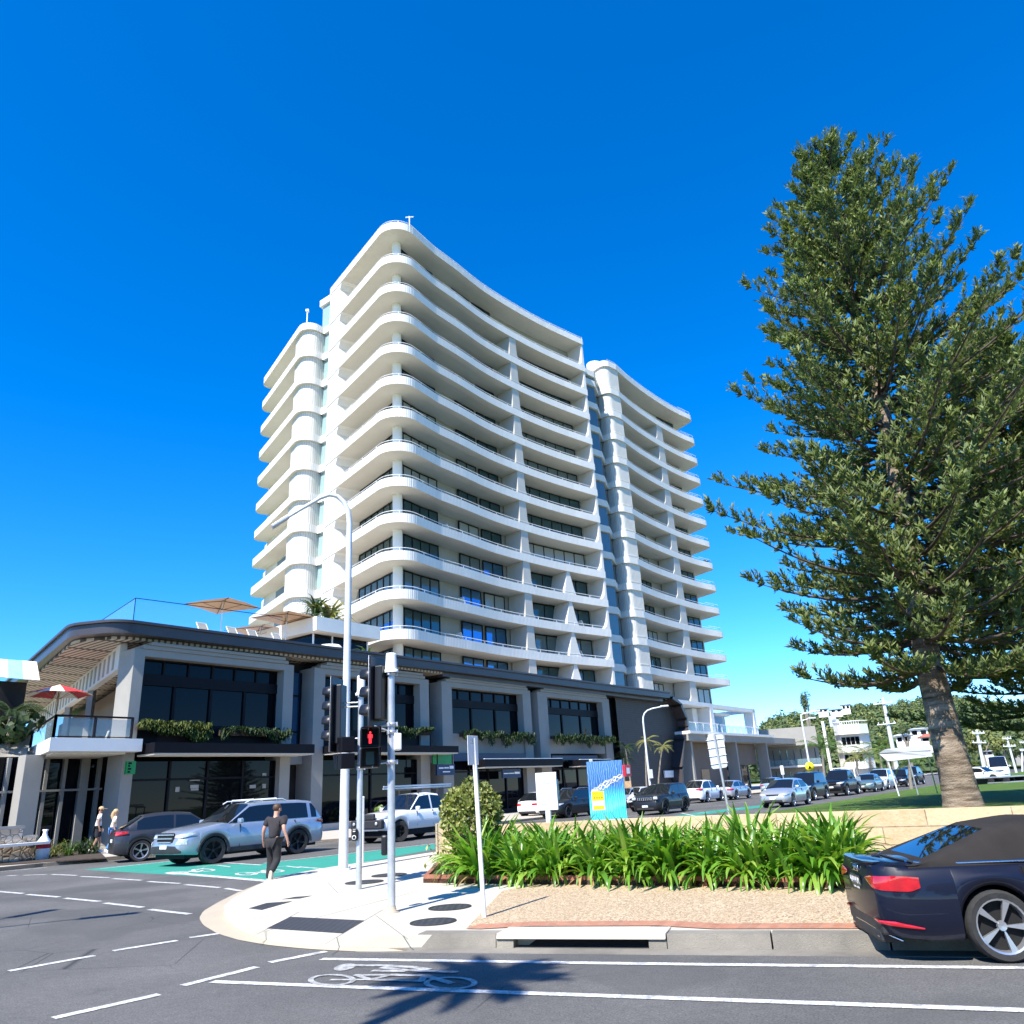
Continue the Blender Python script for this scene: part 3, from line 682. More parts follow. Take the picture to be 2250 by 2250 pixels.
for k in range(13):                # storey below slab k
    zt = ZT[k]-FH; zb_ = (ZT[k+1] if k < 12 else 11.2); zf = zb_-.45
    # back wall
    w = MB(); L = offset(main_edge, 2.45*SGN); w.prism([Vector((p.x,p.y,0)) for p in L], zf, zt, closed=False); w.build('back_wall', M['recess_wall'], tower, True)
    if k >= 5: glazed('window', inner, uic-8.0, uic-.9, zf+.1, zt-.07, M['tower_glass' if k < 10 else 'window_blue'], 6, tower)
    glazed('window', inner, uic+.3, uic+6.2, zf+.1, zt-.07, M['tower_glass'], 5, tower)
    glazed('window', inner, uif-7.6, uif-4.6, zf+.1, zt-.07, M['tower_glass' if k < 8 else 'window_blue'], 2, tower)
    glazed('window', inner, uif-4.1, uif-1.2, zf+.1, zt-.07, M['tower_glass' if k < 9 else 'window_blue'], 2, tower)
    if k > 0: glazed('window', inner, uif+2.2 if k < 9 else uif+1.4, LI-.8, zf+.1, zt-.07, M['tower_glass'], 6, tower)
    # round corner column
    cc = cB + Vector((-.10,1)).normalized()*3.9
    mb = MB(); mb.lathe([(.42,zb_-.3),(.42,zt)], (cc.x,cc.y,0), n=16); mb.build('column', M['wall_white'], tower, True)
    # raking fin walls on the long curved side
    def fin(u, w0, w1, depth, mat, name='fin_wall'):
        p, t = along(main_edge, u); n = Vector((-t.y, t.x))*SGN; vs = []
        for d in (.12, depth):
            for (a, z) in ((-w1*.5, zb_-.02), (w1*.5+.35, zb_-.02), (w1*.5+.05, zb_+.55), (w0*.5, zt), (-w0*.5, zt), (-w1*.5+.02, zb_+.6)):
                q = p + t*a + n*d; vs.append((q.x, q.y, z))
        mb = MB(); mb.add(vs, [(0,1,2,3,4,5),(11,10,9,8,7,6)] + [(i, i+6, (i+1)%6+6, (i+1)%6) for i in range(6)]); mb.build(name, mat, tower, True)
    if k > 0:
        fin(uFin, 1.0, 1.15, 2.3, M['rib_column'])
        if k >= 9: fin(uFin+6.4,   .35, 1.35, 2.3, M['wall_offwhite'])
    # end wall at the right-hand end, with the rounded balcony opening
    e0, te = along(main_edge, LEN_MAIN); ne = Vector((-te.y, te.x))*SGN; vs = []
    for d in (.1, 3.2):
        for (a, z) in ((-.95, zb_-.02), (.0, zb_-.02), (.0, zt), (-.28, zt), (-.34, zb_+.9), (-.5, zb_+.35)):
            q = e0 + te*a + ne*d; vs.append((q.x, q.y, z))
    mb = MB(); mb.add(vs, [(0,1,2,3,4,5),(11,10,9,8,7,6)] + [(i, i+6, (i+1)%6+6, (i+1)%6) for i in range(6)]); mb.build('end_wall', M['wall_offwhite'], tower, True)
    # pier at the far end of the left face, with a swept jamb
    vs = []; tl = (cB-cA).normalized(); nl = Vector((-tl.y, tl.x))*SGN
    for d in (.06, 3.0):
        for (a, z) in ((0, zb_-.4), (3.1, zb_-.4), (2.75, zb_+.25), (2.5, zb_+1.0), (2.42, zt-.7), (2.75, zt-.12), (3.1, zt), (0, zt)):
            q = cA + tl*a + nl*d; vs.append((q.x, q.y, z))
    mb = MB(); mb.add(vs, [tuple(range(8)), tuple(range(15,7,-1))] + [(i, i+8, (i+1)%8+8, (i+1)%8) for i in range(8)]); mb.build('pier', M['wall_white'], tower, True)
# recessed glazed slot between the pier and the left wing
ra, rb = V2(-18.35,70.5), V2(-18.9,71.2)
mb = MB(); mb.prism([cA + Vector((.2,.9)), ra + Vector((-.9,.5)), ra + Vector((-.5,2.5)), cA + Vector((.8,2.5))], 9.5, ZT[0]-.3); mb.build('stair_glazing', M['window_green'], tower, True)
for k in range(13): mb = MB(); mb.prism([cA + Vector((.15,.6)), cA+Vector((-1.6,1.95)), ra + Vector((-.5,2.4)), cA + Vector((.8,2.4))], ZT[k]-FH+.0, ZT[k]-.02); mb.build('spandrel', M['wall_white'], tower, True)
# ---- left wing
for k in range(1, 13):
    z = ZT[k]; mb = MB(); mb.prism(left_poly, z-FH, z); mb.build('balcony_slab', M['fascia'], tower, True, m2=M['soffit'])
    zt = z-FH; zb_ = (ZT[k+1] if k < 12 else 10.6)
    sc = fillet([V2(-18.75,70.9), V2(-20.25,68.75), V2(-22.2,71.6)], [0,1.2,0], 8)
    mb = MB(); mb.prism(sc + [V2(-20.5,72.6), V2(-19.0,72.4)], zb_-.3, zt); mb.build('corner_wall', M['rib_column'], tower, True)
    g = [V2(-28.2,83), V2(-27.0,80.9), V2(-21.0,72.4)]
    mb = MB(); mb.prism([Vector((p.x,p.y,0)) for p in g] + [Vector((-20*KS,78*KS,0))], zb_-.3, zt); mb.build('back_wall', M['wall_offwhite'], tower, True)
    if k >= 8:
        a, b = g[1], g[2]; d = (b-a).normalized(); n = Vector((-d.y,d.x)); n = n if n.dot(Vector((-20,78))-a) < 0 else -n
        w = MB(); p0, p1 = a+d*3.4+n*.05, b-d*2.6+n*.05; w.add([(p0.x,p0.y,zb_+.05),(p1.x,p1.y,zb_+.05),(p1.x,p1.y,zt-.3),(p0.x,p0.y,zt-.3)], [(0,1,2,3)]); w.build('window', M['window_blue'], tower, True)
# ---- right wing
rin = offset(right_edge, 2.4*SGN); rsolid = offset(right_edge, 2.55*SGN); LR = length(right_edge); lr = length(rin)
ZR = [ZT[0]+.15] + ZT[1:]
for k in range(13):
    z = ZR[k]; mb = MB(); mb.prism(right_poly, z-FH, z); mb.build('balcony_slab', M['fascia'], tower, True, m2=M['soffit'])
    zt = z-FH; zb_ = (ZT[k+1] if k < 12 else 10.8)
    mb = MB(); mb.prism([Vector((p.x,p.y,0)) for p in rsolid[4:]] + [V2(22,106.5,kr), V2(10,96,kr)], zb_-.3, zt); mb.build('back_wall', M['recess_wall'], tower, True)
    u0 = proj_u(rin, along(right_edge, LR*.42)[0])
    glazed('window', rin, u0-1.4, u0+2.2, zb_-.2, zt-.3, M['tower_glass'], 3, tower)
    glazed('window', rin, lr-4.6, lr-.6, zb_-.2, zt-.3, M['tower_glass'], 3, tower)
    # rounded corner column
    p0 = V2(13.0,86.9,kr); vs = []
    pr = fillet([V2(11.7,87.3,kr), V2(12.75,86.0,kr), V2(14.6,87.75,kr)], [0,.85,0], 8)
    top = pr + [V2(13.6,89.5,kr), V2(12.3,89,kr)]; n_ = len(top); c0 = sum(top, Vector((0,0)))/n_
    mb = MB(); mb.prism(top, zb_-.2, zt); mb.build('corner_column', M['rib_column'], tower, True)
    if k > 0:
        p, t = along(right_edge, LR*.655); n = Vector((-t.y, t.x))*SGN; vs = []
        for d in (.12, 2.4):
            for (a, zz) in ((-1.25, zb_-.02), (.85, zb_-.02), (.8, zt), (-.7, zt), (-.8, zb_+.7)): q = p + t*a + n*d; vs.append((q.x, q.y, zz))
        mb = MB(); mb.add(vs, [(0,1,2,3,4),(9,8,7,6,5)] + [(i, i+5, (i+1)%5+5, (i+1)%5) for i in range(5)]); mb.build('fin_wall', M['rib_column'], tower, True)
    tip = right_poly[len(right_edge)-3:len(right_edge)+7]
    rail = MB(); rail.tube([Vector((p.x,p.y,z+.5)) for p in offset(tip, .15*SGN)], .03, 5)
    rail.tube([Vector((p.x,p.y,z+.28)) for p in offset(right_edge[8:], .15*SGN)], .025, 5)
    rail.build('balustrade', M['metal_pale'], tower, True)
# recess between the wings
e0 = along(main_edge, LEN_MAIN)[0]
mb = MB(); mb.prism([e0 + Vector((-1.0,2.0)), e0 + Vector((1.4,4.2)), V2(12.0,88.6,kr), V2(11,92,kr), V2(5,86)], 9.5, ZT[1]+1.2); mb.build('link_glazing', M['half_blind_glass'], tower, True)
for k in range(13):
    z = ZT[k] if k else ZT[1]+1.4; mb = MB()
    mb.prism([e0 + Vector((-.9,1.7)), e0 + Vector((1.5,3.9)), V2(12.1,88.2,kr), V2(11,92.5,kr), V2(5,86)], z-FH, z)
    mb.build('spandrel', M['wall_offwhite'], tower, True)
# roof pieces
def ztop(px, py, xy): d = ray(px, py); return EYE + d.z/hypot(d.x, d.y)*hypot(xy[0], xy[1])
Ls = []
for i in range(12):
    p, t = along(main_edge, uK+1.5+(LEN_MAIN-6-uK-1.5)*i/11); Ls.append(p + Vector((-t.y,t.x))*SGN*3.4)
zt_ = ztop(996, 563, Ls[0])
mb = MB(); mb.prism([Vector((p.x,p.y,0)) for p in Ls] + [Vector((p.x,p.y,0)) for p in offset(Ls, 2*SGN)][::-1], ZT[0]-.1, zt_); mb.build('roof_screen', M['wall_white'], tower, True)
mb = MB(); c = V2(-17.4,71.3); mb.box((c.x+1, c.y+1.2, ZT[0]-1.2), (2.0,2.0,1.6)); c = V2(11.8,88.6,kr); mb.lathe([(1.0,ZT[0]-2),(1.0,ZT[0]+1.1),(0,ZT[0]+1.1)], (c.x,c.y,0), n=16); mb.build('stair_head', M['wall_white'], tower, True)
mb = MB(); p = along(main_edge, uCor+.3)[0] + Vector((0,.6)); mb.tube([(p.x,p.y,ZT[0]),(p.x,p.y,ZT[0]+1.5)], .06, 6); mb.tube([(p.x-.4,p.y,ZT[0]+1.45),(p.x+.4,p.y,ZT[0]+1.45)], .05, 6)
p = V2(-20.6,69.9); mb.tube([(p.x,p.y,ZT[1]),(p.x,p.y,ZT[1]+1.9)], .07, 6); mb.box((p.x,p.y,ZT[1]+1.9), (.3,.3,.25)); mb.build('mast', M['metal_pale'], tower, True)

# things on the balconies
def balcony_set(u, k, label, inset=1.1):
    p, t = along(main_edge, u); n = Vector((-t.y, t.x))*SGN; q = p + n*inset; z = ZT[k+1]-.12 if k < 12 else 11.3
    o = thing('balcony_lounger', label, 'chair', (q.x,q.y,z), atan2(t.y,t.x)); mb = MB(); mb.box((0,0,.32), (1.5,.6,.08)); mb.build('seat', M['wall_white'], o)
    mb = MB(); mb.box((-.75,0,.62), (.07,.6,.75), Matrix.Rotation(-.5,3,'Y')); mb.build('backrest', M['wall_white'], o)
    for x in (-.6,.6): mb = MB(); mb.box((x,0,.15), (.06,.55,.3)); mb.build('leg', M['metal_pale'], o)
for u, k, lab in ((uFin+9.5,10,'white lounger on the right end balcony, third storey above the podium'), (uFin+9.0,11,'white lounger on the right end balcony, second storey above the podium'), (uCor+9,10,'white lounger left of the window pair, third storey above the podium'), (uCor+8.5,11,'white lounger left of the window pair, second storey above the podium'), (uCor+7,8,'white folded chair near the kink, fifth storey above the podium')): balcony_set(u, k, lab)
p = offset(right_poly[len(right_edge)-2:len(right_edge)+3], .8*SGN)[2]; rosette_late = (p.x, p.y, ZT[7])
# ------------------------------------------------------------------ podium with shops
pod = thing('podium_building', 'dark two-storey shop podium with four pale frames under a long bronze eave below the hotel', 'building', TS(45, 41, 0))
EZ = 10.45
roof_out = [TS(18.0,41.6), TS(19.2,39.1), TS(30,38.9), TS(50,38.7), TS(66,38.75), TS(78,38.5), TS(80.8,38.5), TS(80.8,52), TS(30,80), TS(24.6,68)]
roof_poly = fillet(roof_out, [2.2,1.6]+[0]*8, 8)
mb = MB(); mb.prism(roof_poly, EZ, EZ+.52); mb.build('roof_fascia', M['bronze'], pod, True)
lip = fillet([TS(17.85,41.55), TS(19.1,38.95), TS(30,38.75), TS(50,38.55), TS(66,38.6), TS(78,38.35), TS(80.8,38.35), TS(80.8,52), TS(30,80), TS(24.5,68.2)], [2.2,1.6]+[0]*8, 8)
mb = MB(); mb.prism(lip, EZ+.525, EZ+.66); mb.build('roof_lip', M['bronze'], pod, True)
mb = MB(); mb.prism(fillet([TS(18.5,42.2), TS(19.7,39.9), TS(30.4,39.4), TS(44,39.2), TS(44,44), TS(26,44), TS(33,76), TS(27.5,76)], [2,1.4]+[0]*6, 6), EZ-.16, EZ-.02); mb.build('slatted_soffit', M['slat_soffit'], pod, True)
mb = MB(); mb.tsbox(44.01, 80.6, 39.3, 44, EZ-.3, EZ-.02); mb.build('soffit', M['bronze'], pod, True)
mb = MB(); mb.prism(offset(roof_poly, 0) if False else [TS(20.5,41.5), TS(80,40), TS(80,52), TS(31,78), TS(25.5,66)], EZ+.665, EZ+.70); mb.build('terrace_deck', M['far_path'], pod, True)  # pale deck, out of sight from below, added to bounce light onto the soffits
# dark body behind frames
mb = MB(); mb.prism([TS(22.6,42.9), TS(21.3,41.2), TS(71,41.2), TS(71,60), TS(30,60), TS(27.8,60)], 0, 5.0); mb.prism([TS(21.3,41.2), TS(71,41.2), TS(71,50), TS(26,50), TS(24.2,43.4)], 5.01, EZ-.17); mb.build('wall', M['interior'], pod, True)
FR = [(20.45,30.6,21.05,29.87), (32.2,42.8,33.08,41.85), (44.2,55.65,45.35,54.5), (56.7,69.1,58.2,67.75)]
for i, (a, b, c, d) in enumerate(FR):
    mb = MB(); mb.tsbox(a, c, 39.6, 41.1, 0, 9.45); mb.tsbox(d, b, 39.6, 41.1, 0, 9.45); mb.tsbox(a, b, 39.602, 41.1, 9.452, 9.82)
    mb.build('bay_frame', M['frame_grey'], pod, True, bevel=.02)
    mb = MB(); mb.tsbox(a+.4, b-.5, 39.5, 40.4, 9.83, 10.02); mb.tsbox(a+.8, b-.8, 39.4, 40.4, 10.03, 10.2); mb.build('cornice', M['frame_grey'], pod, True)
    # upper window wall
    w = MB(); w.tsbox(c+.01, d-.01, 40.35, 40.42, 6.0, 9.44); w = w.build('window', M['shop_glass'], pod, True)
    f = MB(); n = 6 if i != 0 else 6
    for j in range(n+1):
        t = c + (d-c)*j/n; f.tsbox(t-.05, t+.05, 40.26, 40.34, 8.66, 9.42)
    for j in range(4 if i else 5):
        t = c + (d-c)*j/(3 if i else 4); f.tsbox(t-.08, t+.08, 40.25, 40.34, 6.0, 8.2)
    f.tsbox(c, d, 40.2, 40.345, 8.08, 8.66); f.tsbox(c, d, 40.24, 40.345, 9.38, 9.44); f.tsbox(c, d, 40.24, 40.345, 6.0, 6.1)
    f.build('frame', M['frame_dark'], w, True)
    # spandrel and ground-floor shopfront
    mb = MB(); mb.tsbox(c+.01, d-.01, 39.75, 40.3, 4.62, 6.05); mb.build('spandrel', M['frame_dark'] if i < 2 else M['frame_grey'], pod, True)
    sg = MB(); sg.tsbox(c+.01, d-.01, 40.1, 40.16, .45, 4.2); sg = sg.build('shopfront', M['shop_glass'], pod, True)
    f = MB()
    for j in range(5): t = c + (d-c)*j/4; f.tsbox(t-.06, t+.06, 40.0, 40.095, .4, 4.2)
    f.tsbox(c, d, 40.0, 40.095, 3.25, 3.35); f.tsbox(c, d, 39.98, 40.095, .15, .45); f.build('frame', M['frame_dark'], sg, True)
# pale posters and cards inside the ground-floor glass
for (x0,y0,x1,y1) in ((585,1500,620,1545),(725,1480,800,1510),(720,1425,815,1440),(730,1515,800,1530),(1285,1480,1340,1510),(1405,1470,1435,1510),(1405,1370,1440,1400)):
    f_ = lambda x, y: FS(250+x*450/1932, 1380+y*450/1932, 40.05)
    a, b = f_(x0,y0), f_(x1,y1); mb = MB(); mb.tsbox(a[0], b[0], 40.06, 40.09, b[1], a[1]); mb.build('poster', M['recess_wall'], pod, True)
# slots between the frames: dark glazing with mullions
for a, b in ((30.62,32.18), (42.82,44.18), (55.67,56.68)):
    w = MB(); w.tsbox(a, b, 40.9, 40.95, 4.7, 9.6); w = w.build('window', M['window_blue'] if a < 50 else M['shop_glass'], pod, True)
    f = MB(); m_ = (a+b)/2
    for t in (a+.06, m_, b-.06): f.tsbox(t-.06, t+.06, 40.8, 40.89, 4.7, 9.6)
    f.tsbox(a, b, 40.8, 40.895, 8.1, 8.2); f.tsbox(a, b, 40.8, 40.895, 5.9, 6.0); f.build('frame', M['frame_dark'], w, True)
    mb = MB(); mb.tsbox(a, b, 40.5, 41.1, 4.0, 4.7); mb.build('slot_spandrel', M['frame_grey'], pod, True)
# awnings over the footpath
for (t0, t1, z0, z1, s0) in ((21.1,31.0,4.42,4.98,37.9), (33.0,44.1,4.5,5.0,38.0), (47.4,58.0,3.5,4.1,38.3), (60.8,66.2,3.45,4.0,38.3)):
    a = MB(); a.tsbox(t0, t1, s0, 39.58, z0+.06, z1); a = a.build('awning', M['frame_dark'], pod, True)
    b = MB(); b.tsbox(t0+.05, t1-.02, s0+.05, 39.57, z0-.02, z0+.055); b.build('awning_soffit', M['soffit'], a, True)
    if t0 > 45: b = MB(); b.tsbox(t0, t1, s0-.02, s0+.12, z1+.004, z1+.05); b.build('capping', M['metal_pale'], a, True)
mb = MB(); mb.tsbox(45.4, 55.2, 39.62, 39.73, 4.05, 4.6); mb.tsbox(58.4, 66, 39.62, 39.73, 4.05, 4.45); mb.build('sign_band', M['navy'], pod, True)
# low plinth along the shops
mb = MB(); mb.tsbox(31, 43, 38.6, 39.5, .13, .52); mb.build('plinth', M['far_path'], pod, True)
# left end: balcony, wall line, ground-floor columns
def LT(u, o=0.0, z=0): return TS(20.5+.28*u-.96*o*-1*0 + o*-.96, 39.9+.96*u + o*.28, z)   # u along the left side, o outwards
mb = MB(); mb.prism([TS(16.55,38.7), TS(20.9,38.7), TS(20.9,39.52), TS(20.38,39.55), TS(20.38,41.3), TS(25,56), TS(21.0,55)], 4.6, 5.2); mb.build('balcony_slab', M['wall_white'], pod, True)
mb = MB(); mb.prism([TS(16.9,39.1), TS(20.3,39.1), TS(20.3,41.3), TS(24.6,55.6), TS(21.2,54.6)], 4.5, 4.597); mb.build('balcony_soffit', M['soffit'], pod, True)
bal = MB(); BP = (TS(16.72,38.85), TS(20.35,38.85), TS(20.9,53.6))
for p, q in ((BP[0], BP[1]), (BP[0], BP[2])):
    bal.prism([p, q, q+BV*.02+TV*.001, p+BV*.02+TV*.001], 5.3, 6.1)
bal = bal.build('balustrade', M['balustrade_glass'], pod, True)
r = MB()
for p, q in ((BP[0], BP[1]), (BP[0], BP[2])):
    r.tube([p+Vector((0,0,6.2)), q+Vector((0,0,6.2))], .05, 6); r.tube([p+Vector((0,0,5.26)), q+Vector((0,0,5.26))], .03, 6)
    for i in range(3): c = p.lerp(q, i/2); r.box((c.x,c.y,5.7), (.10,.10,1.05))
r.build('rail', M['frame_dark'], bal, True)
# upper side wall beam with shallow vertical panels
mb = MB(); a, b = TS(20.47,41.2), TS(31.5,78); n = (b-a).normalized(); w = Vector((n.y,-n.x,0))*-.35
mb.prism([a, b, b-w, a-w], 8.95, 10.28); mb.build('side_beam', M['wall_offwhite'], pod, True)
for i in range(26): p = a + n*(1.2+i*1.35); mb = MB(); mb.prism([p-w*-.06, p+n*.5-w*-.06, p+n*.5-w*.0, p-w*.0], 9.1, 10.1); mb.build('beam_panel', M['frame_grey'], pod, True)
mb = MB(); c0, c1 = TS(24.6,47), TS(33.5,77); mb.prism([c0, c1, c1+TV*4, c0+TV*4], 5.2, 9.6); mb.build('inner_wall', M['taupe'], pod, True)
for i in range(3): p = a + n*(9+i*9); mb = MB(); mb.box((p.x+.3,p.y,7.3), (.35,.35,3.6)); mb.build('terrace_post', M['frame_grey'], pod, True)
gl = MB(); gl.tsbox(13.5, 21.9, 42.5, 42.58, .15, 4.58); gl = gl.build('side_shopfront', M['shop_glass'], pod, True)
f = MB()
for i in range(9): t = 14.6+i*.86; f.tsbox(t, t+(.16 if i % 3 else .42), 42.25, 42.49, .15, 4.55)
f.tsbox(13.6, 20.9, 42.2, 42.3, 2.95, 3.05); f.tsbox(13.5, 21.9, 42.3, 42.49, .15, .5); f.build('mullion', M['frame_grey'], gl, True)
mb = MB(); mb.tsbox(13.6, 21.9, 42.6, 47, .1, 4.59); mb.build('interior', M['interior'], pod, True)
c = FS(58, 1740, 41.4); mb = MB(); mb.tsbox(c[0]-.42, c[0]+.42, 41.0, 41.8, 0, 4.6); mb.build('column', M['frame_grey'], pod, True, bevel=.02)
# right-hand sculpted end clad in dark boards
prof = [(78.0,0.1),(82.3,0.1),(82.9,3.3),(84.2,6.3),(85.7,7.7),(85.6,8.6),(84.6,10.1),(82.6,10.85),(80.6,11.05),(71.5,11.05),(71.5,0.1)]
mb = MB()
P0 = [TS(t,40.2,z) for t, z in prof]; P1 = [TS(t,43.5,z) for t, z in prof]; n_ = len(prof)
mb.add(P0, [tuple(range(n_))]); mb.add(P1, [tuple(range(n_))[::-1]]); mb.build('end_wall', M['dark_boards'], pod, True)
mb = MB(); eo = prof[1:10]
for i in range(len(eo)-1):
    a, b = eo[i], eo[i+1]; mb.add([TS(a[0],38.9,a[1]), TS(b[0],38.9,b[1]), TS(b[0],43.5,b[1]), TS(a[0],43.5,a[1])], [(0,1,2,3)])
    mb.add([TS(a[0]-.35,38.9,a[1]-.1), TS(b[0]-.35,38.9,b[1]-.35), TS(b[0]-.35,40.15,b[1]-.35), TS(a[0]-.35,40.15,a[1]-.1)], [(3,2,1,0)])
    mb.add([TS(a[0]-.35,38.9,a[1]-.1), TS(b[0]-.35,38.9,b[1]-.35), TS(b[0],38.9,b[1]), TS(a[0],38.9,a[1])], [(0,3,2,1)])
mb.build('end_blade', M['bronze'], pod, True)
mb = MB(); a, b = FS(*zd(478,1045), 39.9), FS(*zd(592,1105), 39.9); mb.tsbox(a[0], b[0], 39.95, 40.1, b[1], a[1]); mb.build('wall_panel', M['sign_white'], pod, True)
mb = MB(); mb.tsbox(69.2, 78, 41.2, 41.4, 0, 10); mb.build('recess_wall', M['dark_boards'], pod, True)
# hanging plants on the sills (each trough a thing)
def hanging(t0, t1, z, label, drop=.9, mat='hang_leaf', s=39.45, seed=1, n=900):
    rnd = random.Random(seed); o = thing('hanging_plant', label, 'plant', TS((t0+t1)/2, s, z), group='plants trailing over the podium sills')
    mb = MB()
    for i in range(n):
        t = rnd.uniform(t0, t1); ph = noise.noise(Vector((t*.9, seed*3.1, 0)))
        d = drop*(.45+.75*ph)*rnd.random()**.6; zz = z + .28 - d*1.1; ss = s - .18 - rnd.random()*.35*(1-d/drop*.4)
        p = TS(t, ss, zz); l = rnd.uniform(.14,.34); a = rnd.uniform(0, 2*pi)
        v = Vector((cos(a)*.5, sin(a)*.5, -rnd.uniform(.3,1))).normalized(); q = p + v*l; w = Vector((-sin(a), cos(a), 0))*rnd.uniform(.025,.05)
        mb.add([p-w, q-w*.3, q+w*.3, p+w], [(0,1,2,3)])
    mb.build('foliage', M[mat], o, True)
    mb = MB(); mb.tsbox(t0, t1, s-.12, s+.1, z-.25, z+.05); mb.build('trough', M['soil'], o, True)
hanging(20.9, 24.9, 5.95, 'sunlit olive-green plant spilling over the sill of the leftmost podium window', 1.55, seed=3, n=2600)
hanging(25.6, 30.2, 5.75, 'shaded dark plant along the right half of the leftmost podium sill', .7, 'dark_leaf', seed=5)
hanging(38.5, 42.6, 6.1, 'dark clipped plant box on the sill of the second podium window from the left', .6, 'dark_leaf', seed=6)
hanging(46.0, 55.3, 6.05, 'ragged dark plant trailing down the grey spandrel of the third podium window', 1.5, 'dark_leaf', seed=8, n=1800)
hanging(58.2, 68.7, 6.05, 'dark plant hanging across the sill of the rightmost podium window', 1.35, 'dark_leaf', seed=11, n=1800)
# signs on the podium
def signbox(name, label, t0, t1, z0, z1, s, m, marks=(), cat='sign', th=.12, perp=False):
    c = TS((t0+t1)/2, s, z0); o = thing(name, label, cat, c)
    mb = MB(); mb.tsbox(t0, t1, s, s+th, z0, z1); mb.build('panel', M[m], o, True)
    for (u0, u1, v0, v1) in marks:
        mb = MB(); mb.tsbox(t0+(t1-t0)*u0, t0+(t1-t0)*u1, s-.012, s-.002, z0+(z1-z0)*v0, z0+(z1-z0)*v1); mb.build('lettering', M['sign_white'], o, True)
    return o
GA, GB = FS(*zl(1082,1632), 38.9), FS(*zl(1146,1742), 38.9)
gs = signbox('green_sign', 'green projecting sign with dark symbol on the left corner column of the podium', GA[0], GB[0], GB[1], GA[1], 38.9, 'green_sign', th=.2)
mb = MB(); p = TS(20.28, 38.85, 3.9)
gz_ = (GA[1]+GB[1])/2
for zz, w in ((-.2,.10),(-.06,.14),(.08,.08),(.2,.14)): mb.tsbox(GA[0]+.06, GA[0]+.06+w*1.2, 38.885, 38.895, gz_+zz-.04, gz_+zz+.04)
mb.build('symbol', M['frame_dark'], gs, True)
g2 = signbox('green_sign', 'plain bright green sign board under the awning between second and third podium frames', 42.9, 45.0, 3.85, 4.75, 39.42, 'green_sign', th=.1)
b1 = signbox('hanging_sign', 'navy sign with two lines of white lettering hung below the green board', 42.3, 44.2, 3.05, 3.78, 38.5, 'navy', ((.10,.36,.60,.72),(.40,.66,.61,.73),(.70,.92,.58,.85),(.32,.72,.26,.36)))
b2 = signbox('hanging_sign', 'navy sign with one line of white lettering hung below the third shop awning', 50.3, 52.7, 2.72, 3.38, 38.9, 'navy', ((.06,.32,.44,.55),(.35,.62,.45,.56),(.65,.93,.42,.66)))
mb = MB(); mb.tsbox(42.4,42.46,38.55,38.6,3.78,4.5); mb.tsbox(44.0,44.06,38.55,38.6,3.78,4.5); mb.build('hanger', M['frame_dark'], b1, True)
mb = MB(); mb.tsbox(50.5,50.56,38.95,39.0,3.38,3.5); mb.tsbox(52.4,52.46,38.95,39.0,3.38,3.5); mb.build('hanger', M['frame_dark'], b2, True)
# ------------------------------------------------------------------ roof terrace
TZ = EZ+.67
tg = thing('terrace_fence', 'frameless clear glass fence with thin rail along the left edge of the roof terrace', 'fence', TS(21,43,TZ))
def top_at(px, py, t, s): d = ray(px, py); p = TS(t, s); return EYE + d.z/hypot(d.x,d.y)*hypot(p.x,p.y)
gp = [TS(24.0,56), TS(21.0,41.2), TS(30,40.2)]
mb = MB()
for p, q in zip(gp[:-1], gp[1:]): mb.tube([p+Vector((0,0,TZ+1.75)), q+Vector((0,0,TZ+1.75))], .022, 5)
mb.tube([gp[1]+Vector((0,0,TZ)), gp[1]+Vector((0,0,TZ+1.75))], .022, 5); mb.build('rail', M['frame_dark'], tg, True)
mb = MB()
for p, q in zip(gp[:-1], gp[1:]): n = Vector((0,0,1)).cross(q-p).normalized()*.006; mb.prism([p-n, q-n, q+n, p+n], TZ, TZ+1.74)
mb.build('glass_panel', M['pale_glass'], tg, True)
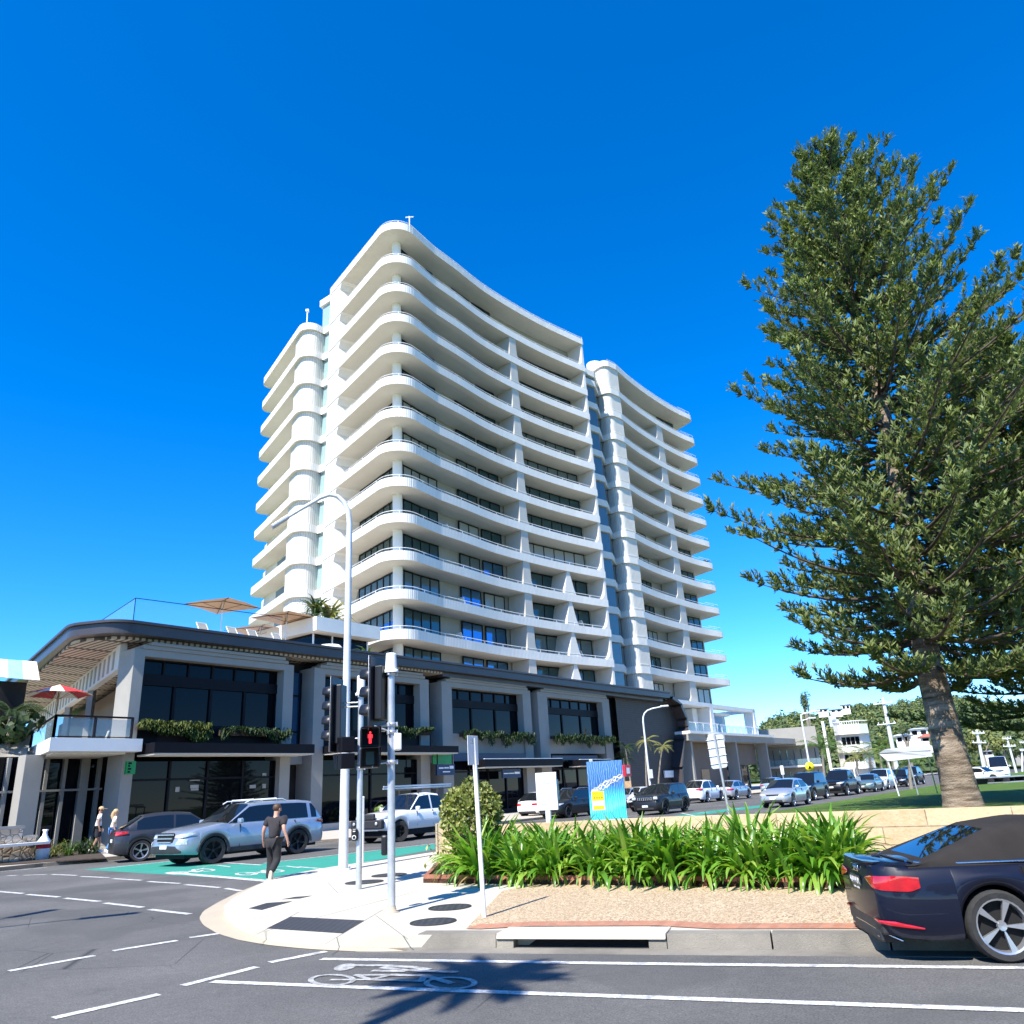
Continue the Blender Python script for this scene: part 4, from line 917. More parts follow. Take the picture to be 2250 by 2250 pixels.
def umbrella(name, label, p, z0, h, half, mat, sides=4, droop=.16, rot=0.0, alt=None, group=None, tilt=0):
    o = thing(name, label, 'parasol', (p.x,p.y,z0), rot, group)
    o.rotation_euler = (tilt, 0, rot)
    mb = MB(); mb.tube([(0,0,0),(0,0,h)], .035, 8); mb.build('pole', M['metal_pale'] if mat != 'canvas_red' else M['wood_post'], o)
    rim = h - half*droop*1.6; N_ = sides*4; A = []; B = []
    for i in range(N_):
        k = i % 4; a = 2*pi*(i//4 + k/4)/sides + pi/sides*1.0
        c0 = Vector((cos(2*pi*(i//4)/sides+pi/sides), sin(2*pi*(i//4)/sides+pi/sides))); c1 = Vector((cos(2*pi*(i//4+1)/sides+pi/sides), sin(2*pi*(i//4+1)/sides+pi/sides)))
        e = c0.lerp(c1, k/4)*half*(1.0 if sides > 4 else 1.41)
        A.append(Vector((e.x, e.y, rim + (.05 if k == 2 else .02 if k else 0))))
    for s_ in range(sides):
        me = MB()
        for k in range(4):
            i = s_*4+k; a, b = A[i], A[(i+1)%N_]
            q = [Vector((0,0,h+.02)), a*.5+Vector((0,0,(h*.5+rim*.0)*0)), a]
            m1 = Vector((a.x*.5, a.y*.5, rim+(h-rim)*.55)); m2 = Vector((b.x*.5, b.y*.5, rim+(h-rim)*.55)); top = Vector((0,0,h+.02))
            me.add([top, m1, m2], [(0,1,2)], None, True); me.add([m1, a, b, m2], [(0,1,2,3)], None, True)
            if k in (0,): me.add([a, b, b-Vector((0,0,.0)), a], [(0,1,2,3)])
        mm = M[alt] if (alt and s_ % 2) else M[mat]
        me.build('canopy_panel', mm, o, merge=True)
    r = MB()
    for s_ in range(sides): a = A[s_*4]; r.tube([(0,0,h-.03), (a.x*.5,a.y*.5,rim+(h-rim)*.55-.035), (a.x,a.y,rim-.03)], .018, 5); r.tube([(0,0,rim-.25), (a.x*.5,a.y*.5,rim+(h-rim)*.55-.04)], .014, 5)
    r.build('ribs', M['frame_dark'] if mat != 'canvas_red' else M['wood_post'], o); return o
def tz(px, py, s, n): 
    t, z = FS(px, py, s); return t, z
ug = 'square parasols on the roof terrace'
for (cx, cy, lx, s, lab, half, rt) in (((490,1320,0,44.5,'tan square parasol standing alone at the left of the roof terrace, against the sky',2.05,.35)), (630,1348,0,45.5,'tan square parasol in front of the white left wing, higher of the right-hand pair',2.1,.2), (572,1376,0,49.5,'tan square parasol lowest behind the loungers on the roof terrace',2.15,.3)):
    t, z = FS(cx, cy, s); p = TS(t, s); umbrella('parasol', lab, p, TZ, z-TZ, half*.84, 'canvas_tan', 4, .13, radians(54)+rt, None, ug)
def lounger(p, a, lab):
    o = thing('sun_lounger', lab, 'sun lounger', (p.x,p.y,TZ), a, 'loungers on the roof terrace')
    mb = MB(); mb.box((.2,0,.32), (1.3,.66,.05)); mb.build('seat', M['canvas_grey'], o)
    mb = MB(); mb.box((-.75,0,.72), (.05,.62,.95), Matrix.Rotation(radians(-32), 3, 'Y')); mb.build('backrest', M['canvas_grey'], o)
    mb = MB(); R = Matrix.Rotation(radians(-32), 3, 'Y')
    for y in (-.34,.34): mb.tube([(.85,y,.3),(-.48,y,.3),(-1.0,y,1.13)], .03, 6)
    mb.tube([(-1.0,-.34,1.13),(-1.0,.34,1.13)], .03, 6); mb.build('frame', M['metal_pale'], o)
    for x in (-.4,.75):
        for y in (-.3,.3): mb = MB(); mb.tube([(x,y,.3),(x,y,0)], .025, 6); mb.build('leg', M['metal_pale'], o)
for px, lab in ((468,'grey and white sun lounger seen under the lone left parasol'), (534,'grey and white sun lounger below the middle of the roof terrace parasols, left of two'), (579,'grey and white sun lounger below the right-hand parasols, right of two'), (633,'pale sun lounger half hidden beside the terrace pavilion')):
    t, z = FS(px, 1395, 41.0); lounger(TS(t, 41.2), radians(54-90)+.1, lab)
pv = thing('terrace_pavilion', 'low white flat-roofed pavilion with glass walls on the roof terrace beside the tower', 'pavilion', TS(36,46,TZ))
t0, za_ = FS(696, 1352, 43.5); t1, zb2 = FS(836, 1395, 43.5)
mb = MB(); mb.prism([TS(t0,43.5), TS(t1,43.5), TS(t1,50), TS(t0,53)], za_-1.05, za_-.05); mb.build('roof', M['wall_white'], pv, True)
mb = MB(); mb.prism([TS(t0+.6,44.6), TS(t1-.4,44.6), TS(t1-.4,49), TS(t0+.6,52)], TZ, za_-1.06); mb.build('glass_wall', M['shop_glass'], pv, True)
mb = MB()
for i in range(4): t = t0+.6+(t1-t0-1.0)*i/3; mb.tsbox(t-.05,t+.05,44.5,44.59,TZ,za_-1.06)
mb.build('mullion', M['metal_pale'], pv, True)
def rosette(name, lab, p, h, n, mat, group=None, w=.09, up=.5, cat='plant', seed=1):
    rnd = random.Random(seed); o = thing(name, lab, cat, p, 0, group); mb = MB()
    for i in range(n):
        a = rnd.uniform(0, 2*pi); e = rnd.uniform(up-.45, 1.45); l = h*rnd.uniform(.7,1.05); pts = []
        for j in range(5):
            f = j/4; el = e - f*f*.7; pts.append(Vector((cos(a)*cos(el), sin(a)*cos(el), sin(el))) * (l*f))
        sd = Vector((-sin(a), cos(a), 0)); vs = []
        for j, q in enumerate(pts): ww = w*(.5+1.1*j/4)*(1-j/4.03)*1.6+.004; vs += [q-sd*ww, q+sd*ww]
        mb.add(vs, [(2*j, 2*j+1, 2*j+3, 2*j+2) for j in range(4)])
    mb.build('leaves', M[mat], o); return o
t, z = FS(*zte(1330,400), 45.8); rosette('spiky_plant', 'large pale yellow-green spiky plant on the pavilion roof below the tower', TS(t,45.8,z-.2), 2.6, 60, 'palm_gold', seed=4, w=.12)
t, z = FS(*zte(1210,330), 46.4); rosette('spiky_plant', 'darker green spiky palm-like plant behind the pale one on the pavilion roof', TS(t,46.4,z-.3), 2.4, 60, 'dark_leaf', seed=5, w=.10)
for px, py, lab, sd in ((1650,660,'leafy green plant at the roof terrace edge left of the tall signal mast',7), (1815,665,'small bright green plant at the roof terrace edge right above the signal mast',8), (1140,610,'small leafy plant inside the glass at the foot of the terrace pavilion',9)):
    t, z = FS(*zte(px, py), 41.5); rosette('terrace_plant', lab, TS(t,41.5,TZ-.05), 1.5 if sd != 9 else 1.1, 34, 'palm_leaf', 'plants along the roof terrace edge', .13, .6, seed=sd)
dv = thing('terrace_sofa', 'round-backed white outdoor sofa behind the glass of the terrace pavilion', 'sofa', TS(FS(*zte(1330,610),42)[0],42,TZ))
mb = MB(); mb.lathe([(.05,.3),(.9,.3),(.95,.55),(.7,.8),(.6,.45),(.05,.45)], n=20); mb.build('seat', M['wall_white'], dv)
for a in range(4):
    mb = MB(); mb.tube([(.6*cos(a*pi/2),.6*sin(a*pi/2),.3),(.65*cos(a*pi/2),.65*sin(a*pi/2),0)], .03, 6); mb.build('leg', M['frame_dark'], dv)
t, z = FS(*zl(510,985), 46.0); umbrella('red_parasol', 'red and cream market parasol on the corner balcony of the podium', TS(t,46.0), 5.2, z-5.2, 1.75, 'canvas_red', 8, .20, .3, 'canvas_white')
# balcony table
t, z = FS(*zl(880,1400), 44.2); tb = thing('balcony_chair', 'low cream armchair behind the glass of the corner balcony', 'chair', TS(t,44.4,5.2), .4)
mb = MB(); mb.box((0,0,.35), (.7,.7,.18)); mb.build('seat', M['canvas_white'], tb, bevel=.04)
mb = MB(); mb.box((.3,0,.62), (.12,.7,.5), Matrix.Rotation(.25,3,'Y')); mb.build('backrest', M['canvas_white'], tb, bevel=.04)
for x in (-.3,.3):
    for y in (-.3,.3): mb = MB(); mb.tube([(x,y,0),(x,y,.3)], .025, 6); mb.build('leg', M['wood_post'], tb)

rosette('balcony_plant', 'dark potted plant on the tip balcony of the right wing, about half way up', Vector(rosette_late), 1.1, 30, 'dark_leaf', None, .1, .6, seed=31)
# ------------------------------------------------------------------ vehicles
CARF = {}
def interp(P, x):
    if x <= P[0][0]: return P[0][1]
    for (a, b), (c, d) in zip(P[:-1], P[1:]):
        if x <= c: return b + (d-b)*(x-a)/(c-a) if c > a else d
    return P[-1][1]
def sm_interp(P, x, w=.12):
    return (interp(P, x-w)+2*interp(P, x)+interp(P, x+w))/4
def wheel_mesh(r, wd, style, rimmat, nsp):
    tyre = MB(); rr = r*(.72 if style != 'big' else .60)*(1.07 if wd > .232 and wd < .239 else 1)
    tyre.lathe([(rr,-wd/2+.01),(r*.93,-wd/2),(r*.985,-wd/2+.03),(r,-wd/4),(r,wd/4),(r*.985,wd/2-.03),(r*.93,wd/2),(rr,wd/2-.01),(rr*.98,wd/2-.04),(rr*.98,-wd/2+.04)], M=Matrix.Rotation(-pi/2,3,'X'), n=32)
    rim = MB(); R = Matrix.Rotation(-pi/2,3,'X')
    rim.lathe([(rr,wd/2-.012),(rr*.93,wd/2-.02),(rr*.90,wd/2-.05),(rr*.88,-wd/2+.04)], M=R, n=32)
    rim.lathe([(0,wd/2-.035),(rr*.17,wd/2-.03),(rr*.2,wd/2-.06)], M=R, n=16)
    for i in range(nsp):
        a = 2*pi*i/nsp + .3
        subs = ((-.13,.13),) if style == 'five' else ((-.16,-.05),(.05,.16))
        for s0, s1 in subs:
            vs = []
            for rad, k in ((rr*.14,.75),(rr*.93,1.25 if style == 'five' else 1.0)):
                for ss in (s0, s1):
                    q = a + ss*k*(1.6 if rad < rr*.5 else .85)
                    for h in (wd/2-.022-(.02 if rad < rr*.5 else 0), wd/2-.07): vs.append(R @ Vector((rad*cos(q), rad*sin(q), h)))
            rim.add(vs, [(0,2,6,4),(1,5,7,3),(0,4,5,1),(2,3,7,6)])
    hub = MB(); hub.lathe([(0,wd/2-.10),(rr*.89,wd/2-.10)], M=R, n=24)
    return tyre, rim, hub
def car(label, cat, pos, head, L=4.5, Wd=1.8, H=1.5, wb=2.65, fo=.9, wr=.33, tw=.21, paint='silver', hood=.95, nose=.75, belt=.98, tail=.95, sill=.24,
        cowl=.95, roof0=.25, roof1=-1.5, rear=-2.05, deck=None, notch=None, rim='alloy', nsp=5, style='five', steer=0, group=None, scale=1.0, pillars=(), name='parked_car',
        lamp=True, rails=False, grille='wide', plate=True, lampz=None, soft=False, tumble=.17, detail=1, clad=False, taper=.10, bed=None, tailz=None, lights=None):
    rootc = thing(name, label, cat, (pos.x, pos.y, 0), pi/2-radians(head), group); rootc.scale = scale if isinstance(scale, tuple) else (scale,)*3
    hw = Wd/2; xf = L/2; xr = -L/2; wf = xf-fo; wrr = wf-wb
    nst = 64 if detail else 40
    deckP = [(xr, tail-.03), (xr+.12, tail)]
    if bed is not None: deckP += [(bed-.02, tail), (bed+.02, belt)]
    elif notch is not None: deckP += [(notch, belt-.01)]
    deckP += [(rear+.05, belt), (cowl-.05, belt), (cowl+.1, hood+.02), (xf-.55, nose+(hood-nose)*.55), (xf-.2, nose), (xf, nose-.14)]
    deckP.sort()
    def dk(x): return sm_interp(deckP, x, .10)
    Ra = wr*1.13
    def bot(x):
        b = sill + (.05*max(0,(abs(x)-(L/2-.55))/.55))
        for wx in (wf, wrr):
            if abs(x-wx) < Ra: b = max(b, wr + sqrt(Ra*Ra-(x-wx)**2))
        return b
    def wid(x):
        f = max(0, (x-(xf-1.0))/1.0); r = max(0, ((xr+.9)-x)/.9); 
        qf = min(1, max(0, (x-(xf-.42))/.42)); qr = min(1, max(0, ((xr+.38)-x)/.38))
        return hw*(1-taper*1.1*f**2.2-taper*.7*r**2.4)*(1-.24*(1-sqrt(1-.98*qf*qf)))*(1-.22*(1-sqrt(1-.98*qr*qr)))
    xs = set(xr + (xf-xr)*i/nst for i in range(nst+1))
    for wx in (wf, wrr):
        for q in range(13): xs.add(wx + Ra*cos(pi*q/12)*.9999)
        xs.add(wx+Ra*1.002); xs.add(wx-Ra*1.002)
    for e in (.006,.015,.03,.05,.08,.12,.17,.23,.3): xs.add(xf-e); xs.add(xr+e)
    xs = sorted(xs); rows = []
    for x in xs:
        w, zd_, b = wid(x), dk(x), bot(x); zs = min(belt-.05, zd_-.045); zs = max(zs, b+.03)
        sec = [(.92, b), (.965, b+(zs-b)*.10), (.99, b+(zs-b)*.30), (1.0, b+(zs-b)*.55), (.985, b+(zs-b)*.72), (.965, b+(zs-b)*.86), (.93, zs), (.90, zd_-.012), (.84, zd_+.006), (.55, zd_+.03), (.25, zd_+.042), (0, zd_+.045)]
        row = []
        for fy, z in sec:
            e = 0
            if x > xf-.5: k = ((x-(xf-.5))/.5)**2; e = -k*(.55*max(0,z-.55)**1.5 + .35*max(0,.42-z)) 
            if x < xr+.4: k = (((xr+.4)-x)/.4)**2; e = k*(.16*max(0,z-.75)**1.0 + .35*max(0,.40-z))
            row.append((x+e, fy*w, z))
        rows.append(row)
    n = len(rows[0]); body = MB(); vs = []; fs = []
    for r in rows: vs += [Vector(p) for p in r]
    m0 = len(vs)
    for r in rows: vs += [Vector((p[0], -p[1], p[2])) for p in r]
    for i in range(len(rows)-1):
        for j in range(n-1):
            a = i*n+j; fs.append((a, a+n, a+n+1, a+1)); a += m0; fs.append((a, a+1, a+n+1, a+n))
    for i, rev in ((0, False), (len(rows)-1, True)):
        for j in range(n-1): q = (i*n+j, i*n+j+1, m0+i*n+j+1, m0+i*n+j); fs.append(q[::-1] if rev else q)
    body.add(vs, fs, None, True); body = body.build('body', M['p_'+paint], rootc, merge=True, sharp=42)
    mod = None
    ub = MB(); ub.box(((wf+wrr)/2, 0, .42), (L-.5, Wd*.80, .40)); ub.box(((wf+wrr)/2,0,.36),(wb-2*Ra-.02, Wd*.93, .24)); ub.build('underbody', M['under'], rootc)
    if clad:
        cl = MB()
        for wx in (wf, wrr):
            for sy in (-1, 1):
                vs = []; fs = []
                for q in range(17):
                    a = pi*q/16
                    for rr_, yy in ((Ra*.99, hw*1.0), (Ra*1.13, hw*1.012), (Ra*1.14, hw*.97)):
                        vs.append((wx+rr_*cos(a), sy*yy*wid(wx)/hw, max(sill, wr*.95+rr_*sin(a))))
                for q in range(16):
                    for j in range(2): fs.append((q*3+j, q*3+j+1, q*3+j+4, q*3+j+3))
                cl.add(vs, fs)
        for sy in (-1,1): cl.box(((wf+wrr)/2, sy*hw*.965, sill+.06), (wb-2*Ra*1.05, .06, .13))
        cl.build('cladding', M['trim'], rootc)
    # greenhouse
    rz = [(rear, belt+.01), (roof1, H-.06), (roof1+.45, H-.01), ((roof0+roof1)/2, H), (roof0-.3, H-.02), (roof0, H-.055), (cowl, belt+.01)]
    rz.sort(); gx = sorted(set([rear+(cowl-rear)*i/36 for i in range(37)] + [roof1, roof0] + [p for ab in pillars for p in ab])); R_ = []
    for x in gx:
        z = interp(rz, x); f = max(0.0, min(1.0, (z-belt)/(H-belt))); w = min(wid(x), hw)
        ye = w*(.90-tumble*f); zz = max(belt, z-.02*f)
        R_.append([(x, w*.90, belt-.03), (x, w*.895, belt+.012), (x, ye+.01, max(belt+.012, zz-.07*f)), (x, ye-.03, zz), (x, ye*.72, z+.012*f), (x, 0, z+.028*f)])
    parts = {}
    def face(key, v): parts.setdefault(key, MB()).add(v, [(0,1,2,3)], None, True)
    roofm = 'roof'
    for i in range(len(gx)-1):
        xm = (gx[i]+gx[i+1])/2; a, b = R_[i], R_[i+1]
        inp = any(p0 <= xm <= p1 for p0, p1 in pillars)
        for j in range(5):
            for sy in (1, -1):
                q = [Vector((p[0], sy*p[1], p[2])) for p in (a[j], b[j], b[j+1], a[j+1])]
                if sy < 0: q.reverse()
                if j == 0: key = 'roof'
                elif j == 1: key = 'roof' if inp else 'side_window'
                elif j == 2: key = 'roof'
                elif xm > roof0: key = 'roof' if j == 3 and False else 'windscreen'
                elif xm < roof1-.02 and xm > rear+(.12 if soft else 0): key = ('rear_window' if not soft or (j == 4 and xm < roof1-.08) else 'roof')
                else: key = 'roof'
                face(key, q)
    for key, me in parts.items():
        mm = M['car_glass'] if 'wind' in key else (M['soft_top'] if soft else M['p_'+paint])
        me.build(key, mm, rootc, merge=True, sharp=50)
    # wheels
    ty, ri, hu = wheel_mesh(wr, tw, style, rim, nsp)
    first = None
    for wx in (wf, wrr):
        for sy in (1, -1):
            if first is None:
                w_ = bpy.data.objects.new('wheel', None); C.objects.link(w_); w_.parent = rootc
                t1 = ty.build('tyre', M['tyre'], w_, sharp=50); r1 = ri.build('rim', M[rim], w_, sharp=35); h1 = hu.build('brake', M['under'], w_); first = (w_, t1, r1, h1)
            else:
                w_ = first[0].copy(); C.objects.link(w_); w_.parent = rootc
                for q in first[1:]: c = q.copy(); C.objects.link(c); c.parent = w_
            w_.location = (wx, sy*(hw-tw/2-.012)*wid(wx)/hw, wr); w_.rotation_euler = (0, random.uniform(0,6), (0 if sy > 0 else pi) + (steer if wx == wf else 0))
            w_.rotation_mode = 'ZYX' if False else 'XYZ'
    def rb(nm, c, s, m, bev=.02, rz_=0, par=None):
        mb = MB(); mb.box((0,0,0), s); o = mb.build(nm, M[m], par or rootc, bevel=bev); o.location = c; o.rotation_euler = (0,0,rz_); return o
    lz = lampz or (nose-.07); fx = xf-.16; wfx = wid(xf-.15)
    def surf(sd, q, z, out=.012):     # q metres from the centre line round the corner, sd +1 front / -1 rear
        xe = xf if sd > 0 else xr; we = wid(xe)
        if q <= we: x, y = xe, q
        else:
            x = xe - sd*(q-we); y = wid(x)*.985
            d = abs(x-xe); lim = .42
        if sd > 0: k = max(0, (x-(xf-.5))/.5)**2; e = -k*(.55*max(0,z-.55)**1.5 + .35*max(0,.42-z))
        else: k = max(0, ((xr+.4)-x)/.4)**2; e = k*(.16*max(0,z-.75) + .35*max(0,.40-z))
        return Vector((x+e+sd*out*(1 if q <= we+.25 else .3), y + (out*.5 if q > we-.1 else 0), z))
    def wrap(nm, sd, sy, q0, q1, zl, zh, m, n=12, out=.012):
        mb = MB(); vs = []
        for i in range(n+1):
            t = i/n; q = q0+(q1-q0)*t; a_, b_ = interp(zl, t), interp(zh, t)
            for z in (a_, (a_+b_)/2, b_): p = surf(sd, q, z, out + (.008 if z not in (a_, b_) else 0)); vs.append(Vector((p.x, sy*p.y, p.z)))
        fs = [(3*i+j, 3*i+j+3, 3*i+j+4, 3*i+j+1) for i in range(n) for j in (0,1)]
        if sd*sy < 0: fs = [g[::-1] for g in fs]
        mb.add(vs, fs, None, True); return mb.build(nm, M[m], rootc)
    CARF['wrap'] = wrap; CARF['surf'] = surf; CARF['wid'] = wid
    if lights is None:
        we_ = wid(xf); wr_ = wid(xr); tz_ = (tailz or tail-.16)
        for sy in (1,-1):
            wrap('headlight', 1, sy, we_*.62, we_+.42, [(0,lz-.045),(.4,lz-.075),(1,lz+.02)], [(0,lz+.02),(.5,lz+.055),(1,lz+.075)], 'clear_lens')
            wrap('tail_light', -1, sy, wr_*.60, wr_+.40, [(0,tz_-.055),(.5,tz_-.08),(1,tz_-.03)], [(0,tz_+.045),(.5,tz_+.06),(1,tz_+.05)], 'red_lens')
    for sy in (1,-1):
        o = rb('mirror', (cowl-.28, sy*(hw+.08), belt+.07), (.12,.20,.15), 'p_'+paint, .04)
        for hx in ((roof0-.55), (roof0-1.45)) if detail and not soft else ():
            if hx > wrr: rb('door_handle', (hx-.15, sy*hw*.985, belt-.13), (.18,.035,.03), 'p_'+paint if paint not in ('silver_blue',) else 'chrome', .008)
        if detail:
            for dx in ((cowl-.35), (cowl-1.35), (cowl-2.25)) if not soft else ((cowl-.35),(cowl-1.65)):
                if dx > wrr+.1: rb('door_seam', (dx, sy*(hw*.945), (belt+sill)/2+.05), (.012,hw*.085,belt-sill-.16), 'under', 0)
    gz = nose-.10
    if grille == 'slots':
        rb('grille', (xf-.035, 0, nose-.11), (.06, wfx*1.15, .17), 'chrome', .02)
        for i in range(7): rb('grille_slot', (xf-.004, (i-3)*wfx*.15, nose-.11), (.02,.075,.14), 'under', .01)
    elif grille == 'bars':
        rb('grille', (xf-.055, 0, nose-.13), (.08, wfx*1.05, .30), 'under', .04)
        for i in range(3): rb('grille_bar', (xf-.012, 0, nose-.03-.105*i), (.045, wfx*(1.08-.1*i), .042), 'chrome', .012)
    elif grille: rb('grille', (xf-.04, 0, nose-.12), (.07, wfx*.95, .10), 'under', .03)
    rb('lower_grille', (xf-.05, 0, sill+.13), (.08, wfx*1.35, .15), 'trim', .03)
    if plate:
        rb('number_plate', (xf+.0, 0, sill+.25), (.03,.37,.11), 'plate', .005); rb('number_plate', (xr-.0, 0, tail-.34), (.03,.37,.11), 'plate', .005)
    rb('rear_bumper', (xr+.07, 0, sill+.12), (.12, hw*1.5, .16), 'trim', .03)
    if rails:
        for sy in (1,-1):
            mb = MB(); mb.tube([(roof0-.35, sy*hw*.66, H-.03),(roof0-.55, sy*hw*.66, H+.06),(roof1+.35, sy*hw*.66, H+.05),(roof1+.2, sy*hw*.66, H-.03)], .022, 6); mb.build('roof_rail', M['alloy'], rootc)
    return rootc
def mid(p, head, back): return p - az(head)*back
SA = degrees(ST)
# silver-blue seven-seat SUV coming towards the corner in the street
f_, r_ = G(460.7,1899.7), G(653.1,1876.2)
suvc = (f_+r_)/2 + BV*1.05 + TV*.12
suv = car('silver-blue seven-seat SUV with roof bars waiting on the green bike box', 'car', suvc, SA+180, L=4.9, Wd=1.92, H=1.70, wb=2.84, fo=.98, wr=.385, tw=.24, paint='silver_blue', hood=1.12, nose=.93, belt=1.10, tail=1.10, sill=.30,
          cowl=1.02, roof0=.28, roof1=-1.98, rear=-2.30, rim='alloy_dark', nsp=5, style='split', pillars=((-1.9,-1.78),(-.72,-.62),(-2.4,-2.12)), name='suv', grille='bars', clad=True, scale=(1.24,1.13,1.12), tailz=1.0)
for sy in (1,-1): CARF['wrap']('bumper_insert', 1, sy, 0, CARF['wid'](2.45)+.10, [(0,.36),(1,.38)], [(0,.60),(.8,.58),(1,.44)], 'trim', 10, .01); CARF['wrap']('fog_lamp', 1, sy, CARF['wid'](2.45)*.92, CARF['wid'](2.45)+.22, [(0,.62),(1,.60)], [(0,.70),(1,.76)], 'clear_lens', 6, .014)
for x in (.05,-.75):
    mb = MB(); mb.tube([(x,-.62,1.70),(x,-.58,1.78),(x,.58,1.78),(x,.62,1.70)], .022, 6); mb.build('roof_bar', M['metal_pale'], suv)
mb = MB()
for sy in (1,-1): mb.tube([(.35,sy*.60,1.68),(.2,sy*.62,1.755),(-.95,sy*.62,1.755),(-1.1,sy*.60,1.69)], .022, 6)
mb.build('roof_rail', M['metal_pale'], suv)
# dark graphite crossover parked at the kerb on the left
w = G(310,1893)
dk_ = car('dark graphite crossover parked at the left kerb behind the silver-blue SUV', 'car', w + az(SA+20)*1.45 + az(SA-70)*.90, SA+20, L=4.45, Wd=1.82, H=1.56, wb=2.7, fo=.9, wr=.35, paint='graphite', belt=1.02, tail=1.05, hood=1.0, nose=.82, roof1=-1.35, rear=-2.05, rim='alloy', style='split', clad=True, scale=1.1, pillars=((-2.1,-1.55),(-.35,-.28)), tailz=.96)
# white utility with bull bar and ladder rack
w = G(897,1848)
ut = car('white four-wheel-drive utility with black bull bar and a ladder on its roof rack', 'utility', w + az(SA+178)*-1.2 + BV*.98, SA+178, L=5.2, Wd=1.9, H=1.82, wb=3.05, fo=1.0, wr=.40, tw=.27, paint='white', hood=1.16, nose=1.0, belt=1.16, tail=1.12, sill=.44, cowl=.95, roof0=.25, roof1=-1.0, rear=-1.35, rim='under', style='big', bed=-1.36, name='utility_truck', scale=1.05, lampz=.98, pillars=((-.45,-.36),(-1.4,-1.12)), steer=-.35, grille='wide')
mb = MB(); mb.box((2.56,0,.72), (.22,1.72,.34)); mb.box((2.60,0,1.0), (.16,.9,.24)); mb.build('bull_bar', M['trim'], ut, bevel=.05)
for y in (-.62,.62): mb = MB(); mb.ball((2.70,y,.75), (.03,.07,.07)); mb.build('spot_lamp', M['clear_lens'], ut)
mb = MB()
for sy in (-.55,.55):
    mb.tube([(.1,sy,1.80),(.1,sy,1.98)], .03, 6); mb.tube([(-2.4,sy,1.1),(-2.4,sy,2.0)], .03, 6); mb.tube([(-1.2,sy,1.75),(-1.2,sy,1.98)], .03, 6)
for x in (.1,-1.2,-2.4): mb.tube([(x,-.72,1.98),(x,.72,1.98)], .03, 6)
mb.build('ladder_rack', M['trim'], ut)
ld = thing('ladder', 'aluminium extension ladder tied on the white utility roof rack', 'ladder', (ut.location.x, ut.location.y, 0), ut.rotation_euler.z)
mb = MB()
for y in (-.2,.2):
    for dz in (0,.09): mb.box((-.55,y+dz*.3,2.15+dz), (4.2,.035,.06))
mb.build('stiles', M['alu_sheet'], ld)
for i in range(13): mb = MB(); mb.tube([(-2.5+.32*i,-.2,2.15),(-2.5+.32*i,.2,2.15)], .016, 5); mb.build('rung', M['alu_sheet'], ld)
# cars seen between shrub, board and cabinet
def at_head(px, py, back, s_off, head): return G(px, py) + az(head)*-back + BV*s_off
car('white hatchback half hidden behind the round shrub, front wheel showing', 'car', TS(46.5,32.3), SA, L=4.3, Wd=1.78, H=1.48, wb=2.6, fo=.88, wr=.32, paint='white', belt=.97, hood=.95, nose=.76, cowl=.85, roof0=.1, roof1=-1.4, rear=-2.0, rim='alloy_dark', pillars=((-2.0,-1.7),(-.5,-.42)), scale=1.08)
car('dark blue-grey SUV with white roof rail between the white board and the painted cabinet', 'car', at_head(1268,1797,2.0*-1,1.1,SA+180)+TV*3.6+BV*.5, SA+180, L=4.6, Wd=1.86, H=1.66, wb=2.7, fo=.92, wr=.36, paint='charcoal', belt=1.07, hood=1.05, nose=.88, cowl=.95, roof0=.2, roof1=-1.75, rear=-2.2, rails=True, rim='alloy_dark', pillars=((-2.2,-1.85),), scale=1.0)
car('silver car whose tail shows left of the white information board', 'car', TS(57.5,32.2), SA+180, L=4.3, Wd=1.78, H=1.46, wb=2.6, paint='silver', belt=.96, pillars=((-2.0,-1.75),))
car('near-black car mostly hidden behind the painted sea cabinet', 'car', TS(50.5,26.2), SA+180, L=4.5, Wd=1.82, H=1.5, wb=2.65, paint='black', pillars=((-2.1,-1.8),))
a_, b_ = G(*zd(475,1455)), G(*zd(720,1432))
jp = car('boxy dark grey four-wheel drive with a seven-slot grille driving towards the camera', 'car', (a_+b_)/2 + BV*.95, SA+180, L=4.45, Wd=1.82, H=1.68, wb=2.64, fo=.9, wr=.37, tw=.23, paint='charcoal', hood=1.08, nose=1.0, belt=1.08, tail=1.1, cowl=.72, roof0=.12, roof1=-1.9, rear=-2.18, rim='alloy_dark', style='split', name='suv', grille='slots', clad=True, lampz=.93, taper=.05, tumble=.12, pillars=((-2.3,-2.0),(-.9,-.82),(-.05,.0)), lights=1)
for sy in (1,-1):
    mb = MB(); mb.box((2.19,sy*.70,.92), (.10,.28,.17)); mb.build('headlight', M['clear_lens'], jp, bevel=.05)
w = G(*zd(890,1345)); car('white SUV with raked rear window parked at the far kerb behind the grey four-wheel drive', 'car', w + az(SA)*1.3 + BV*.95, SA, L=4.7, Wd=1.88, H=1.68, wb=2.7, wr=.37, paint='white', belt=1.05, tail=1.08, hood=1.05, nose=.85, roof1=-1.3, rear=-2.15, pillars=((-2.2,-1.75),(-.3,-.22)), scale=1.03, tailz=1.0, name='suv')
w = G(*zd(1170,1318)); car('silver-white hatchback parked at the far kerb ahead of the white SUV', 'car', w + az(SA)*1.25 + BV*.9, SA, L=4.3, Wd=1.76, H=1.45, wb=2.6, paint='silver', belt=.97, roof1=-1.1, rear=-1.95, pillars=((-2.0,-1.55),(-.3,-.22)), scale=1.08)
car('pale blue hatchback at the far kerb ahead of the silver-white hatchback', 'car', TS(85.5,30.0), SA, L=4.1, Wd=1.72, H=1.48, wb=2.5, paint='lightblue', belt=.97, roof1=-1.3, rear=-1.9, pillars=((-2.0,-1.6),), scale=1.05, detail=0)
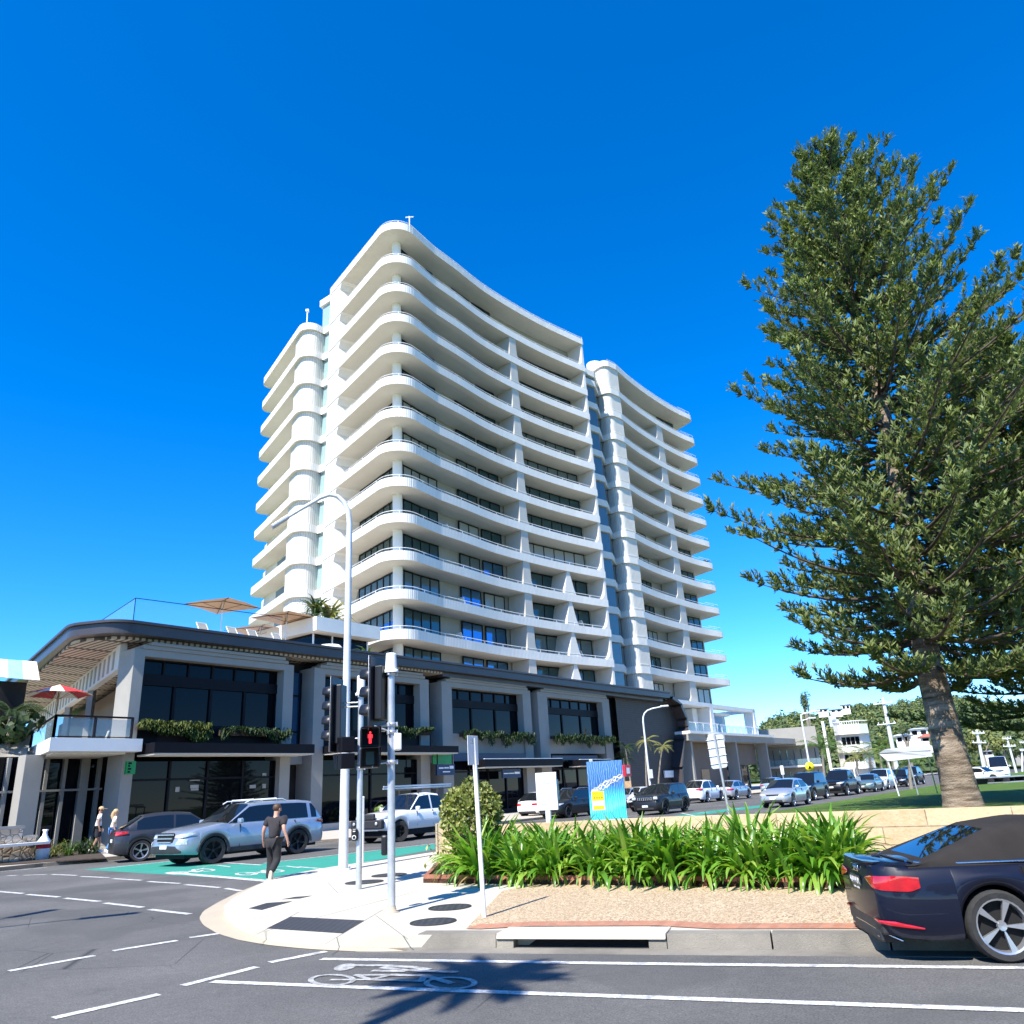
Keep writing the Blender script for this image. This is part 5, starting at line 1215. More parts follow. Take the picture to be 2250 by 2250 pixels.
car('white SUV seen over the roof of the silver hatchback, farther up the far kerb', 'car', TS(92,28.6), SA, L=4.6, Wd=1.85, H=1.66, paint='white', belt=1.04, wr=.36, scale=1.05, detail=0, pillars=((-2.2,-1.7),))
car('small dark red car behind the boxy grey four-wheel drive', 'car', TS(58.0,31.6), SA+180, L=4.0, Wd=1.7, H=1.5, wb=2.5, paint='bone', detail=0, roof1=-1.3, rear=-1.9)['label'] = 'small pale car behind the boxy grey four-wheel drive, only its roof and tail showing'
# row along the lawn kerb, facing the camera
a_ = G(*zd(1665,1392)); b_ = G(*zd(1855,1358))
car('silver hatchback at the lawn kerb, first of the row facing the camera', 'car', (a_+b_)/2 + BV*.85, SA+180, L=4.3, Wd=1.76, H=1.47, wb=2.6, wr=.33, paint='silver', belt=.96, hood=.95, nose=.76, cowl=.95, roof0=.15, roof1=-1.35, rear=-1.95, pillars=((-2.0,-1.6),(-.55,-.47)), scale=1.06)
def rowcar(px, label, **k):
    t = k.pop('t'); s = k.pop('s', 18.4); return car(label, k.pop('cat', 'car'), TS(t, s), SA+180, detail=0, **k)
rowcar(0, 'black boxy SUV with round headlamps second in the lawn kerb row', t=59.0, L=4.8, Wd=1.9, H=1.86, wb=2.8, wr=.38, paint='black', belt=1.15, hood=1.12, nose=.98, tail=1.15, roof1=-2.0, rear=-2.3, grille='bars', pillars=((-2.4,-2.1),), name='suv', scale=1.0)
tr = rowcar(0, 'black utility with a white tubular tray frame third in the lawn kerb row', cat='utility', t=67.5, L=5.3, Wd=1.9, H=1.84, wb=3.1, wr=.39, paint='black', belt=1.16, hood=1.13, nose=1.0, tail=1.0, sill=.4, cowl=.95, roof0=.2, roof1=-.95, rear=-1.3, bed=-1.32, name='utility_truck', scale=1.04)
mb = MB()
for sy in (-.8,.8): mb.tube([(-1.45,sy,1.0),(-1.5,sy,1.95),(-2.0,sy,1.95),(-2.55,sy,1.35)], .04, 6)
mb.tube([(-1.5,-.8,1.95),(-1.5,.8,1.95)], .04, 6); mb.box((-2.0,0,1.08), (1.3,1.75,.35)); mb.build('tray_frame', M['metal_pale'], tr)
rowcar(0, 'small sage-grey sedan fourth in the lawn kerb row', t=74.5, s=18.0, L=4.5, Wd=1.75, H=1.45, wb=2.6, paint='sage', belt=.95, tail=.95, roof1=-1.0, rear=-1.6, notch=-1.75)
rowcar(0, 'white SUV fifth in the lawn kerb row under the long arrow board', t=81.0, L=4.8, Wd=1.9, H=1.78, wb=2.8, wr=.38, paint='white', belt=1.1, hood=1.1, nose=.95, tail=1.1, roof1=-2.0, rear=-2.3, name='suv', pillars=((-2.4,-2.1),(-.8,-.7)))
rowcar(0, 'black SUV sixth in the lawn kerb row just left of the pine trunk', t=89.0, L=4.6, Wd=1.86, H=1.68, wr=.36, paint='black', belt=1.07, tail=1.07, name='suv')
rowcar(0, 'black pick-up last in the lawn kerb row before the pine trunk', t=96.5, s=18.8, L=5.2, Wd=1.9, H=1.85, wr=.39, wb=3.1, paint='black', belt=1.15, hood=1.13, nose=1.0, tail=1.15, sill=.4, name='utility_truck')
# right of the trunk, far along the park
p = G(*zr(1620,955), 0); p = atY(*zr(1620,930), 92)
car('white sedan parked on the far side of the park, just right of the pine trunk', 'car', Vector((p.x,p.y,0)), SA+110, L=4.6, Wd=1.8, H=1.46, wb=2.65, paint='white', belt=.95, tail=.95, roof1=-1.0, rear=-1.6, notch=-1.75, detail=0)
p = atY(*zr(1755,900), 105)
car('white van facing the camera on the far side of the park', 'van', Vector((p.x,p.y,0)), degrees(atan2(-p.x,-p.y)), L=5.2, Wd=1.95, H=2.4, wb=3.1, wr=.36, paint='white', belt=1.3, hood=1.2, nose=1.05, tail=1.3, cowl=1.6, roof0=1.0, roof1=-2.3, rear=-2.55, detail=0, tumble=.08, pillars=((-2.6,.5),), name='van')
# navy convertible in the foreground
HD = 97.0
ws = G(1890*2250/1932, 1815*2250/1932)
cv = car('glossy navy-black convertible with a closed dark fabric roof parked in the near lane', 'car', ws + az(HD)*1.08 + az(HD-90)*.70, HD, L=4.65, Wd=1.80, H=1.365, wb=2.6, fo=.86, wr=.35, tw=.235, paint='navy_black', hood=.95, nose=.74, belt=.955, tail=.985, sill=.225,
         cowl=.85, roof0=.30, roof1=-.88, rear=-1.86, notch=-1.99, rim='alloy', style='five', nsp=5, soft=True, name='convertible', scale=.90, tumble=.20, taper=.13, lights=1, plate=False, pillars=((-1.95,-.45),), grille='wide')
# convertible details (local x forward, tail at -2.21)
XR = -2.325
def cvb(nm, c, s, m, bev=.02, rot=(0,0,0), par=None):
    mb = MB(); mb.box((0,0,0), s); o = mb.build(nm, M[m], par or cv, bevel=bev); o.location = c; o.rotation_euler = rot; return o
for sy in (1,-1):
    we_ = CARF['wid'](XR)
    CARF['wrap']('tail_light', -1, sy, we_*.58, we_+.44, [(0,.815),(.25,.765),(.5,.725),(.85,.715),(1,.75)], [(0,.835),(.3,.865),(.7,.875),(1,.855)], 'red_lens', 16)
    CARF['wrap']('reflector', -1, sy, we_*.80, we_+.40, [(0,.40),(1,.345)], [(0,.425),(.5,.42),(1,.36)], 'red_lens', 12)
    mb = MB(); mb.tube([(cv_x, sy*y, z) for cv_x, y, z in ((-1.88,.50,.988),(-1.78,.70,.985),(-1.4,.80,.975),(.2,.838,.972),(.85,.828,.975))], .012, 6); mb.build('belt_trim', M['chrome'], cv)
    mb = MB(); mb.tube([(XR+.02,0,.30),(XR+.02,sy*.40,.295),(XR+.06,sy*.60,.275),(XR+.20,sy*.70,.215)], .013, 6); mb.build('diffuser_trim', M['chrome'], cv)
    cvb('exhaust', (XR+.06, sy*.5, .235), (.12,.12,.05), 'chrome', .02)
cvb('diffuser', (XR+.10,0,.24), (.20,1.15,.13), 'trim', .03)
pl = cvb('number_plate', (XR-.012,0,.76), (.02,.36,.12), 'plate_dark', .005, (0,-.10,0))
textmesh('plate_lettering', '404WUK', .105, 'sign_white', pl, (-.013,0,0), (pi/2,0,-pi/2), .001)
for y in (-.07,.07): cvb('plate_lettering', (-.0125,y,-.075), (.004,.09,.018), 'sign_white', 0, par=pl)
mb = MB()
for i in range(4): mb.lathe([(.034,-.006),(.043,-.006),(.043,.006),(.034,.006),(.034,-.006)], (XR+.005, (i-1.5)*.062, .90), Matrix.Rotation(pi/2,3,'Y'), n=16)
mb.build('badge', M['chrome'], cv)
cvb('badge', (XR+.012,-.48,.615), (.01,.13,.028), 'chrome', .003)
# spoiler lip and boot lid line, fabric-roof bow seam
mb = MB(); mb.prism([(XR+.06,-.60),(XR-.005,-.42),(XR-.02,0),(XR-.005,.42),(XR+.06,.60),(XR+.15,.58),(XR+.15,-.58)], 0, .018); o = mb.build('spoiler_lip', M['p_navy_black'], cv, bevel=.006); o.location = (0,0,.985)
mb = MB(); mb.tube([(-1.84,-.62,.985),(-1.93,-.3,1.0),(-1.95,0,1.004),(-1.93,.3,1.0),(-1.84,.62,.985)], .012, 5); mb.build('roof_seal', M['trim'], cv)
# fuel flap and side crease on the near flank
cvb('antenna', (-2.06,0,1.01), (.10,.03,.03), 'p_navy_black', .012)
cvb('side_mirror_glass', (.50,-.99,1.02), (.01,.15,.10), 'chrome', 0)
# ------------------------------------------------------------------ trees and plants
M['limb_bark'] = pm('limb_bark', (.10,.075,.055), (.06,.045,.035), 5, .9)
def norfolk(name, label, base, H, seed=1, top_xy=None, group=None, wmax=4.75, z0=3.3, dens=1.0):
    rnd = random.Random(seed); o = thing(name, label, 'pine tree', base, 0, group)
    lean = Vector((top_xy[0], top_xy[1], 0)) if top_xy else Vector((0,0,0))
    def axis(z): f = z/H; return lean*f + Vector((.10*sin(z*.5+seed), .10*cos(z*.43), 0))*min(1, z/4)
    def rad(z): f = z/H; return max(.018, (.315*(1-f)**.9 + .02) + .10*exp(-z/.35) + .03*exp(-((z-1.2)/2.5)**2))
    tr = MB(); zs = [0,.08,.18,.35,.6,1.0,1.5] + [2+i*.8 for i in range(int((H-2)/.8)+1)] + [H]
    tr.tube([axis(z)+Vector((0,0,z)) for z in zs], [rad(z) for z in zs], 18); tr.build('trunk', M['pine_bark'], o)
    br = MB(); fo = MB(); z = z0
    def brush(p, e, r, n, tip=True):          # rope-like branchlet: short needle sprays all round its axis
        d = (e-p); L = d.length; d = d/L; u = d.cross(Vector((0,0,1))); u = u.normalized() if u.length > .05 else Vector((1,0,0)); w = u.cross(d)
        for i in range(n):
            f = (i+rnd.random())/n; a = rnd.uniform(0, 6.283); v = (u*cos(a) + w*(sin(a)+.55) + d*rnd.uniform(.5,1.5)).normalized()
            ll = r*rnd.uniform(.7,1.25)*(1.0 if f < .8 else 1.15); q = p + d*(L*f); x = q + v*ll; s_ = v.cross(d); s_ = (s_.normalized() if s_.length > .05 else u)*rnd.uniform(.016,.028)
            m = q.lerp(x, .55); fo.add([q-s_*.35, m-s_, x, m+s_, q+s_*.35], [(0,1,2,3,4)])
    def tuft(p, d, l, n): 
        for _ in range(2): brush(p, p + (d+Vector((rnd.uniform(-.5,.5),rnd.uniform(-.5,.5),rnd.uniform(.2,.9)))).normalized()*l, .15, n*3)
    while z < H-.5:
        f = (z-z0)/(H-z0)
        Lm = wmax*(min(1.0, .62+f*2.4) if f < .16 else (1-((f-.16)/.84)**1.45)) * 1.0 + .35
        nb = 8 if f < .8 else 6; ph = rnd.uniform(0, 2*pi)
        for b in range(nb):
            a = ph + 2*pi*b/nb + rnd.uniform(-.25,.25); L = Lm*rnd.uniform(.75,1.12)*(1+.20*cos(a-.25))
            if rnd.random() < .07: L *= .6
            out = Vector((cos(a), sin(a), 0)); e0 = radians(-13 + 47*f**.75 + rnd.uniform(-5,5)) if f < .9 else radians(40+rnd.uniform(0,25))
            st = axis(z) + Vector((0,0,z+rnd.uniform(-.12,.12))); N_ = 9; pts = []
            for j in range(N_+1):
                q = j/N_; pts.append(st + out*(L*q*cos(e0*(1-.2*q))) + Vector((0,0, L*q*sin(e0) + .16*L*q*q - .05*L*sin(pi*q))))
            br.tube(pts, [max(.008, (.05*(1-f)+.022)*(1-.85*j/N_)) for j in range(N_+1)], 5, caps=False)
            sd = Vector((-sin(a), cos(a), 0)); q = .16 if f < .8 else .3
            while q < 1.0:
                i = min(N_-1, int(q*N_)); p = pts[i].lerp(pts[i+1], q*N_-i); ax = (pts[i+1]-pts[i]).normalized()
                for sg in (1,-1):
                    if rnd.random() < .14: continue
                    bl = (.30 + .62*(1-q)*min(1, L/3.0))*rnd.uniform(.7,1.15); d = (ax*.8 + sd*sg*rnd.uniform(.55,1.0) + Vector((0,0,rnd.uniform(.05,.42)))).normalized()
                    e = p + d*bl
                    if bl > .35: w = ax.cross(d).normalized()*.008; br.add([p-w, p+w, e+w, e-w], [(0,1,2,3)])
                    mid_ = p.lerp(e, .5) - Vector((0,0,.03)); e2 = e + Vector((0,0,.10+.12*rnd.random()))
                    brush(p.lerp(mid_, .25), mid_, .13, int(9+bl*20)); brush(mid_, e2, .15, int(12+bl*24))
                q += .070/max(.5, L/4.5)*rnd.uniform(.8,1.2)
            for k in range(3): tuft(pts[-1] + Vector((0,0,.0)), (pts[-1]-pts[-2]).normalized(), .32, 4)
        z += (.54 - .14*f)*rnd.uniform(.85,1.15)
    tuft(axis(H)+Vector((0,0,H-.2)), Vector((.1,0,1)), .5, 8)
    br.build('limbs', M['limb_bark'], o); fo.build('crown', M['pine_foliage'], o); return o
tb_ = G(2118, 1775, .88); 
dtop = ray(1797, 300); tz_h = EYE + dtop.z/hypot(dtop.x,dtop.y)*hypot(tb_.x,tb_.y)
k_ = (hypot(tb_.x,tb_.y))/hypot(dtop.x,dtop.y); lean = Vector((dtop.x*k_-tb_.x, dtop.y*k_-tb_.y, 0))
PH = tz_h-1.3
pine = norfolk('pine_tree', 'tall Norfolk pine on the lawn with a bare ringed trunk and tiered sunlit branches', Vector((tb_.x,tb_.y,.80)), PH, 3, (lean.x, lean.y))
pine2 = dup(pine, atY(2480,1700,25.0), 2.2, 'second Norfolk pine, its trunk beyond the right edge, whose branches enter at the far right'); pine2.location.z = .5; pine2.scale = (1.0,1.0,.72)
for p, r, lab in ((TS(40,-14),1.1,'Norfolk pine in the park well right of the frame'), (TS(58,-6),3.9,'Norfolk pine in the park beyond the right edge, farther along the street')):
    q = dup(pine, (p.x,p.y,.3), r, lab); q.scale = (.9,.9,.42)  # out-of-view pines added and squashed low to darken the shop glass reflections
# park tree with leaf-clump crown
def leaf_tree(name, label, base, h, cr, mat, seed=1, n=900, leaf=.5, group=None, trunk=True, cz=.62, vs_=.8, cat='tree', lobes=9):
    rnd = random.Random(seed); o = thing(name, label, cat, base, 0, group)
    if trunk:
        t = MB(); t.tube([(0,0,-.2),(.05*h*.1,0,h*.25),(0,.04*h*.1,h*.5)], [.028*h,.02*h,.012*h], 7)
        for i in range(4): a = rnd.uniform(0,6.28); t.tube([(0,0,h*.35),(cos(a)*cr*.5,sin(a)*cr*.5,h*.62)], [.012*h,.005*h], 5)
        t.build('trunk', M['palm_bark'], o)
    f = MB(); L = [(Vector((rnd.uniform(-1,1)*cr*.62, rnd.uniform(-1,1)*cr*.62, h*cz + rnd.uniform(-.9,1)*cr*.5*vs_)), cr*rnd.uniform(.32,.58)) for _ in range(lobes)]
    for i in range(n):
        c, r = L[i % lobes]; v = Vector((rnd.gauss(0,1), rnd.gauss(0,1), rnd.gauss(0,1))).normalized(); p = c + Vector((v.x*r, v.y*r, v.z*r*vs_))*rnd.uniform(.65,1.05)
        u = v.cross(Vector((rnd.gauss(0,1),rnd.gauss(0,1),rnd.gauss(0,1)))).normalized(); w = (v*.4+u.cross(v)).normalized(); s = leaf*rnd.uniform(.5,1.2)
        f.add([p-u*s*.5-w*s*.5, p+u*s*.5-w*s*.35, p+u*s*.35+w*s*.5, p-u*s*.4+w*s*.45], [(0,1,2,3)])
    f.build('crown', M[mat], o); return o
# round clipped shrub at the planter corner
sb = G(1012, 1850, .3); sc_p = atY(1035, 1790, 17.6); sb = Vector((sc_p.x, sc_p.y, .16))
rnd = random.Random(5); shrub = thing('round_shrub', 'round yellow-green shrub on bare twisted stems behind the left strap-leaved plants', 'shrub', sb)
ctr = atY(1036, 1790, 17.6); cz_ = ctr.z - .16
mb = MB()
for i in range(9): a = rnd.uniform(0,6.28); mb.tube([(rnd.uniform(-.1,.1),rnd.uniform(-.1,.1),0),(cos(a)*.2,sin(a)*.2,cz_*.45),(cos(a)*.42,sin(a)*.42,cz_)], [.03,.022,.01], 6)
mb.build('stems', M['palm_bark'], shrub)
mb = MB()
for i in range(5200):
    v = Vector((rnd.gauss(0,1), rnd.gauss(0,1), rnd.gauss(0,1))).normalized(); k = 1 + .16*noise.noise(v*2.6+Vector((3,1,2))) + .08*noise.noise(v*6)
    p = Vector((v.x*.66, v.y*.60, v.z*.66))*k*rnd.uniform(.72,1.0) + Vector((0,0,cz_))
    if v.z < -.35 and rnd.random() < .55: continue
    u = v.cross(Vector((rnd.gauss(0,1),rnd.gauss(0,1),rnd.gauss(0,1)))).normalized(); w = (v*.9+u.cross(v)*.7).normalized(); s = rnd.uniform(.035,.075)
    mb.add([p-u*s*.4, p+w*s*.6-u*s*.55, p+w*s*1.3, p+w*s*.6+u*s*.55, p+u*s*.4], [(0,1,2,3,4)])
for i in range(260):      # low straggling leaves at the left foot
    p = Vector((rnd.gauss(-.35,.22), rnd.gauss(-.1,.2), rnd.uniform(.15,.75))); v = Vector((rnd.gauss(0,1),rnd.gauss(0,1),rnd.gauss(.4,1))).normalized(); u = v.cross(Vector((0,0,1))).normalized(); s = .06
    mb.add([p, p+v*s-u*s*.5, p+v*2*s, p+v*s+u*s*.5], [(0,1,2,3)])
mb.build('foliage', M['shrub_leaf'], shrub)
# strap-leaved clumps
def clump_mesh(seed, n=125, h=.80):
    rnd = random.Random(seed); mb = MB(); dry = MB()
    for i in range(n):
        a = rnd.uniform(0, 2*pi); e = rnd.uniform(.5, 1.5); L = h*rnd.uniform(.8,1.4); droop = rnd.uniform(1.0,2.5)*(1.75-e)+.3; c = Vector((rnd.gauss(0,.09), rnd.gauss(0,.09), 0))
        sd = Vector((-sin(a), cos(a), 0)); tw = rnd.uniform(-.5,.5); pts = []; p = c.copy(); el = e; seg = 7; isd = rnd.random() < .045
        if isd: el = rnd.uniform(.0,.5); droop = 1.6; L *= .8
        for j in range(seg+1):
            pts.append((p.copy(), el)); p = p + Vector((cos(a)*cos(el), sin(a)*cos(el), sin(el)))*(L/seg); el -= droop/seg*(1.5*j/seg+.4)
        vs = []; W_ = rnd.uniform(.026,.042)
        for j, (q, el) in enumerate(pts):
            f = j/seg; w = W_*(.75+.8*f if f < .4 else 1.07*(1-((f-.4)/.62)**2.2)) + .0015
            nrm = Vector((-cos(a)*sin(el), -sin(a)*sin(el), cos(el))); s_ = (sd*cos(tw)+nrm*sin(tw))
            vs += [q - s_*w, q + nrm*-.35*w, q + s_*w]
        tgt = dry if isd else mb
        tgt.add(vs, [(3*j+k, 3*j+k+1, 3*j+k+4, 3*j+k+3) for j in range(seg) for k in (0,1)], None, True)
    return mb, dry
protos = []
ORD = ['first','second','third','fourth','fifth','sixth','seventh','eighth','ninth','tenth','eleventh','twelfth','thirteenth','fourteenth']
def strap(idx, p, rz, sc, lab):
    if idx < 4:
        o = thing('strap_leaf_plant', lab, 'plant', p, rz, 'strap-leaved plants in the roadside bed'); o.scale = (sc,)*3
        a, b = clump_mesh(20+idx); a.build('leaves', M['strap_leaf'], o); b.build('dry_leaves', M['dry_leaf'], o); protos.append(o); return o
    return dup(protos[idx % 4], p, rz, lab, None, sc)
xs_front = [945, 1040, 1130, 1228, 1325, 1412, 1510, 1602, 1688, 1770, 1835]; rnd = random.Random(11); i_ = 0
pn = Vector((-pdir.y, pdir.x, 0))
for k, x in enumerate(xs_front):
    g = G(x, 1955, .2); u = (g-pl0).dot(pdir); p = pl0 + pdir*u + pn*rnd.uniform(.18,.30); p.z = .2
    strap(i_, p, rnd.uniform(0,6.28), rnd.uniform(1.0,1.16), '%s strap-leaved plant from the left in the front row along the timber edging' % ORD[k]); i_ += 1
for k in range(12):
    u = .35 + k*.68; p = pl0 + pdir*u + pn*rnd.uniform(.95,1.15); p.z = .22
    strap(i_, p, rnd.uniform(0,6.28), rnd.uniform(1.0,1.2), '%s strap-leaved plant from the left in the back row near the sandstone wall' % ORD[k]); i_ += 1
# palms
def frond(mb, base, a, e, L, rnd, w=.35, n=11, stiff=.9, lw=1.0):
    pts = []; p = base.copy(); el = e
    for j in range(n+1): pts.append((p.copy(), el)); p = p + Vector((cos(a)*cos(el), sin(a)*cos(el), sin(el)))*(L/n); el -= stiff*1.7/n
    sd = Vector((-sin(a), cos(a), 0))
    for j in range(1, n):
        q, el = pts[j]; f = j/n; l = w*(.35+1.3*f if f < .5 else 2.0*(1-f)+.12)*rnd.uniform(.85,1.1); t = (pts[j+1][0]-q).normalized()
        for k in (0,.5):
            qq = q.lerp(pts[j+1][0], k)
            for sg in (1,-1):
                d = (sd*sg + t*.55 + Vector((0,0,-.35-.3*rnd.random()))).normalized(); b = t*.045*L/2*lw
                mb.add([qq-b*.6, qq+b*.6, qq+d*l], [(0,1,2)])
    mb.tube([q for q, _ in pts], [.02*(1-.8*j/n) for j in range(n+1)], 4, caps=False)
def palm(name, label, base, h, L, nf, mat, seed=1, curve=(0,0), group=None, tr=.09, lw=1.0):
    rnd = random.Random(seed); o = thing(name, label, 'palm tree', base, 0, group)
    top = Vector((curve[0], curve[1], h)); t = MB(); t.tube([(0,0,-.1),(curve[0]*.25,curve[1]*.25,h*.4),(curve[0]*.65,curve[1]*.65,h*.75),tuple(top)], [tr*1.5,tr*1.05,tr,tr*.8], 9); t.build('trunk', M['palm_bark'], o)
    f = MB()
    for i in range(nf): frond(f, top, 2*pi*i/nf*1.618*2+rnd.uniform(-.2,.2), rnd.uniform(-.1,1.25), L*rnd.uniform(.85,1.1), rnd, .22*L, lw=lw)
    f.build('crown', M[mat], o); return o
pgp = 'palms in front of the dark podium end wall'
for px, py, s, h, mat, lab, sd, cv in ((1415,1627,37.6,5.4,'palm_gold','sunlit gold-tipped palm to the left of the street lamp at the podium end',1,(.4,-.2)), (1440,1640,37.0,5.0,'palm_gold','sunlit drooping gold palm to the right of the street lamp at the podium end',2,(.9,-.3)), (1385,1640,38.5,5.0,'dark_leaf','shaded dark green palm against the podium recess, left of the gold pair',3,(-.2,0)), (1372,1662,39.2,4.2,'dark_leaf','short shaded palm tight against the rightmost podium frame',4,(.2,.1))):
    t, z = FS(px, py, s); palm('palm_tree', lab, TS(t-.6,s,.13), z-.3, 1.5, 15, mat, sd, cv, pgp, .075)  # sun and shade on these crowns put into the leaf colour, gold and dark
# tall palm behind the camera whose shadow falls on the near lane, and the lamp whose shadow falls at left
sp = G(890*2250/1932, 1850*2250/1932); hp = 10.5; b_ = sp - Vector((sin(radians(SUN_AZ-180)), cos(radians(SUN_AZ-180)), 0))*(hp/tan(radians(SUN_EL)))
palm('palm_tree', 'slender palm behind the viewer whose shadow lies across the bicycle symbol', b_, hp, 1.15, 34, 'palm_leaf', 9, (0,0), None, .10, 3.0)
for i, (x, y, h, r) in enumerate(((-14,-16,9,5.5),(-2,-19,10,6),(10,-15,8.5,5),(24,-12,9,5.5),(36,-4,8,5))):  # unseen trees added so car paint and shop glass reflect something dark
    leaf_tree('park_tree', ['broad tree behind the viewer on the left','tall tree directly behind the viewer','tree behind the viewer on the right','spreading tree far right of the viewer','low tree beyond the right edge beside the near road'][i], Vector((x,y,0)), h, r, 'dark_leaf', 100+i, 900, 1.3)
# low garden strip at the left kerb
def tuftplant(p, sc, lab, mat, seed): 
    rnd = random.Random(seed); o = thing('garden_plant', lab, 'plant', p, 0, 'low plants in the left kerb garden'); mb = MB()
    for i in range(46):
        a = rnd.uniform(0,6.28); e = rnd.uniform(.4,1.4); L = sc*rnd.uniform(.6,1.1); pts = []; q = Vector((rnd.gauss(0,.08),rnd.gauss(0,.08),0)); el = e
        for j in range(5): pts.append(q.copy()); q = q + Vector((cos(a)*cos(el),sin(a)*cos(el),sin(el)))*L/4; el -= .42
        sd = Vector((-sin(a),cos(a),0)); vs = []
        for j, v in enumerate(pts): w = .022*(1-j/4.2)+.002; vs += [v-sd*w, v+sd*w]
        mb.add(vs, [(2*j,2*j+1,2*j+3,2*j+2) for j in range(4)])
    mb.build('leaves', M[mat], o); return o
GP = [(18,'grassy grey-green tuft at the far left edge of the kerb garden','dark_leaf'), (52,'grey-green grassy tuft second from the left in the kerb garden','palm_leaf'), (88,'bright lime tuft in the middle of the kerb garden','palm_gold'), (118,'lime-green tuft right of the middle in the kerb garden','palm_gold'), (150,'green tuft fifth from the left in the kerb garden','palm_leaf'), (182,'grey-green tuft next to the walking couple','dark_leaf'), (204,'small dark tuft at the right end of the kerb garden','dark_leaf'), (-20,'tuft cut by the left edge of the picture','palm_leaf')]
for i, (x, lab, mt) in enumerate(GP):
    tuftplant(G(x, 1894-.088*x, .15), 1.25 if i != 6 else .9, lab, mt, 40+i)
for i, x in enumerate((0,36,70,104,136,166,196)): tuftplant(G(x, 1886-.088*x, .15), 1.1, 'low leafy plant number %s from the left in the back of the kerb garden' % ORD[i] if False else '%s low leafy plant from the left at the back of the kerb garden' % ORD[i], ('palm_leaf','hang_leaf','dark_leaf')[i % 3], 60+i)
mb = MB(); mb.prism([G(-60,1906,.14), G(232,1886,.14), G(215,1868,.14), G(-60,1878,.14)], .13, .17); struct(mb, 'garden_soil', M['soil'])
sh = leaf_tree('street_shrub', 'bright green shrub behind the waiting SUV and signal poles', TS(36.5,38.0,.13), 1.5, .8, 'palm_leaf', 61, 500, .22, None, False, .5, .8, 'shrub')
# ------------------------------------------------------------------ signals, poles, signs
def heightat(px, py, p): d = ray(px, py); return EYE + d.z/hypot(d.x,d.y)*hypot(p.x,p.y)
def lens_stack(root, c, head, n, name='signal_head', pitch=.33, bw=.62, vis=.30, boardm='black', lenses=None):
    """target board and lanterns facing azimuth head; c = centre in the root's space"""
    R = Matrix.Rotation(pi/2-radians(head), 3, 'Z'); h = n*pitch
    b = MB(); b.box(c + R @ Vector((-.02,0,0)), (.02, bw, h+.32), R); bo = b.build('target_board', M[boardm], root, bevel=.009)
    hb = MB(); hb.box(c + R @ Vector((-.10,0,0)), (.15, .32, h), R); hb.build('housing', M['black'], bo, bevel=.02)
    rm = MB(); rm.tube([c+R@Vector((0,-bw/2,-h/2-.16)), c+R@Vector((0,-bw/2,h/2+.16)), c+R@Vector((0,bw/2,h/2+.16)), c+R@Vector((0,bw/2,-h/2-.16)), c+R@Vector((0,-bw/2,-h/2-.16))], .008, 5); rm.build('board_edge', M['galv'], bo)
    for i in range(n):
        z = h/2 - pitch*(i+.5); v = MB(); vs = []; fs = []
        for k in range(15):
            a = -pi*.18 + (pi*1.36)*k/14
            for x, r in ((0,.142),(vis,.132)): vs.append(c + R @ Vector((x*(1 if k not in (0,14) else .55), r*cos(a), z + r*sin(a))))
        for k in range(14): fs.append((2*k,2*k+1,2*k+3,2*k+2))
        v.add(vs, fs, None, True); vo = v.build('visor', M['black'], root); so_ = vo.modifiers.new('t','SOLIDIFY'); so_.thickness = .006
        l = MB(); l.lathe([(0,.03),(.07,.02),(.125,0)], c + R @ Vector((.0,0,z)), R @ Matrix.Rotation(pi/2,3,'Y'), 16); l.build('lens', M['dead_lens'], vo)
    return bo
def ped_head(root, c, head, lit, boxm='black'):
    R = Matrix.Rotation(pi/2-radians(head), 3, 'Z')
    for i, z in enumerate((.16,-.16)):
        b = MB(); b.box(c + R @ Vector((-.10,0,z)), (.20,.30,.30), R); bo = b.build('pedestrian_lantern', M[boxm], root, bevel=.02)
        v = MB(); w, hh, d = .15, .15, .24
        for (a, b2, c2, d2) in (((0,-w,hh),(0,w,hh),(d,w*1.02,hh*.98),(d,-w*1.02,hh*.98)), ((0,-w,-hh),(0,-w,hh),(d,-w*1.02,hh*.98),(d*.5,-w,-hh)), ((0,w,hh),(0,w,-hh),(d*.5,w,-hh),(d,w*1.02,hh*.98))):
            v.add([c + R @ (Vector(q)+Vector((0,0,z))) for q in (a,b2,c2,d2)], [(0,1,2,3)])
        vo = v.build('visor', M[boxm], bo); so_ = vo.modifiers.new('t','SOLIDIFY'); so_.thickness = .006
        l = MB(); l.box(c + R @ Vector((.006,0,z)), (.01,.24,.24), R); l.build('lens', M['under'], bo)
        if lit and i == 0:
            g = MB()
            def P(y, zz): return c + R @ Vector((.016, y, z+zz))
            g.add([P(.017*cos(q*pi/5), .075+.018*sin(q*pi/5)) for q in range(10)], [tuple(range(10))])
            for poly in (((-.022,.052),(.022,.052),(.020,-.015),(-.020,-.015)), ((-.036,.048),(-.026,.052),(-.026,-.012),(-.036,-.012)), ((.026,.052),(.036,.048),(.036,-.012),(.026,-.012)), ((-.02,-.017),(-.002,-.017),(-.005,-.095),(-.02,-.095)), ((.002,-.017),(.02,-.017),(.02,-.095),(.005,-.095))):
                g.add([P(*q) for q in poly], [(0,1,2,3)])
            g.build('red_man', M['red_man'], bo)
        elif i == 1 and lit:
            g = MB(); g.box(c + R @ Vector((.014,0,z)), (.004,.13,.2), R); g.build('green_man', M['dead_lens'], bo)
def bands(root, x, y, zs, r, name='clamp'):
    for z in zs:
        mb = MB(); mb.lathe([(r,-.03),(r+.012,-.03),(r+.012,.03),(r,.03)], (x,y,z), n=14)
        for a in (.3,2.4,4.4): mb.box((x+cos(a)*(r+.03), y+sin(a)*(r+.03), z), (.03,.03,.07)); 
        mb.build(name, M['galv'], root)
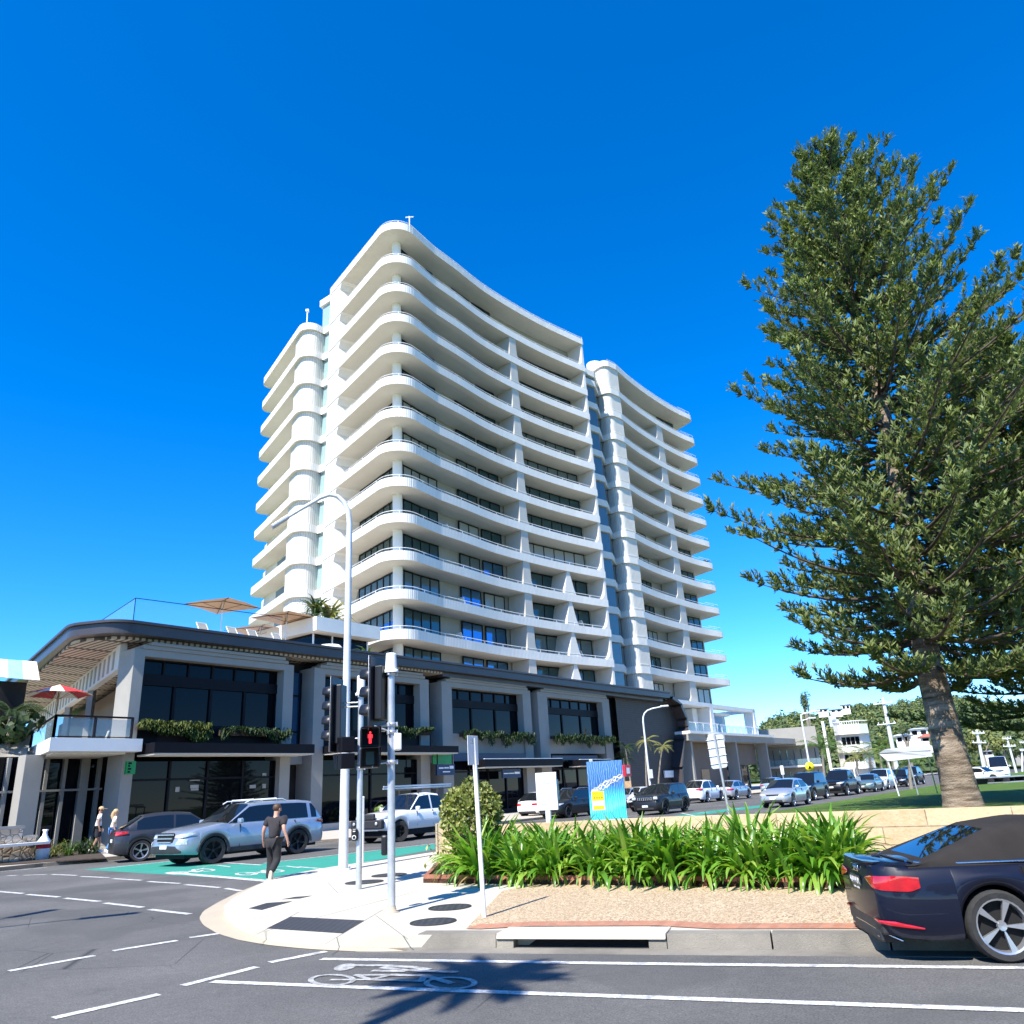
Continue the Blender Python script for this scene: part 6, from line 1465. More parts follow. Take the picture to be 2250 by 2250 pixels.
pA = G(860, 2005, .14); A = thing('signal_mast', 'tallest signal mast with a red man lantern, black three-lens head and white top cap', 'traffic light', pA)
hA = heightat(853.6, 1436, pA)-.14
mb = MB(); mb.tube([(0,0,0),(0,0,hA*.55),(0,0,hA)], [.062,.06,.056], 16); mb.build('pole', M['galv'], A)
mb = MB(); mb.lathe([(.13,0),(.13,.012),(.08,.02),(.065,.09)], n=20); mb.build('base', M['gutter'], A)
za = [heightat(853, y, pA)-.14 for y in (1436, 1472, 1478, 1592, 1602, 1675, 1612, 1652)]
mb = MB(); mb.lathe([(.105,za[1]),(.10,za[1]+.05),(.088,za[0]-.03),(.08,za[0]),(0,za[0]+.005)], n=18); mb.lathe([(.12,za[1]-.05),(.12,za[1]),(.06,za[1])], n=18); mb.build('top_cap', M['sign_white'], A)
bands(A, 0, 0, [za[1]-.06, za[3], za[4]-.05, za[5]], .062)
vr = (pA - Vector((0,0,0))); vdir = Vector((vr.x, vr.y, 0)).normalized(); left = Vector((-vdir.y, vdir.x, 0))
def offL(px, py, root, back=0.0):   # point beside a pole at the pole's distance, in the root's space
    q = atY(px, py, hypot(root.location.x, root.location.y)+back); return q - root.location
c = offL(828, 1524, A, .1); lens_stack(A, c, -72, 3, pitch=.295, bw=.56, vis=.26)
for zz in (za[1]-.06, za[3]): mb = MB(); mb.tube([(0,0,zz), (c.x*.8, c.y*.8, zz-.01)], .018, 6); mb.build('bracket', M['galv'], A)
c = offL(813, 1643, A, -.12); ped_head(A, c, 180-16, True)
mb = MB(); mb.tube([(0,0,za[5]), (c.x*.8,c.y*.8,za[5]-.02),(c.x*.9,c.y*.9,c.z-.3)], .014, 6); mb.tube([(0,0,za[4]-.05),(c.x*.8,c.y*.8,c.z+.34)], .014, 6); mb.build('bracket', M['galv'], A)
c = offL(872, 1630, A, .02); mb = MB(); mb.box(c, (.13,.13,.27), Matrix.Rotation(.5,3,'Z')); mb.build('control_box', M['sign_white'], A, bevel=.02)
c = offL(845, 1857, A, .1); mb = MB(); mb.box(c, (.10,.10,.30)); mb.build('push_button', M['black'], A, bevel=.03)
mb = MB()
for i in range(3): mb.tube([(-.05-.01*i,.03,za[1]-.1),(-.075,-.02+.02*i,za[3]+.4),(-.04,.05,za[3]+.02)], .007, 5)
mb.build('cable', M['black'], A)
pB = G(788, 1954, .14); B = thing('signal_mast', 'thinner signal mast behind, with a four-lens black head facing left and a push button', 'traffic light', pB)
hB = heightat(791, 1485, pB)-.14
mb = MB(); mb.tube([(0,0,0),(0,0,hB)], [.06,.056], 16); mb.build('pole', M['galv'], B)
zB = [heightat(791, y, pB)-.14 for y in (1485,1523,1531,1688)]
mb = MB(); mb.lathe([(.095,zB[1]),(.085,zB[1]+.05),(.085,zB[0]-.03),(.075,zB[0]),(0,zB[0]+.004)], n=18); mb.lathe([(.115,zB[1]-.05),(.115,zB[1]),(.06,zB[1])], n=18); mb.build('top_cap', M['sign_white'], B)
c = offL(738, 1570, B, .1); lens_stack(B, c, -80, 4, pitch=.30, bw=.60, vis=.26)
mb = MB(); 
for py in (1543,1552,1622): z = heightat(791, py, pB)-.14; mb.tube([(0,0,z),(c.x*.7,c.y*.7,z)], .016, 6)
mb.build('bracket', M['galv'], B)
c = offL(757, 1655, B, -.05); ped_head(B, c, -35, False, 'frame_dark')
bands(B, 0, 0, [zB[3], zB[1]-.05], .06)
c = offL(779, 1834, B, -.08); mb = MB(); mb.box(c, (.13,.08,.24)); mb.build('push_button', M['black'], B, bevel=.04)
mb = MB(); R = Matrix.Rotation(pi/2,3,'X'); mb.lathe([(.030,.043),(.042,.043),(.042,.05),(.030,.05)], c+Vector((0,0,-.05)), R, 16); mb.box(c+Vector((0,-.045,.06)), (.05,.008,.012)); mb.build('button_symbol', M['sign_white'], B)
# street light with a swept arm
pL = G(754, 1912, .14); Lp = thing('street_light', 'tall pale street light with a swept arm reaching left across the tower', 'street light', pL)
dl = hypot(pL.x, pL.y)
def LP(px, py, back=0): q = atY(px, py, dl+back); return q - pL
zt_ = LP(764, 1150).z
pts = [(0,0,0), (0,0,zt_*.45), (0,0,zt_)]; rs = [.125,.105,.08]
arm = [(764,1150),(761,1122),(751,1102),(737,1090),(720,1087),(700,1094),(660,1117),(630,1135)]
P_ = [Vector((0,0,0)), Vector((0,0,zt_*.45))] + [LP(x, y) for x, y in arm]; sh_ = P_[2]; P_[2] = Vector((0,0,sh_.z))
for i in range(3, len(P_)): P_[i] = P_[i] - Vector((sh_.x, sh_.y, 0))
mb = MB(); mb.tube(P_, [.125,.105,.082,.075,.07,.066,.062,.058,.05,.045], 16); mb.build('pole', M['pole_paint'], Lp)
mb = MB(); e = P_[-1]; d = (P_[-1]-P_[-2]).normalized(); q = e + d*.55; u = Vector((0,0,1)); w = d.cross(u).normalized()
n_ = w.cross(d).normalized()
vs = [e-w*.09+n_*.05, e+w*.09+n_*.05, q+w*.13+n_*.02, q-w*.13+n_*.02, e-w*.09-n_*.05, e+w*.09-n_*.05, q+w*.13-n_*.06, q-w*.13-n_*.06]
mb.add(vs, [(0,1,2,3),(7,6,5,4),(0,4,5,1),(1,5,6,2),(2,6,7,3),(3,7,4,0)]); mb.build('lamp_head', M['galv'], Lp, bevel=.02)
zc_ = heightat(751, 1530, pL)-.14
mb = MB(); mb.lathe([(.20,0),(.20,.03),(.135,.04),(.13,.05)], n=20)
for a in range(4): mb.box((.17*cos(a*pi/2+.4),.17*sin(a*pi/2+.4),.05), (.04,.04,.05))
mb.build('base_plate', M['pole_paint'], Lp)
# slim post next to it
pC = G(795, 1900, .1); o = thing('post', 'short plain pale post just right of the thin signal mast', 'post', pC); h_ = heightat(798,1752,pC)-.1
mb = MB(); mb.tube([(0,0,0),(0,0,h_)], .055, 14); mb.lathe([(.058,h_-.02),(.058,h_+.02),(0,h_+.035)], n=14); mb.build('pole', M['sign_white'], o)
mb = MB(); mb.lathe([(.12,0),(.12,.015),(.06,.02)], n=16); mb.build('base', M['galv'], o)
# plain white sign post beside the aggregate paving
pS = G(1064, 2015, .145); o = thing('sign_post', 'white sign post with a narrow rounded plate seen almost edge on', 'sign', pS); hS = heightat(1038, 1617, pS)-.145
tl_ = offL(1040, 1640, o); tl_.z = 0
top = Vector((tl_.x*1.0, tl_.y, hS)) - Vector((0,0,0))
mb = MB(); mb.tube([(0,0,0),(tl_.x*.93,tl_.y*.93,hS*.985)], .033, 12); mb.build('pole', M['sign_white'], o)
zs0, zs1 = heightat(1042,1681,pS)-.145, hS; ww = .30
mb = MB(); R = Matrix.Rotation(pi/2-radians(-63), 3, 'Z') @ Matrix.Rotation(0,3,'X'); cc = Vector((tl_.x*.92, tl_.y*.92, (zs0+zs1)/2)) + Vector((-.01,-.05,0))
mb.box(cc, (.008, ww, zs1-zs0), R); mb.build('plate', M['sign_white'], o, bevel=.003)
mb = MB()
for i in range(4): mb.box(cc + R @ Vector((-.0058,.02*(1 if i%2 else -1),(zs1-zs0)*(.40-.055*i))), (.003,.10,.012), R)
mb.build('marking', M['galv'], o)
# big sign seen from behind
pK = G(1603, 1794, .80); o = thing('road_sign', 'large blank rounded sign seen from behind on a leaning post above the wall', 'sign', pK)
dk2 = hypot(pK.x, pK.y)
def KP(px, py, b=0): return atY(px, py, dk2+b) - pK
q0, q1, q2, q3 = KP(1551,1619,.0), KP(1588,1613), KP(1600,1686), KP(1565,1690)
tp = KP(1569,1614,-.05)
mb = MB(); mb.tube([(0,0,0), tp*.6, tp], .032, 10); mb.build('pole', M['galv'], o)
quad_ = [q0,q1,q2,q3]; cq = sum(quad_, Vector())/4; ux = ((q1-q0)+(q2-q3)).normalized(); uy = ((q0-q3)+(q1-q2)).normalized(); nn = ux.cross(uy)
poly = fillet([Vector((((p-cq).dot(ux)), ((p-cq).dot(uy)))) for p in quad_], .07, 5)
mb = MB(); mb.add([cq + ux*p.x + uy*p.y + nn*.004 for p in poly] + [cq + ux*p.x + uy*p.y - nn*.004 for p in poly], [tuple(range(len(poly))), tuple(range(2*len(poly)-1, len(poly)-1, -1))] + [(i, i+len(poly), (i+1)%len(poly)+len(poly), (i+1)%len(poly)) for i in range(len(poly))]); mb.build('plate', M['alu_sheet'], o)
mb = MB(); hh = (q0-q3).length
for f in (-.36,-.12,.13,.38): mb.tube([cq + uy*hh*f - ux*.24 + nn*.02*(1 if nn.y < 0 else -1), cq + uy*hh*f + ux*.24 + nn*.02*(1 if nn.y < 0 else -1)], .010, 5)
mb.build('rail', M['galv'], o)
# white information board on a stub post
pI = G(1206, 1800, .97); o = thing('information_board', 'white box-shaped information board with faint pale blue outlines on a stub post', 'information board', pI)
di = hypot(pI.x, pI.y); 
def IP(px, py, b=0): return atY(px, py, di+b) - pI
a, b, c2 = IP(1176,1699), IP(1222,1698), IP(1228,1779); w_, hgt = (b-a).length, a.z - c2.z; cI = (a+c2)/2; R = Matrix.Rotation(radians(-12),3,'Z')
mb = MB(); mb.box(cI, (w_, .14, hgt), R); mb.build('panel', M['sign_white'], o, bevel=.012)
mb = MB(); mb.box(cI + Vector((w_*.5,.03,.03)), (.07,.10,hgt*.55), R); mb.build('side_box', M['sign_white'], o, bevel=.012)
mb = MB()
for (x0, x1, z0, z1) in ((-.27,.24,.20,.215),(-.27,.24,-.34,-.325),(-.27,-.26,-.34,.21),(.23,.24,-.34,.21),(-.10,-.02,.26,.28),(-.10,-.085,.23,.28),(-.15,.12,-.02,-.012)): mb.box(cI + R @ Vector(((x0+x1)/2*w_, -.074, (z0+z1)/2*hgt)), ((x1-x0)*w_, .004, (z1-z0)*hgt), R)
mb.build('outline', M['canvas_aqua'], o)
mb = MB(); mb.tube([(cI.x*.9,cI.y,-.1),(cI.x*.9,cI.y,.12),(cI.x*.9,cI.y,cI.z-hgt/2)], .085, 14); mb.build('post', M['sign_white'], o)
# painted cabinet
pM = G(1338, 1801, .97); o = thing('painted_cabinet', 'electrical cabinet painted with blue sea swirls and a yellow notice', 'cabinet', pM); dm = hypot(pM.x, pM.y)
def MP(px, py, b=0): return atY(px, py, dm+b) - pM
bl, br_, tl2, tr2 = MP(1298,1797), MP(1379,1804), MP(1286,1673), MP(1363,1671)
wv_ = (br_-bl); wv_.z = 0; wM = wv_.length; ex_ = wv_.normalized(); ey_ = Vector((-ex_.y, ex_.x, 0)); zM0, zM1 = -.04, (tl2.z+tr2.z)/2; b0 = Vector((bl.x, bl.y, 0))
mb = MB(); mb.add([b0+Vector((0,0,zM0)), b0+ex_*wM+Vector((0,0,zM0)), b0+ex_*wM+Vector((0,0,zM1)), b0+Vector((0,0,zM1))], [(0,1,2,3)], [((0,0),(1,0),(1,1.5),(0,1.5))]); 
mb.uv[0] = ((0,0),(1,0),(1,1.0),(0,1.0))
mb.build('painted_door', M['sea_mural'], o)
mb = MB(); mb.prism([b0+ey_*.003, b0+ex_*wM+ey_*.003, b0+ex_*wM+ey_*.34, b0+ey_*.34], zM0, zM1-.002); mb.build('housing', M['p_lightblue'], o)
mb = MB(); c_ = b0+ex_*wM*.13+ey_*.15; mb.box((c_.x,c_.y,zM1+.03), (.09,.09,.07)); mb.build('cap', M['galv'], o, bevel=.01)
def CP(u, v, d=.006): return b0 + ex_*(wM*u) + Vector((0,0,zM0+(zM1-zM0)*v)) - ey_*d
def cquad(u0,u1,v0,v1,m,nm,d=.006,par=o): mb = MB(); mb.add([CP(u0,v0,d),CP(u1,v0,d),CP(u1,v1,d),CP(u0,v1,d)], [(0,1,2,3)]); return mb.build(nm, M[m], par)
nt_ = cquad(.07,.42,.19,.50,'sign_white','notice',.005); cquad(.08,.41,.345,.50,'yellow','notice_panel',.008,o); cquad(.10,.40,.20,.262,'yellow','notice_panel',.008,o)
mb = MB()
for (u0,u1,v0,v1) in ((.11,.34,.462,.469),(.11,.37,.438,.443),(.13,.17,.385,.412),(.20,.24,.385,.412),(.26,.30,.385,.412),(.33,.38,.385,.412),(.10,.40,.375,.379),(.14,.36,.213,.218)): mb.add([CP(u0,v0,.011),CP(u1,v0,.011),CP(u1,v1,.011),CP(u0,v1,.011)], [(0,1,2,3)])
mb.build('notice_lettering', M['amber'], nt_)
rnd = random.Random(3); mb = MB()
for ln in range(6):
    pts = [(.06,.48)] 
    for i in range(12): f = i/11; pts.append((.10+.88*f, .50+.24*f + (.05*sin(f*9+ln*1.9)+.03*sin(f*23+ln*2.3))*(1-abs(f-.5)) ))
    for i in range(len(pts)-1):
        a, b = CP(*pts[i],.006), CP(*pts[i+1],.006); d = (b-a).normalized(); n = d.cross(ey_).normalized()*.0065; mb.add([a-n,b-n,b+n,a+n], [(0,1,2,3)])
mb.build('painted_net', M['canvas_white'], o)
# bicycle-height red sign on a timber post across the street
t, z = FS(*zc(1832,1060), 36.2); o = thing('red_sign', 'small red sign with white mark on a timber post at the podium end', 'sign', TS(t,36.2,.13))
mb = MB(); mb.box((0,0,(z-1)/2), (.55,.55,z-.8)); mb.build('post', M['wood_post'], o, bevel=.02)
mb = MB(); mb.box((0,0,z), (1.1,.35,1.0), Matrix.Rotation(radians(54),3,'Z')); mb.build('panel', M['red_paint'], o, bevel=.03)
mb = MB(); p = -BV*.19; mb.box((p.x,p.y,z), (.55,.01,.5), Matrix.Rotation(radians(54),3,'Z')); mb.build('mark', M['sign_white'], o)
# lamps farther away
def lamp(name, label, base, px, path, r0, head, double=False):
    o = thing(name, label, 'street light', base); d = hypot(base.x, base.y); P_ = [Vector((0,0,0))] + [atY(x, y, d)-base for x, y in path]
    sx = P_[1]; P_ = [P_[0], Vector((0,0,P_[1].z))] + [p - Vector((sx.x,sx.y,0)) for p in P_[2:]]
    mb = MB(); mb.tube(P_, [r0] + [r0*.75-(r0*.35)*i/len(P_) for i in range(len(P_)-1)], 9); mb.build('pole', M['pole_paint'], o)
    mb = MB(); d_ = (P_[-1]-P_[-2]).normalized(); c = P_[-1]+d_*.3; mb.box(c, (.75,.26,.14), Matrix.Rotation(atan2(d_.y,d_.x),3,'Z')); mb.build('lamp_head', M['galv'], o, bevel=.03); return o, P_
t, z = FS(*zd(335,1170), 34.0); bl_ = TS(t,34.0,.13)
lo, _ = lamp('street_light', 'white street light with a bent arm in front of the dark podium end wall', bl_, 0, [zd(255,580), zd(256,540), zd(268,505), zd(295,478), zd(340,460), zd(425,443)], .11, 0)
z_ = FS(*zd(335,1075), 34.0)[1]; mb = MB(); mb.box((.12,-.12,z_-.13), (.5,.08,.75), Matrix.Rotation(.6,3,'Z')); mb.build('small_sign', M['sign_white'], lo)
p = atY(*zr(290,890), 74); p.z = .15
lo, P_ = lamp('street_light', 'white double-armed street light with a round yellow sign near the white building', p, 0, [zr(206,450), zr(205,425), zr(225,415), zr(290,402)], .10, 0)
q = atY(*zr(207,470), 74) - p; r = atY(*zr(285,448), 74) - p; q0_ = Vector((0,0,q.z)); mb = MB(); mb.tube([q0_, q0_+(r-q)*.3+Vector((0,0,-.0)), q0_+(r-q)], .05, 6); mb.box(q0_+(r-q), (.6,.2,.12)); mb.build('second_arm', M['pole_paint'], lo)
q = atY(*zr(276,824), 73.6) - p; R = Matrix.Rotation(pi/2,3,'X'); mb = MB(); mb.lathe([(0,.06),(.38,.06),(.38,.03),(0,.03)], q, R, 24); mb.build('yellow_disc', M['yellow'], lo)
mb = MB(); mb.prism([(-.15,0),(.15,0),(0,.28)], 0, .01); mb.v = [q + Vector((v.x, -.075-v.z, v.y-.16)) for v in mb.v]; mb.build('sign_symbol', M['frame_dark'], lo)
p = atY(*zr(75,910), 70); p.z = .15; o = thing('sign_post', 'small white sign on a thin post behind the parked row, left of the yellow sign', 'sign', p); q = atY(*zr(65,850), 70)-p
mb = MB(); mb.tube([(0,0,0),(q.x*.6,q.y*.6,q.z)], .04, 6); mb.build('pole', M['galv'], o); mb = MB(); mb.box(q, (.26,.03,.7)); mb.build('plate', M['sign_white'], o)
# lamp behind the viewer at left whose arm shadows fall on the side street
sa = G(262*2250/1932, 1722*2250/1932); sb_ = G(-160*2250/1932, 1768*2250/1932); hL = 10.0; so_v = Vector((sin(radians(SUN_AZ-180)), cos(radians(SUN_AZ-180)), 0))*(hL/tan(radians(SUN_EL)))
sc2 = G(105*2250/1932, 1716*2250/1932)
a1 = sa - so_v; a0 = sb_ - so_v; a2 = sc2 - so_v; a0 = Vector((min(a0.x, -15), a0.y, 0)); o = thing('street_light', 'twin-armed street light out of frame at left, its arm shadows on the road', 'street light', Vector((a0.x,a0.y,0)))
mb = MB(); mb.tube([(0,0,0),(0,0,hL-.8)], [.13,.09], 12); mb.build('pole', M['pole_paint'], o)
for e_ in (a1, a2):
    e = Vector((e_.x-a0.x, e_.y-a0.y, hL)); d = e.normalized(); mb = MB(); mb.tube([(0,0,hL-.8), Vector((e.x*.15,e.y*.15,hL-.1)), e*.75+Vector((0,0,hL*.25))], [.06,.05,.04], 8); mb.build('arm', M['pole_paint'], o)
    mb = MB(); f = Vector((e.x,e.y,0)).normalized(); mb.box(e - f*.5, (1.0,.30,.12), Matrix.Rotation(atan2(f.y,f.x),3,'Z')); mb.build('lamp_head', M['galv'], o, bevel=.03)
# long arrow board on the lawn
pz = .62; bA = G(*zr(975,1070), pz); dA = hypot(bA.x,bA.y); o = thing('arrow_board', 'long pale arrow-ended board on thin legs standing on the lawn', 'sign', bA)
def AP(p, b=0): return atY(*zr(*p), dA+b) - bA
corn = [AP((808,722)), AP((860,690)), AP((1190,650),.3), AP((1228,745),.3), AP((880,782))]
mb = MB(); nA = (corn[2]-corn[1]).cross(corn[4]-corn[1]).normalized(); k_ = len(corn)
mb.add([c+nA*.02 for c in corn]+[c-nA*.02 for c in corn], [tuple(range(k_)), tuple(range(2*k_-1,k_-1,-1))] + [(i,i+k_,(i+1)%k_+k_,(i+1)%k_) for i in range(k_)]); mb.build('board', M['alu_sheet'], o)
mb = MB(); a, b = corn[0].lerp(corn[0],0), AP((1212,700),.3); s_ = -1 if nA.y > 0 else 1; n2 = nA*(.024*s_ if s_ == 1 and nA.y < 0 else -.024*1); mb.tube([corn[0]+n2*1.0+Vector((0,-.02,0)), b+Vector((0,-.03,0))], .008, 5); mb.build('board_joint', M['frame_dark'], o)
for (p0, p1, bk) in (((880,775),(975,1070),0), ((1040,765),(1122,1062),.5), ((1185,740),(1268,1042),1.0)):
    a, b = AP(p0, .05), G(*zr(*p1), pz) - bA; mb = MB(); mb.tube([b, a], .028, 6); mb.build('leg', M['metal_pale'] if bk == 0 else M['galv'], o)
# picnic tables in the park, right of the trunk
for px, py, lab in ((1700,935,'small dark picnic table on the lawn just right of the pine trunk'), (1820,940,'dark low bench near the right edge of the lawn')):
    p = atY(*zr(px,py), 58); p.z = .2; o = thing('picnic_table', lab, 'table', p, .3)
    mb = MB(); mb.box((0,0,.74), (2.4,.9,.06)); mb.build('table_top', M['galv'], o)
    for y in (-.8,.8): mb = MB(); mb.box((0,y,.45), (2.4,.3,.05)); mb.build('bench', M['galv'], o)
    for x in (-.8,.8): mb = MB(); mb.box((x,0,.36), (.1,1.5,.72)); mb.build('leg', M['trim'], o)
# ------------------------------------------------------------------ people
def skin_obj(name, V, E, R, m, parent=None, sub=2, root=0, flat=None):
    me = bpy.data.meshes.new(name); me.from_pydata([tuple(v) for v in V], E, []); o = bpy.data.objects.new(name, me); C.objects.link(o)
    me.materials.append(M[m]); md = o.modifiers.new('skin', 'SKIN'); md.use_smooth_shade = True; md.branch_smoothing = .6
    sv = me.skin_vertices[0].data
    for i, r in enumerate(R): sv[i].radius = (r, r) if not isinstance(r, tuple) else r
    sv[root].use_root = True
    ss = o.modifiers.new('sub', 'SUBSURF'); ss.levels = sub; ss.render_levels = sub
    if parent is not None: o.parent = parent
    return o
def person(label, pos, head, J, clothes, hair, skinm='skin', scale=1.0, hat=None, shoe='shoe_pale', holds=None):
    """J: joints in metres, local x = forward, y = left, z = up"""
    n = ['pelvis','waist','chest','neck','headc','headt', 'shl','ell','wrl','hal','shr','elr','wrr','har', 'hil','knl','anl','tol','hir','knr','anr','tor']
    V = [Vector(J[k]) for k in n]; ix = {k: i for i, k in enumerate(n)}
    E = [(0,1),(1,2),(2,3),(3,4),(4,5),(2,6),(6,7),(7,8),(8,9),(2,10),(10,11),(11,12),(12,13),(0,14),(14,15),(15,16),(16,17),(0,18),(18,19),(19,20),(20,21)]
    R = [.125,.108,.13,.058,.088,.070, .062,.046,.032,.030,.062,.046,.032,.030, .088,.060,.040,.034,.088,.060,.040,.034]
    # fingers: five short chains rooted in each palm
    for s_ in ('l','r'):
        w = V[ix['wr'+s_]]; h = V[ix['ha'+s_]]; d = (h-w).normalized(); sd = Vector((1,0,0)); sd = (sd - d*sd.dot(d)).normalized(); nn = d.cross(sd)
        for i, (off, ln) in enumerate(((-.030,.055),(-.010,.068),(.010,.064),(.028,.050))):
            b = len(V); V.append(h + d*.03 + sd*off*-1); R.append(.010); E.append((ix['ha'+s_], b))
            V.append(V[b] + d*ln*.6 + nn*.004); R.append(.0095); E.append((b, b+1)); V.append(V[b+1] + d*ln*.4 + nn*(.016 if s_ == 'l' else -.016)); R.append(.008); E.append((b+1, b+2))
        b = len(V); V.append(h - d*.015 + sd*.045); R.append(.012); E.append((ix['ha'+s_], b)); V.append(V[b] + d*.045 + sd*.012); R.append(.0095); E.append((b, b+1))
    body = skin_obj('person', V, E, R, skinm); body.location = pos; body.rotation_euler = (0,0,pi/2-radians(head)); body.scale = (scale,)*3
    tag(body, label, 'person')
    hc = Vector(J['headc']); ht = Vector(J['headt']); up = (ht-hc).normalized(); fd = Vector(J.get('face', (1,0,0))).normalized(); lf = up.cross(fd).normalized()
    HM = Matrix((fd, lf, up)).transposed()
    f = MB(); f.ball(hc + fd*.098 - up*.015, (.022,.017,.026), HM); f.build('nose', M[skinm], body)
    for sy in (1,-1):
        e = MB(); e.ball(hc + fd*.086 + lf*.034*sy + up*.018, (.010,.015,.009), HM); e.build('eye', M['sign_white'], body)
        e = MB(); e.ball(hc + lf*.088*sy - fd*.005, (.026,.012,.034), HM); e.build('ear', M[skinm], body)
    e = MB(); e.ball(hc + fd*.086 - up*.052, (.010,.026,.007), HM); e.build('mouth', M['red_paint'], body)
    hm = MB()
    if hair == 'short': hm.ball(hc + up*.035 - fd*.014, (.108,.098,.098), HM, 16, 10)
    else:
        hm.ball(hc + up*.035 - fd*.014, (.112,.105,.105), HM, 16, 10); hm.tube([hc - fd*.07 + up*.02, hc - fd*.105 - up*.12, hc - fd*.10 - up*.27], [.085,.095,.05], 12)
    hm.build('hair', M['hair_brown' if hair == 'short' else 'hair_blond'], body)
    if hat:
        mb = MB(); mb.ball(hc + up*.055, (.112,.104,.09), HM, 16, 8); q = hc + up*.05 + fd*.15; mb.box(q, (.15,.15,.012), HM); mb.build('cap', M[hat], body)
    for c in clothes:
        idx = [ix[k] for k in c['chain']]; vs = [V[i].copy() for i in idx]; es = [tuple(e) for e in c['edges']]
        for k, (a, b, t) in c.get('cut', {}).items(): vs[k] = V[ix[a]].lerp(V[ix[b]], t)
        skin_obj(c['name'], vs, es, c['r'], c['m'], body)
    for s_ in ('l','r'):
        a = V[ix['an'+s_]]; t = V[ix['to'+s_]]; d = (t-a); 
        mb = MB(); dz = Vector((d.x,d.y,d.z)).normalized(); sd = Vector((0,1,0)); un = dz.cross(sd).normalized(); un = un if un.z > 0 else -un
        R3 = Matrix((dz, un.cross(dz), un)).transposed(); cpt = a.lerp(t, .48) - un*.012
        mb.ball(cpt, (.150,.050,.048), R3, 12, 8); mb.box(cpt - un*.042, (.27,.085,.022), R3); mb.build('shoe', M[shoe], body)
    return body
TEE = lambda m, r=(.160,.155,.185,.085,.105,.072,.105,.072): {'name': 'shirt', 'm': m, 'chain': ['pelvis','waist','chest','neck','shl','ell','shr','elr'], 'edges': [(0,1),(1,2),(2,3),(2,4),(4,5),(2,6),(6,7)], 'r': list(r), 'cut': {5: ('shl','ell',.72), 7: ('shr','elr',.72), 3: ('chest','neck',.66), 0: ('pelvis','waist',-.15)}}
LEG = lambda m, k=1.0, nm='trousers', r=None: {'name': nm, 'm': m, 'chain': ['pelvis','hil','knl','anl','hir','knr','anr'], 'edges': [(0,1),(1,2),(2,3),(0,4),(4,5),(5,6)], 'r': r or [.150,.122,.094,.078,.122,.094,.078], 'cut': {3: ('knl','anl',k), 6: ('knr','anr',k)}}
# walker stepping onto the corner, seen from behind
wpos = G(508, 1663*1.0) if False else G(560*600/1932+400, 1800+455*600/1932, .05)
Jw = {'pelvis':(0,0,.95),'waist':(.02,0,1.08),'chest':(.05,0,1.30),'neck':(.06,0,1.50),'headc':(.085,-.01,1.62),'headt':(.085,-.012,1.71),'face':(1,-.35,-.05),
      'shl':(.045,.19,1.42),'ell':(.00,.285,1.17),'wrl':(.08,.33,.94),'hal':(.11,.335,.87),'shr':(.055,-.19,1.42),'elr':(-.03,-.275,1.17),'wrr':(.03,-.34,.94),'har':(.05,-.345,.87),
      'hil':(.01,.09,.90),'knl':(.09,.10,.49),'anl':(.02,.10,.09),'tol':(.17,.115,.05),'hir':(-.01,-.09,.90),'knr':(.02,-.10,.50),'anr':(-.27,-.12,.26),'tor':(-.30,-.125,.10)}
wk = person('person in black tee and black trousers walking away on the corner kerb', wpos + Vector((.22,.10,-.03)), 14, Jw, [TEE('tee_black'), LEG('trousers', .98)], 'short', 'skin', 1.02)
Jc = {'pelvis':(0,0,.94),'waist':(.02,0,1.08),'chest':(.04,0,1.30),'neck':(.04,0,1.50),'headc':(.06,0,1.62),'headt':(.06,0,1.71),'face':(1,-.25,0),
      'shl':(.03,.185,1.42),'ell':(.05,.27,1.17),'wrl':(.14,.30,.95),'hal':(.17,.30,.88),'shr':(.03,-.185,1.42),'elr':(-.02,-.26,1.17),'wrr':(.05,-.27,.95),'har':(.07,-.27,.88),
      'hil':(.0,.09,.90),'knl':(.14,.09,.50),'anl':(.13,.09,.09),'tol':(.29,.10,.05),'hir':(.0,-.09,.90),'knr':(.02,-.09,.49),'anr':(-.16,-.09,.12),'tor':(-.05,-.10,.05)}
g1 = G(208, 1874, .15); g2_ = G(242, 1874, .15)
p1 = person('person in white tee, dark shorts and tan cap walking beside the woman in blue jeans', g1, 60, Jc, [TEE('tee_white'), LEG('shorts', 1.0, 'shorts', [.152,.112,.10,.09,.112,.10,.09]) | {'cut': {2: ('hil','knl',.72), 3: ('hil','knl',.80), 5: ('hir','knr',.72), 6: ('hir','knr',.80)}}], 'short', 'skin_tan', 1.12, 'cap_tan', 'sign_white')
p2 = person('person with long blond hair, cream shirt and blue jeans walking next to the parked crossover', g2_, 58, {k: (Vector(v)*(.96 if k != 'face' else 1)) for k, v in Jc.items()}, [TEE('shirt_cream', (.165,.140,.155,.060,.085,.070,.085,.070)) | {'cut': {5: ('shl','ell',.98), 7: ('shr','elr',.98), 3: ('chest','neck',.62)}}, LEG('jeans', .96)], 'long', 'skin', 1.08, None, 'sign_white')
mb = MB(); mb.lathe([(.03,0),(.036,.12),(0,.125)], n=12); o = mb.build('drink_cup', M['sign_white']); hq = Vector(Jc['hal'])*1.12; ro = Matrix.Rotation(pi/2-radians(60),3,'Z'); o.location = g1 + ro @ (hq + Vector((.05,.03,-.14))); tag(o, 'white cup hanging from the left hand of the person in dark shorts', 'cup')
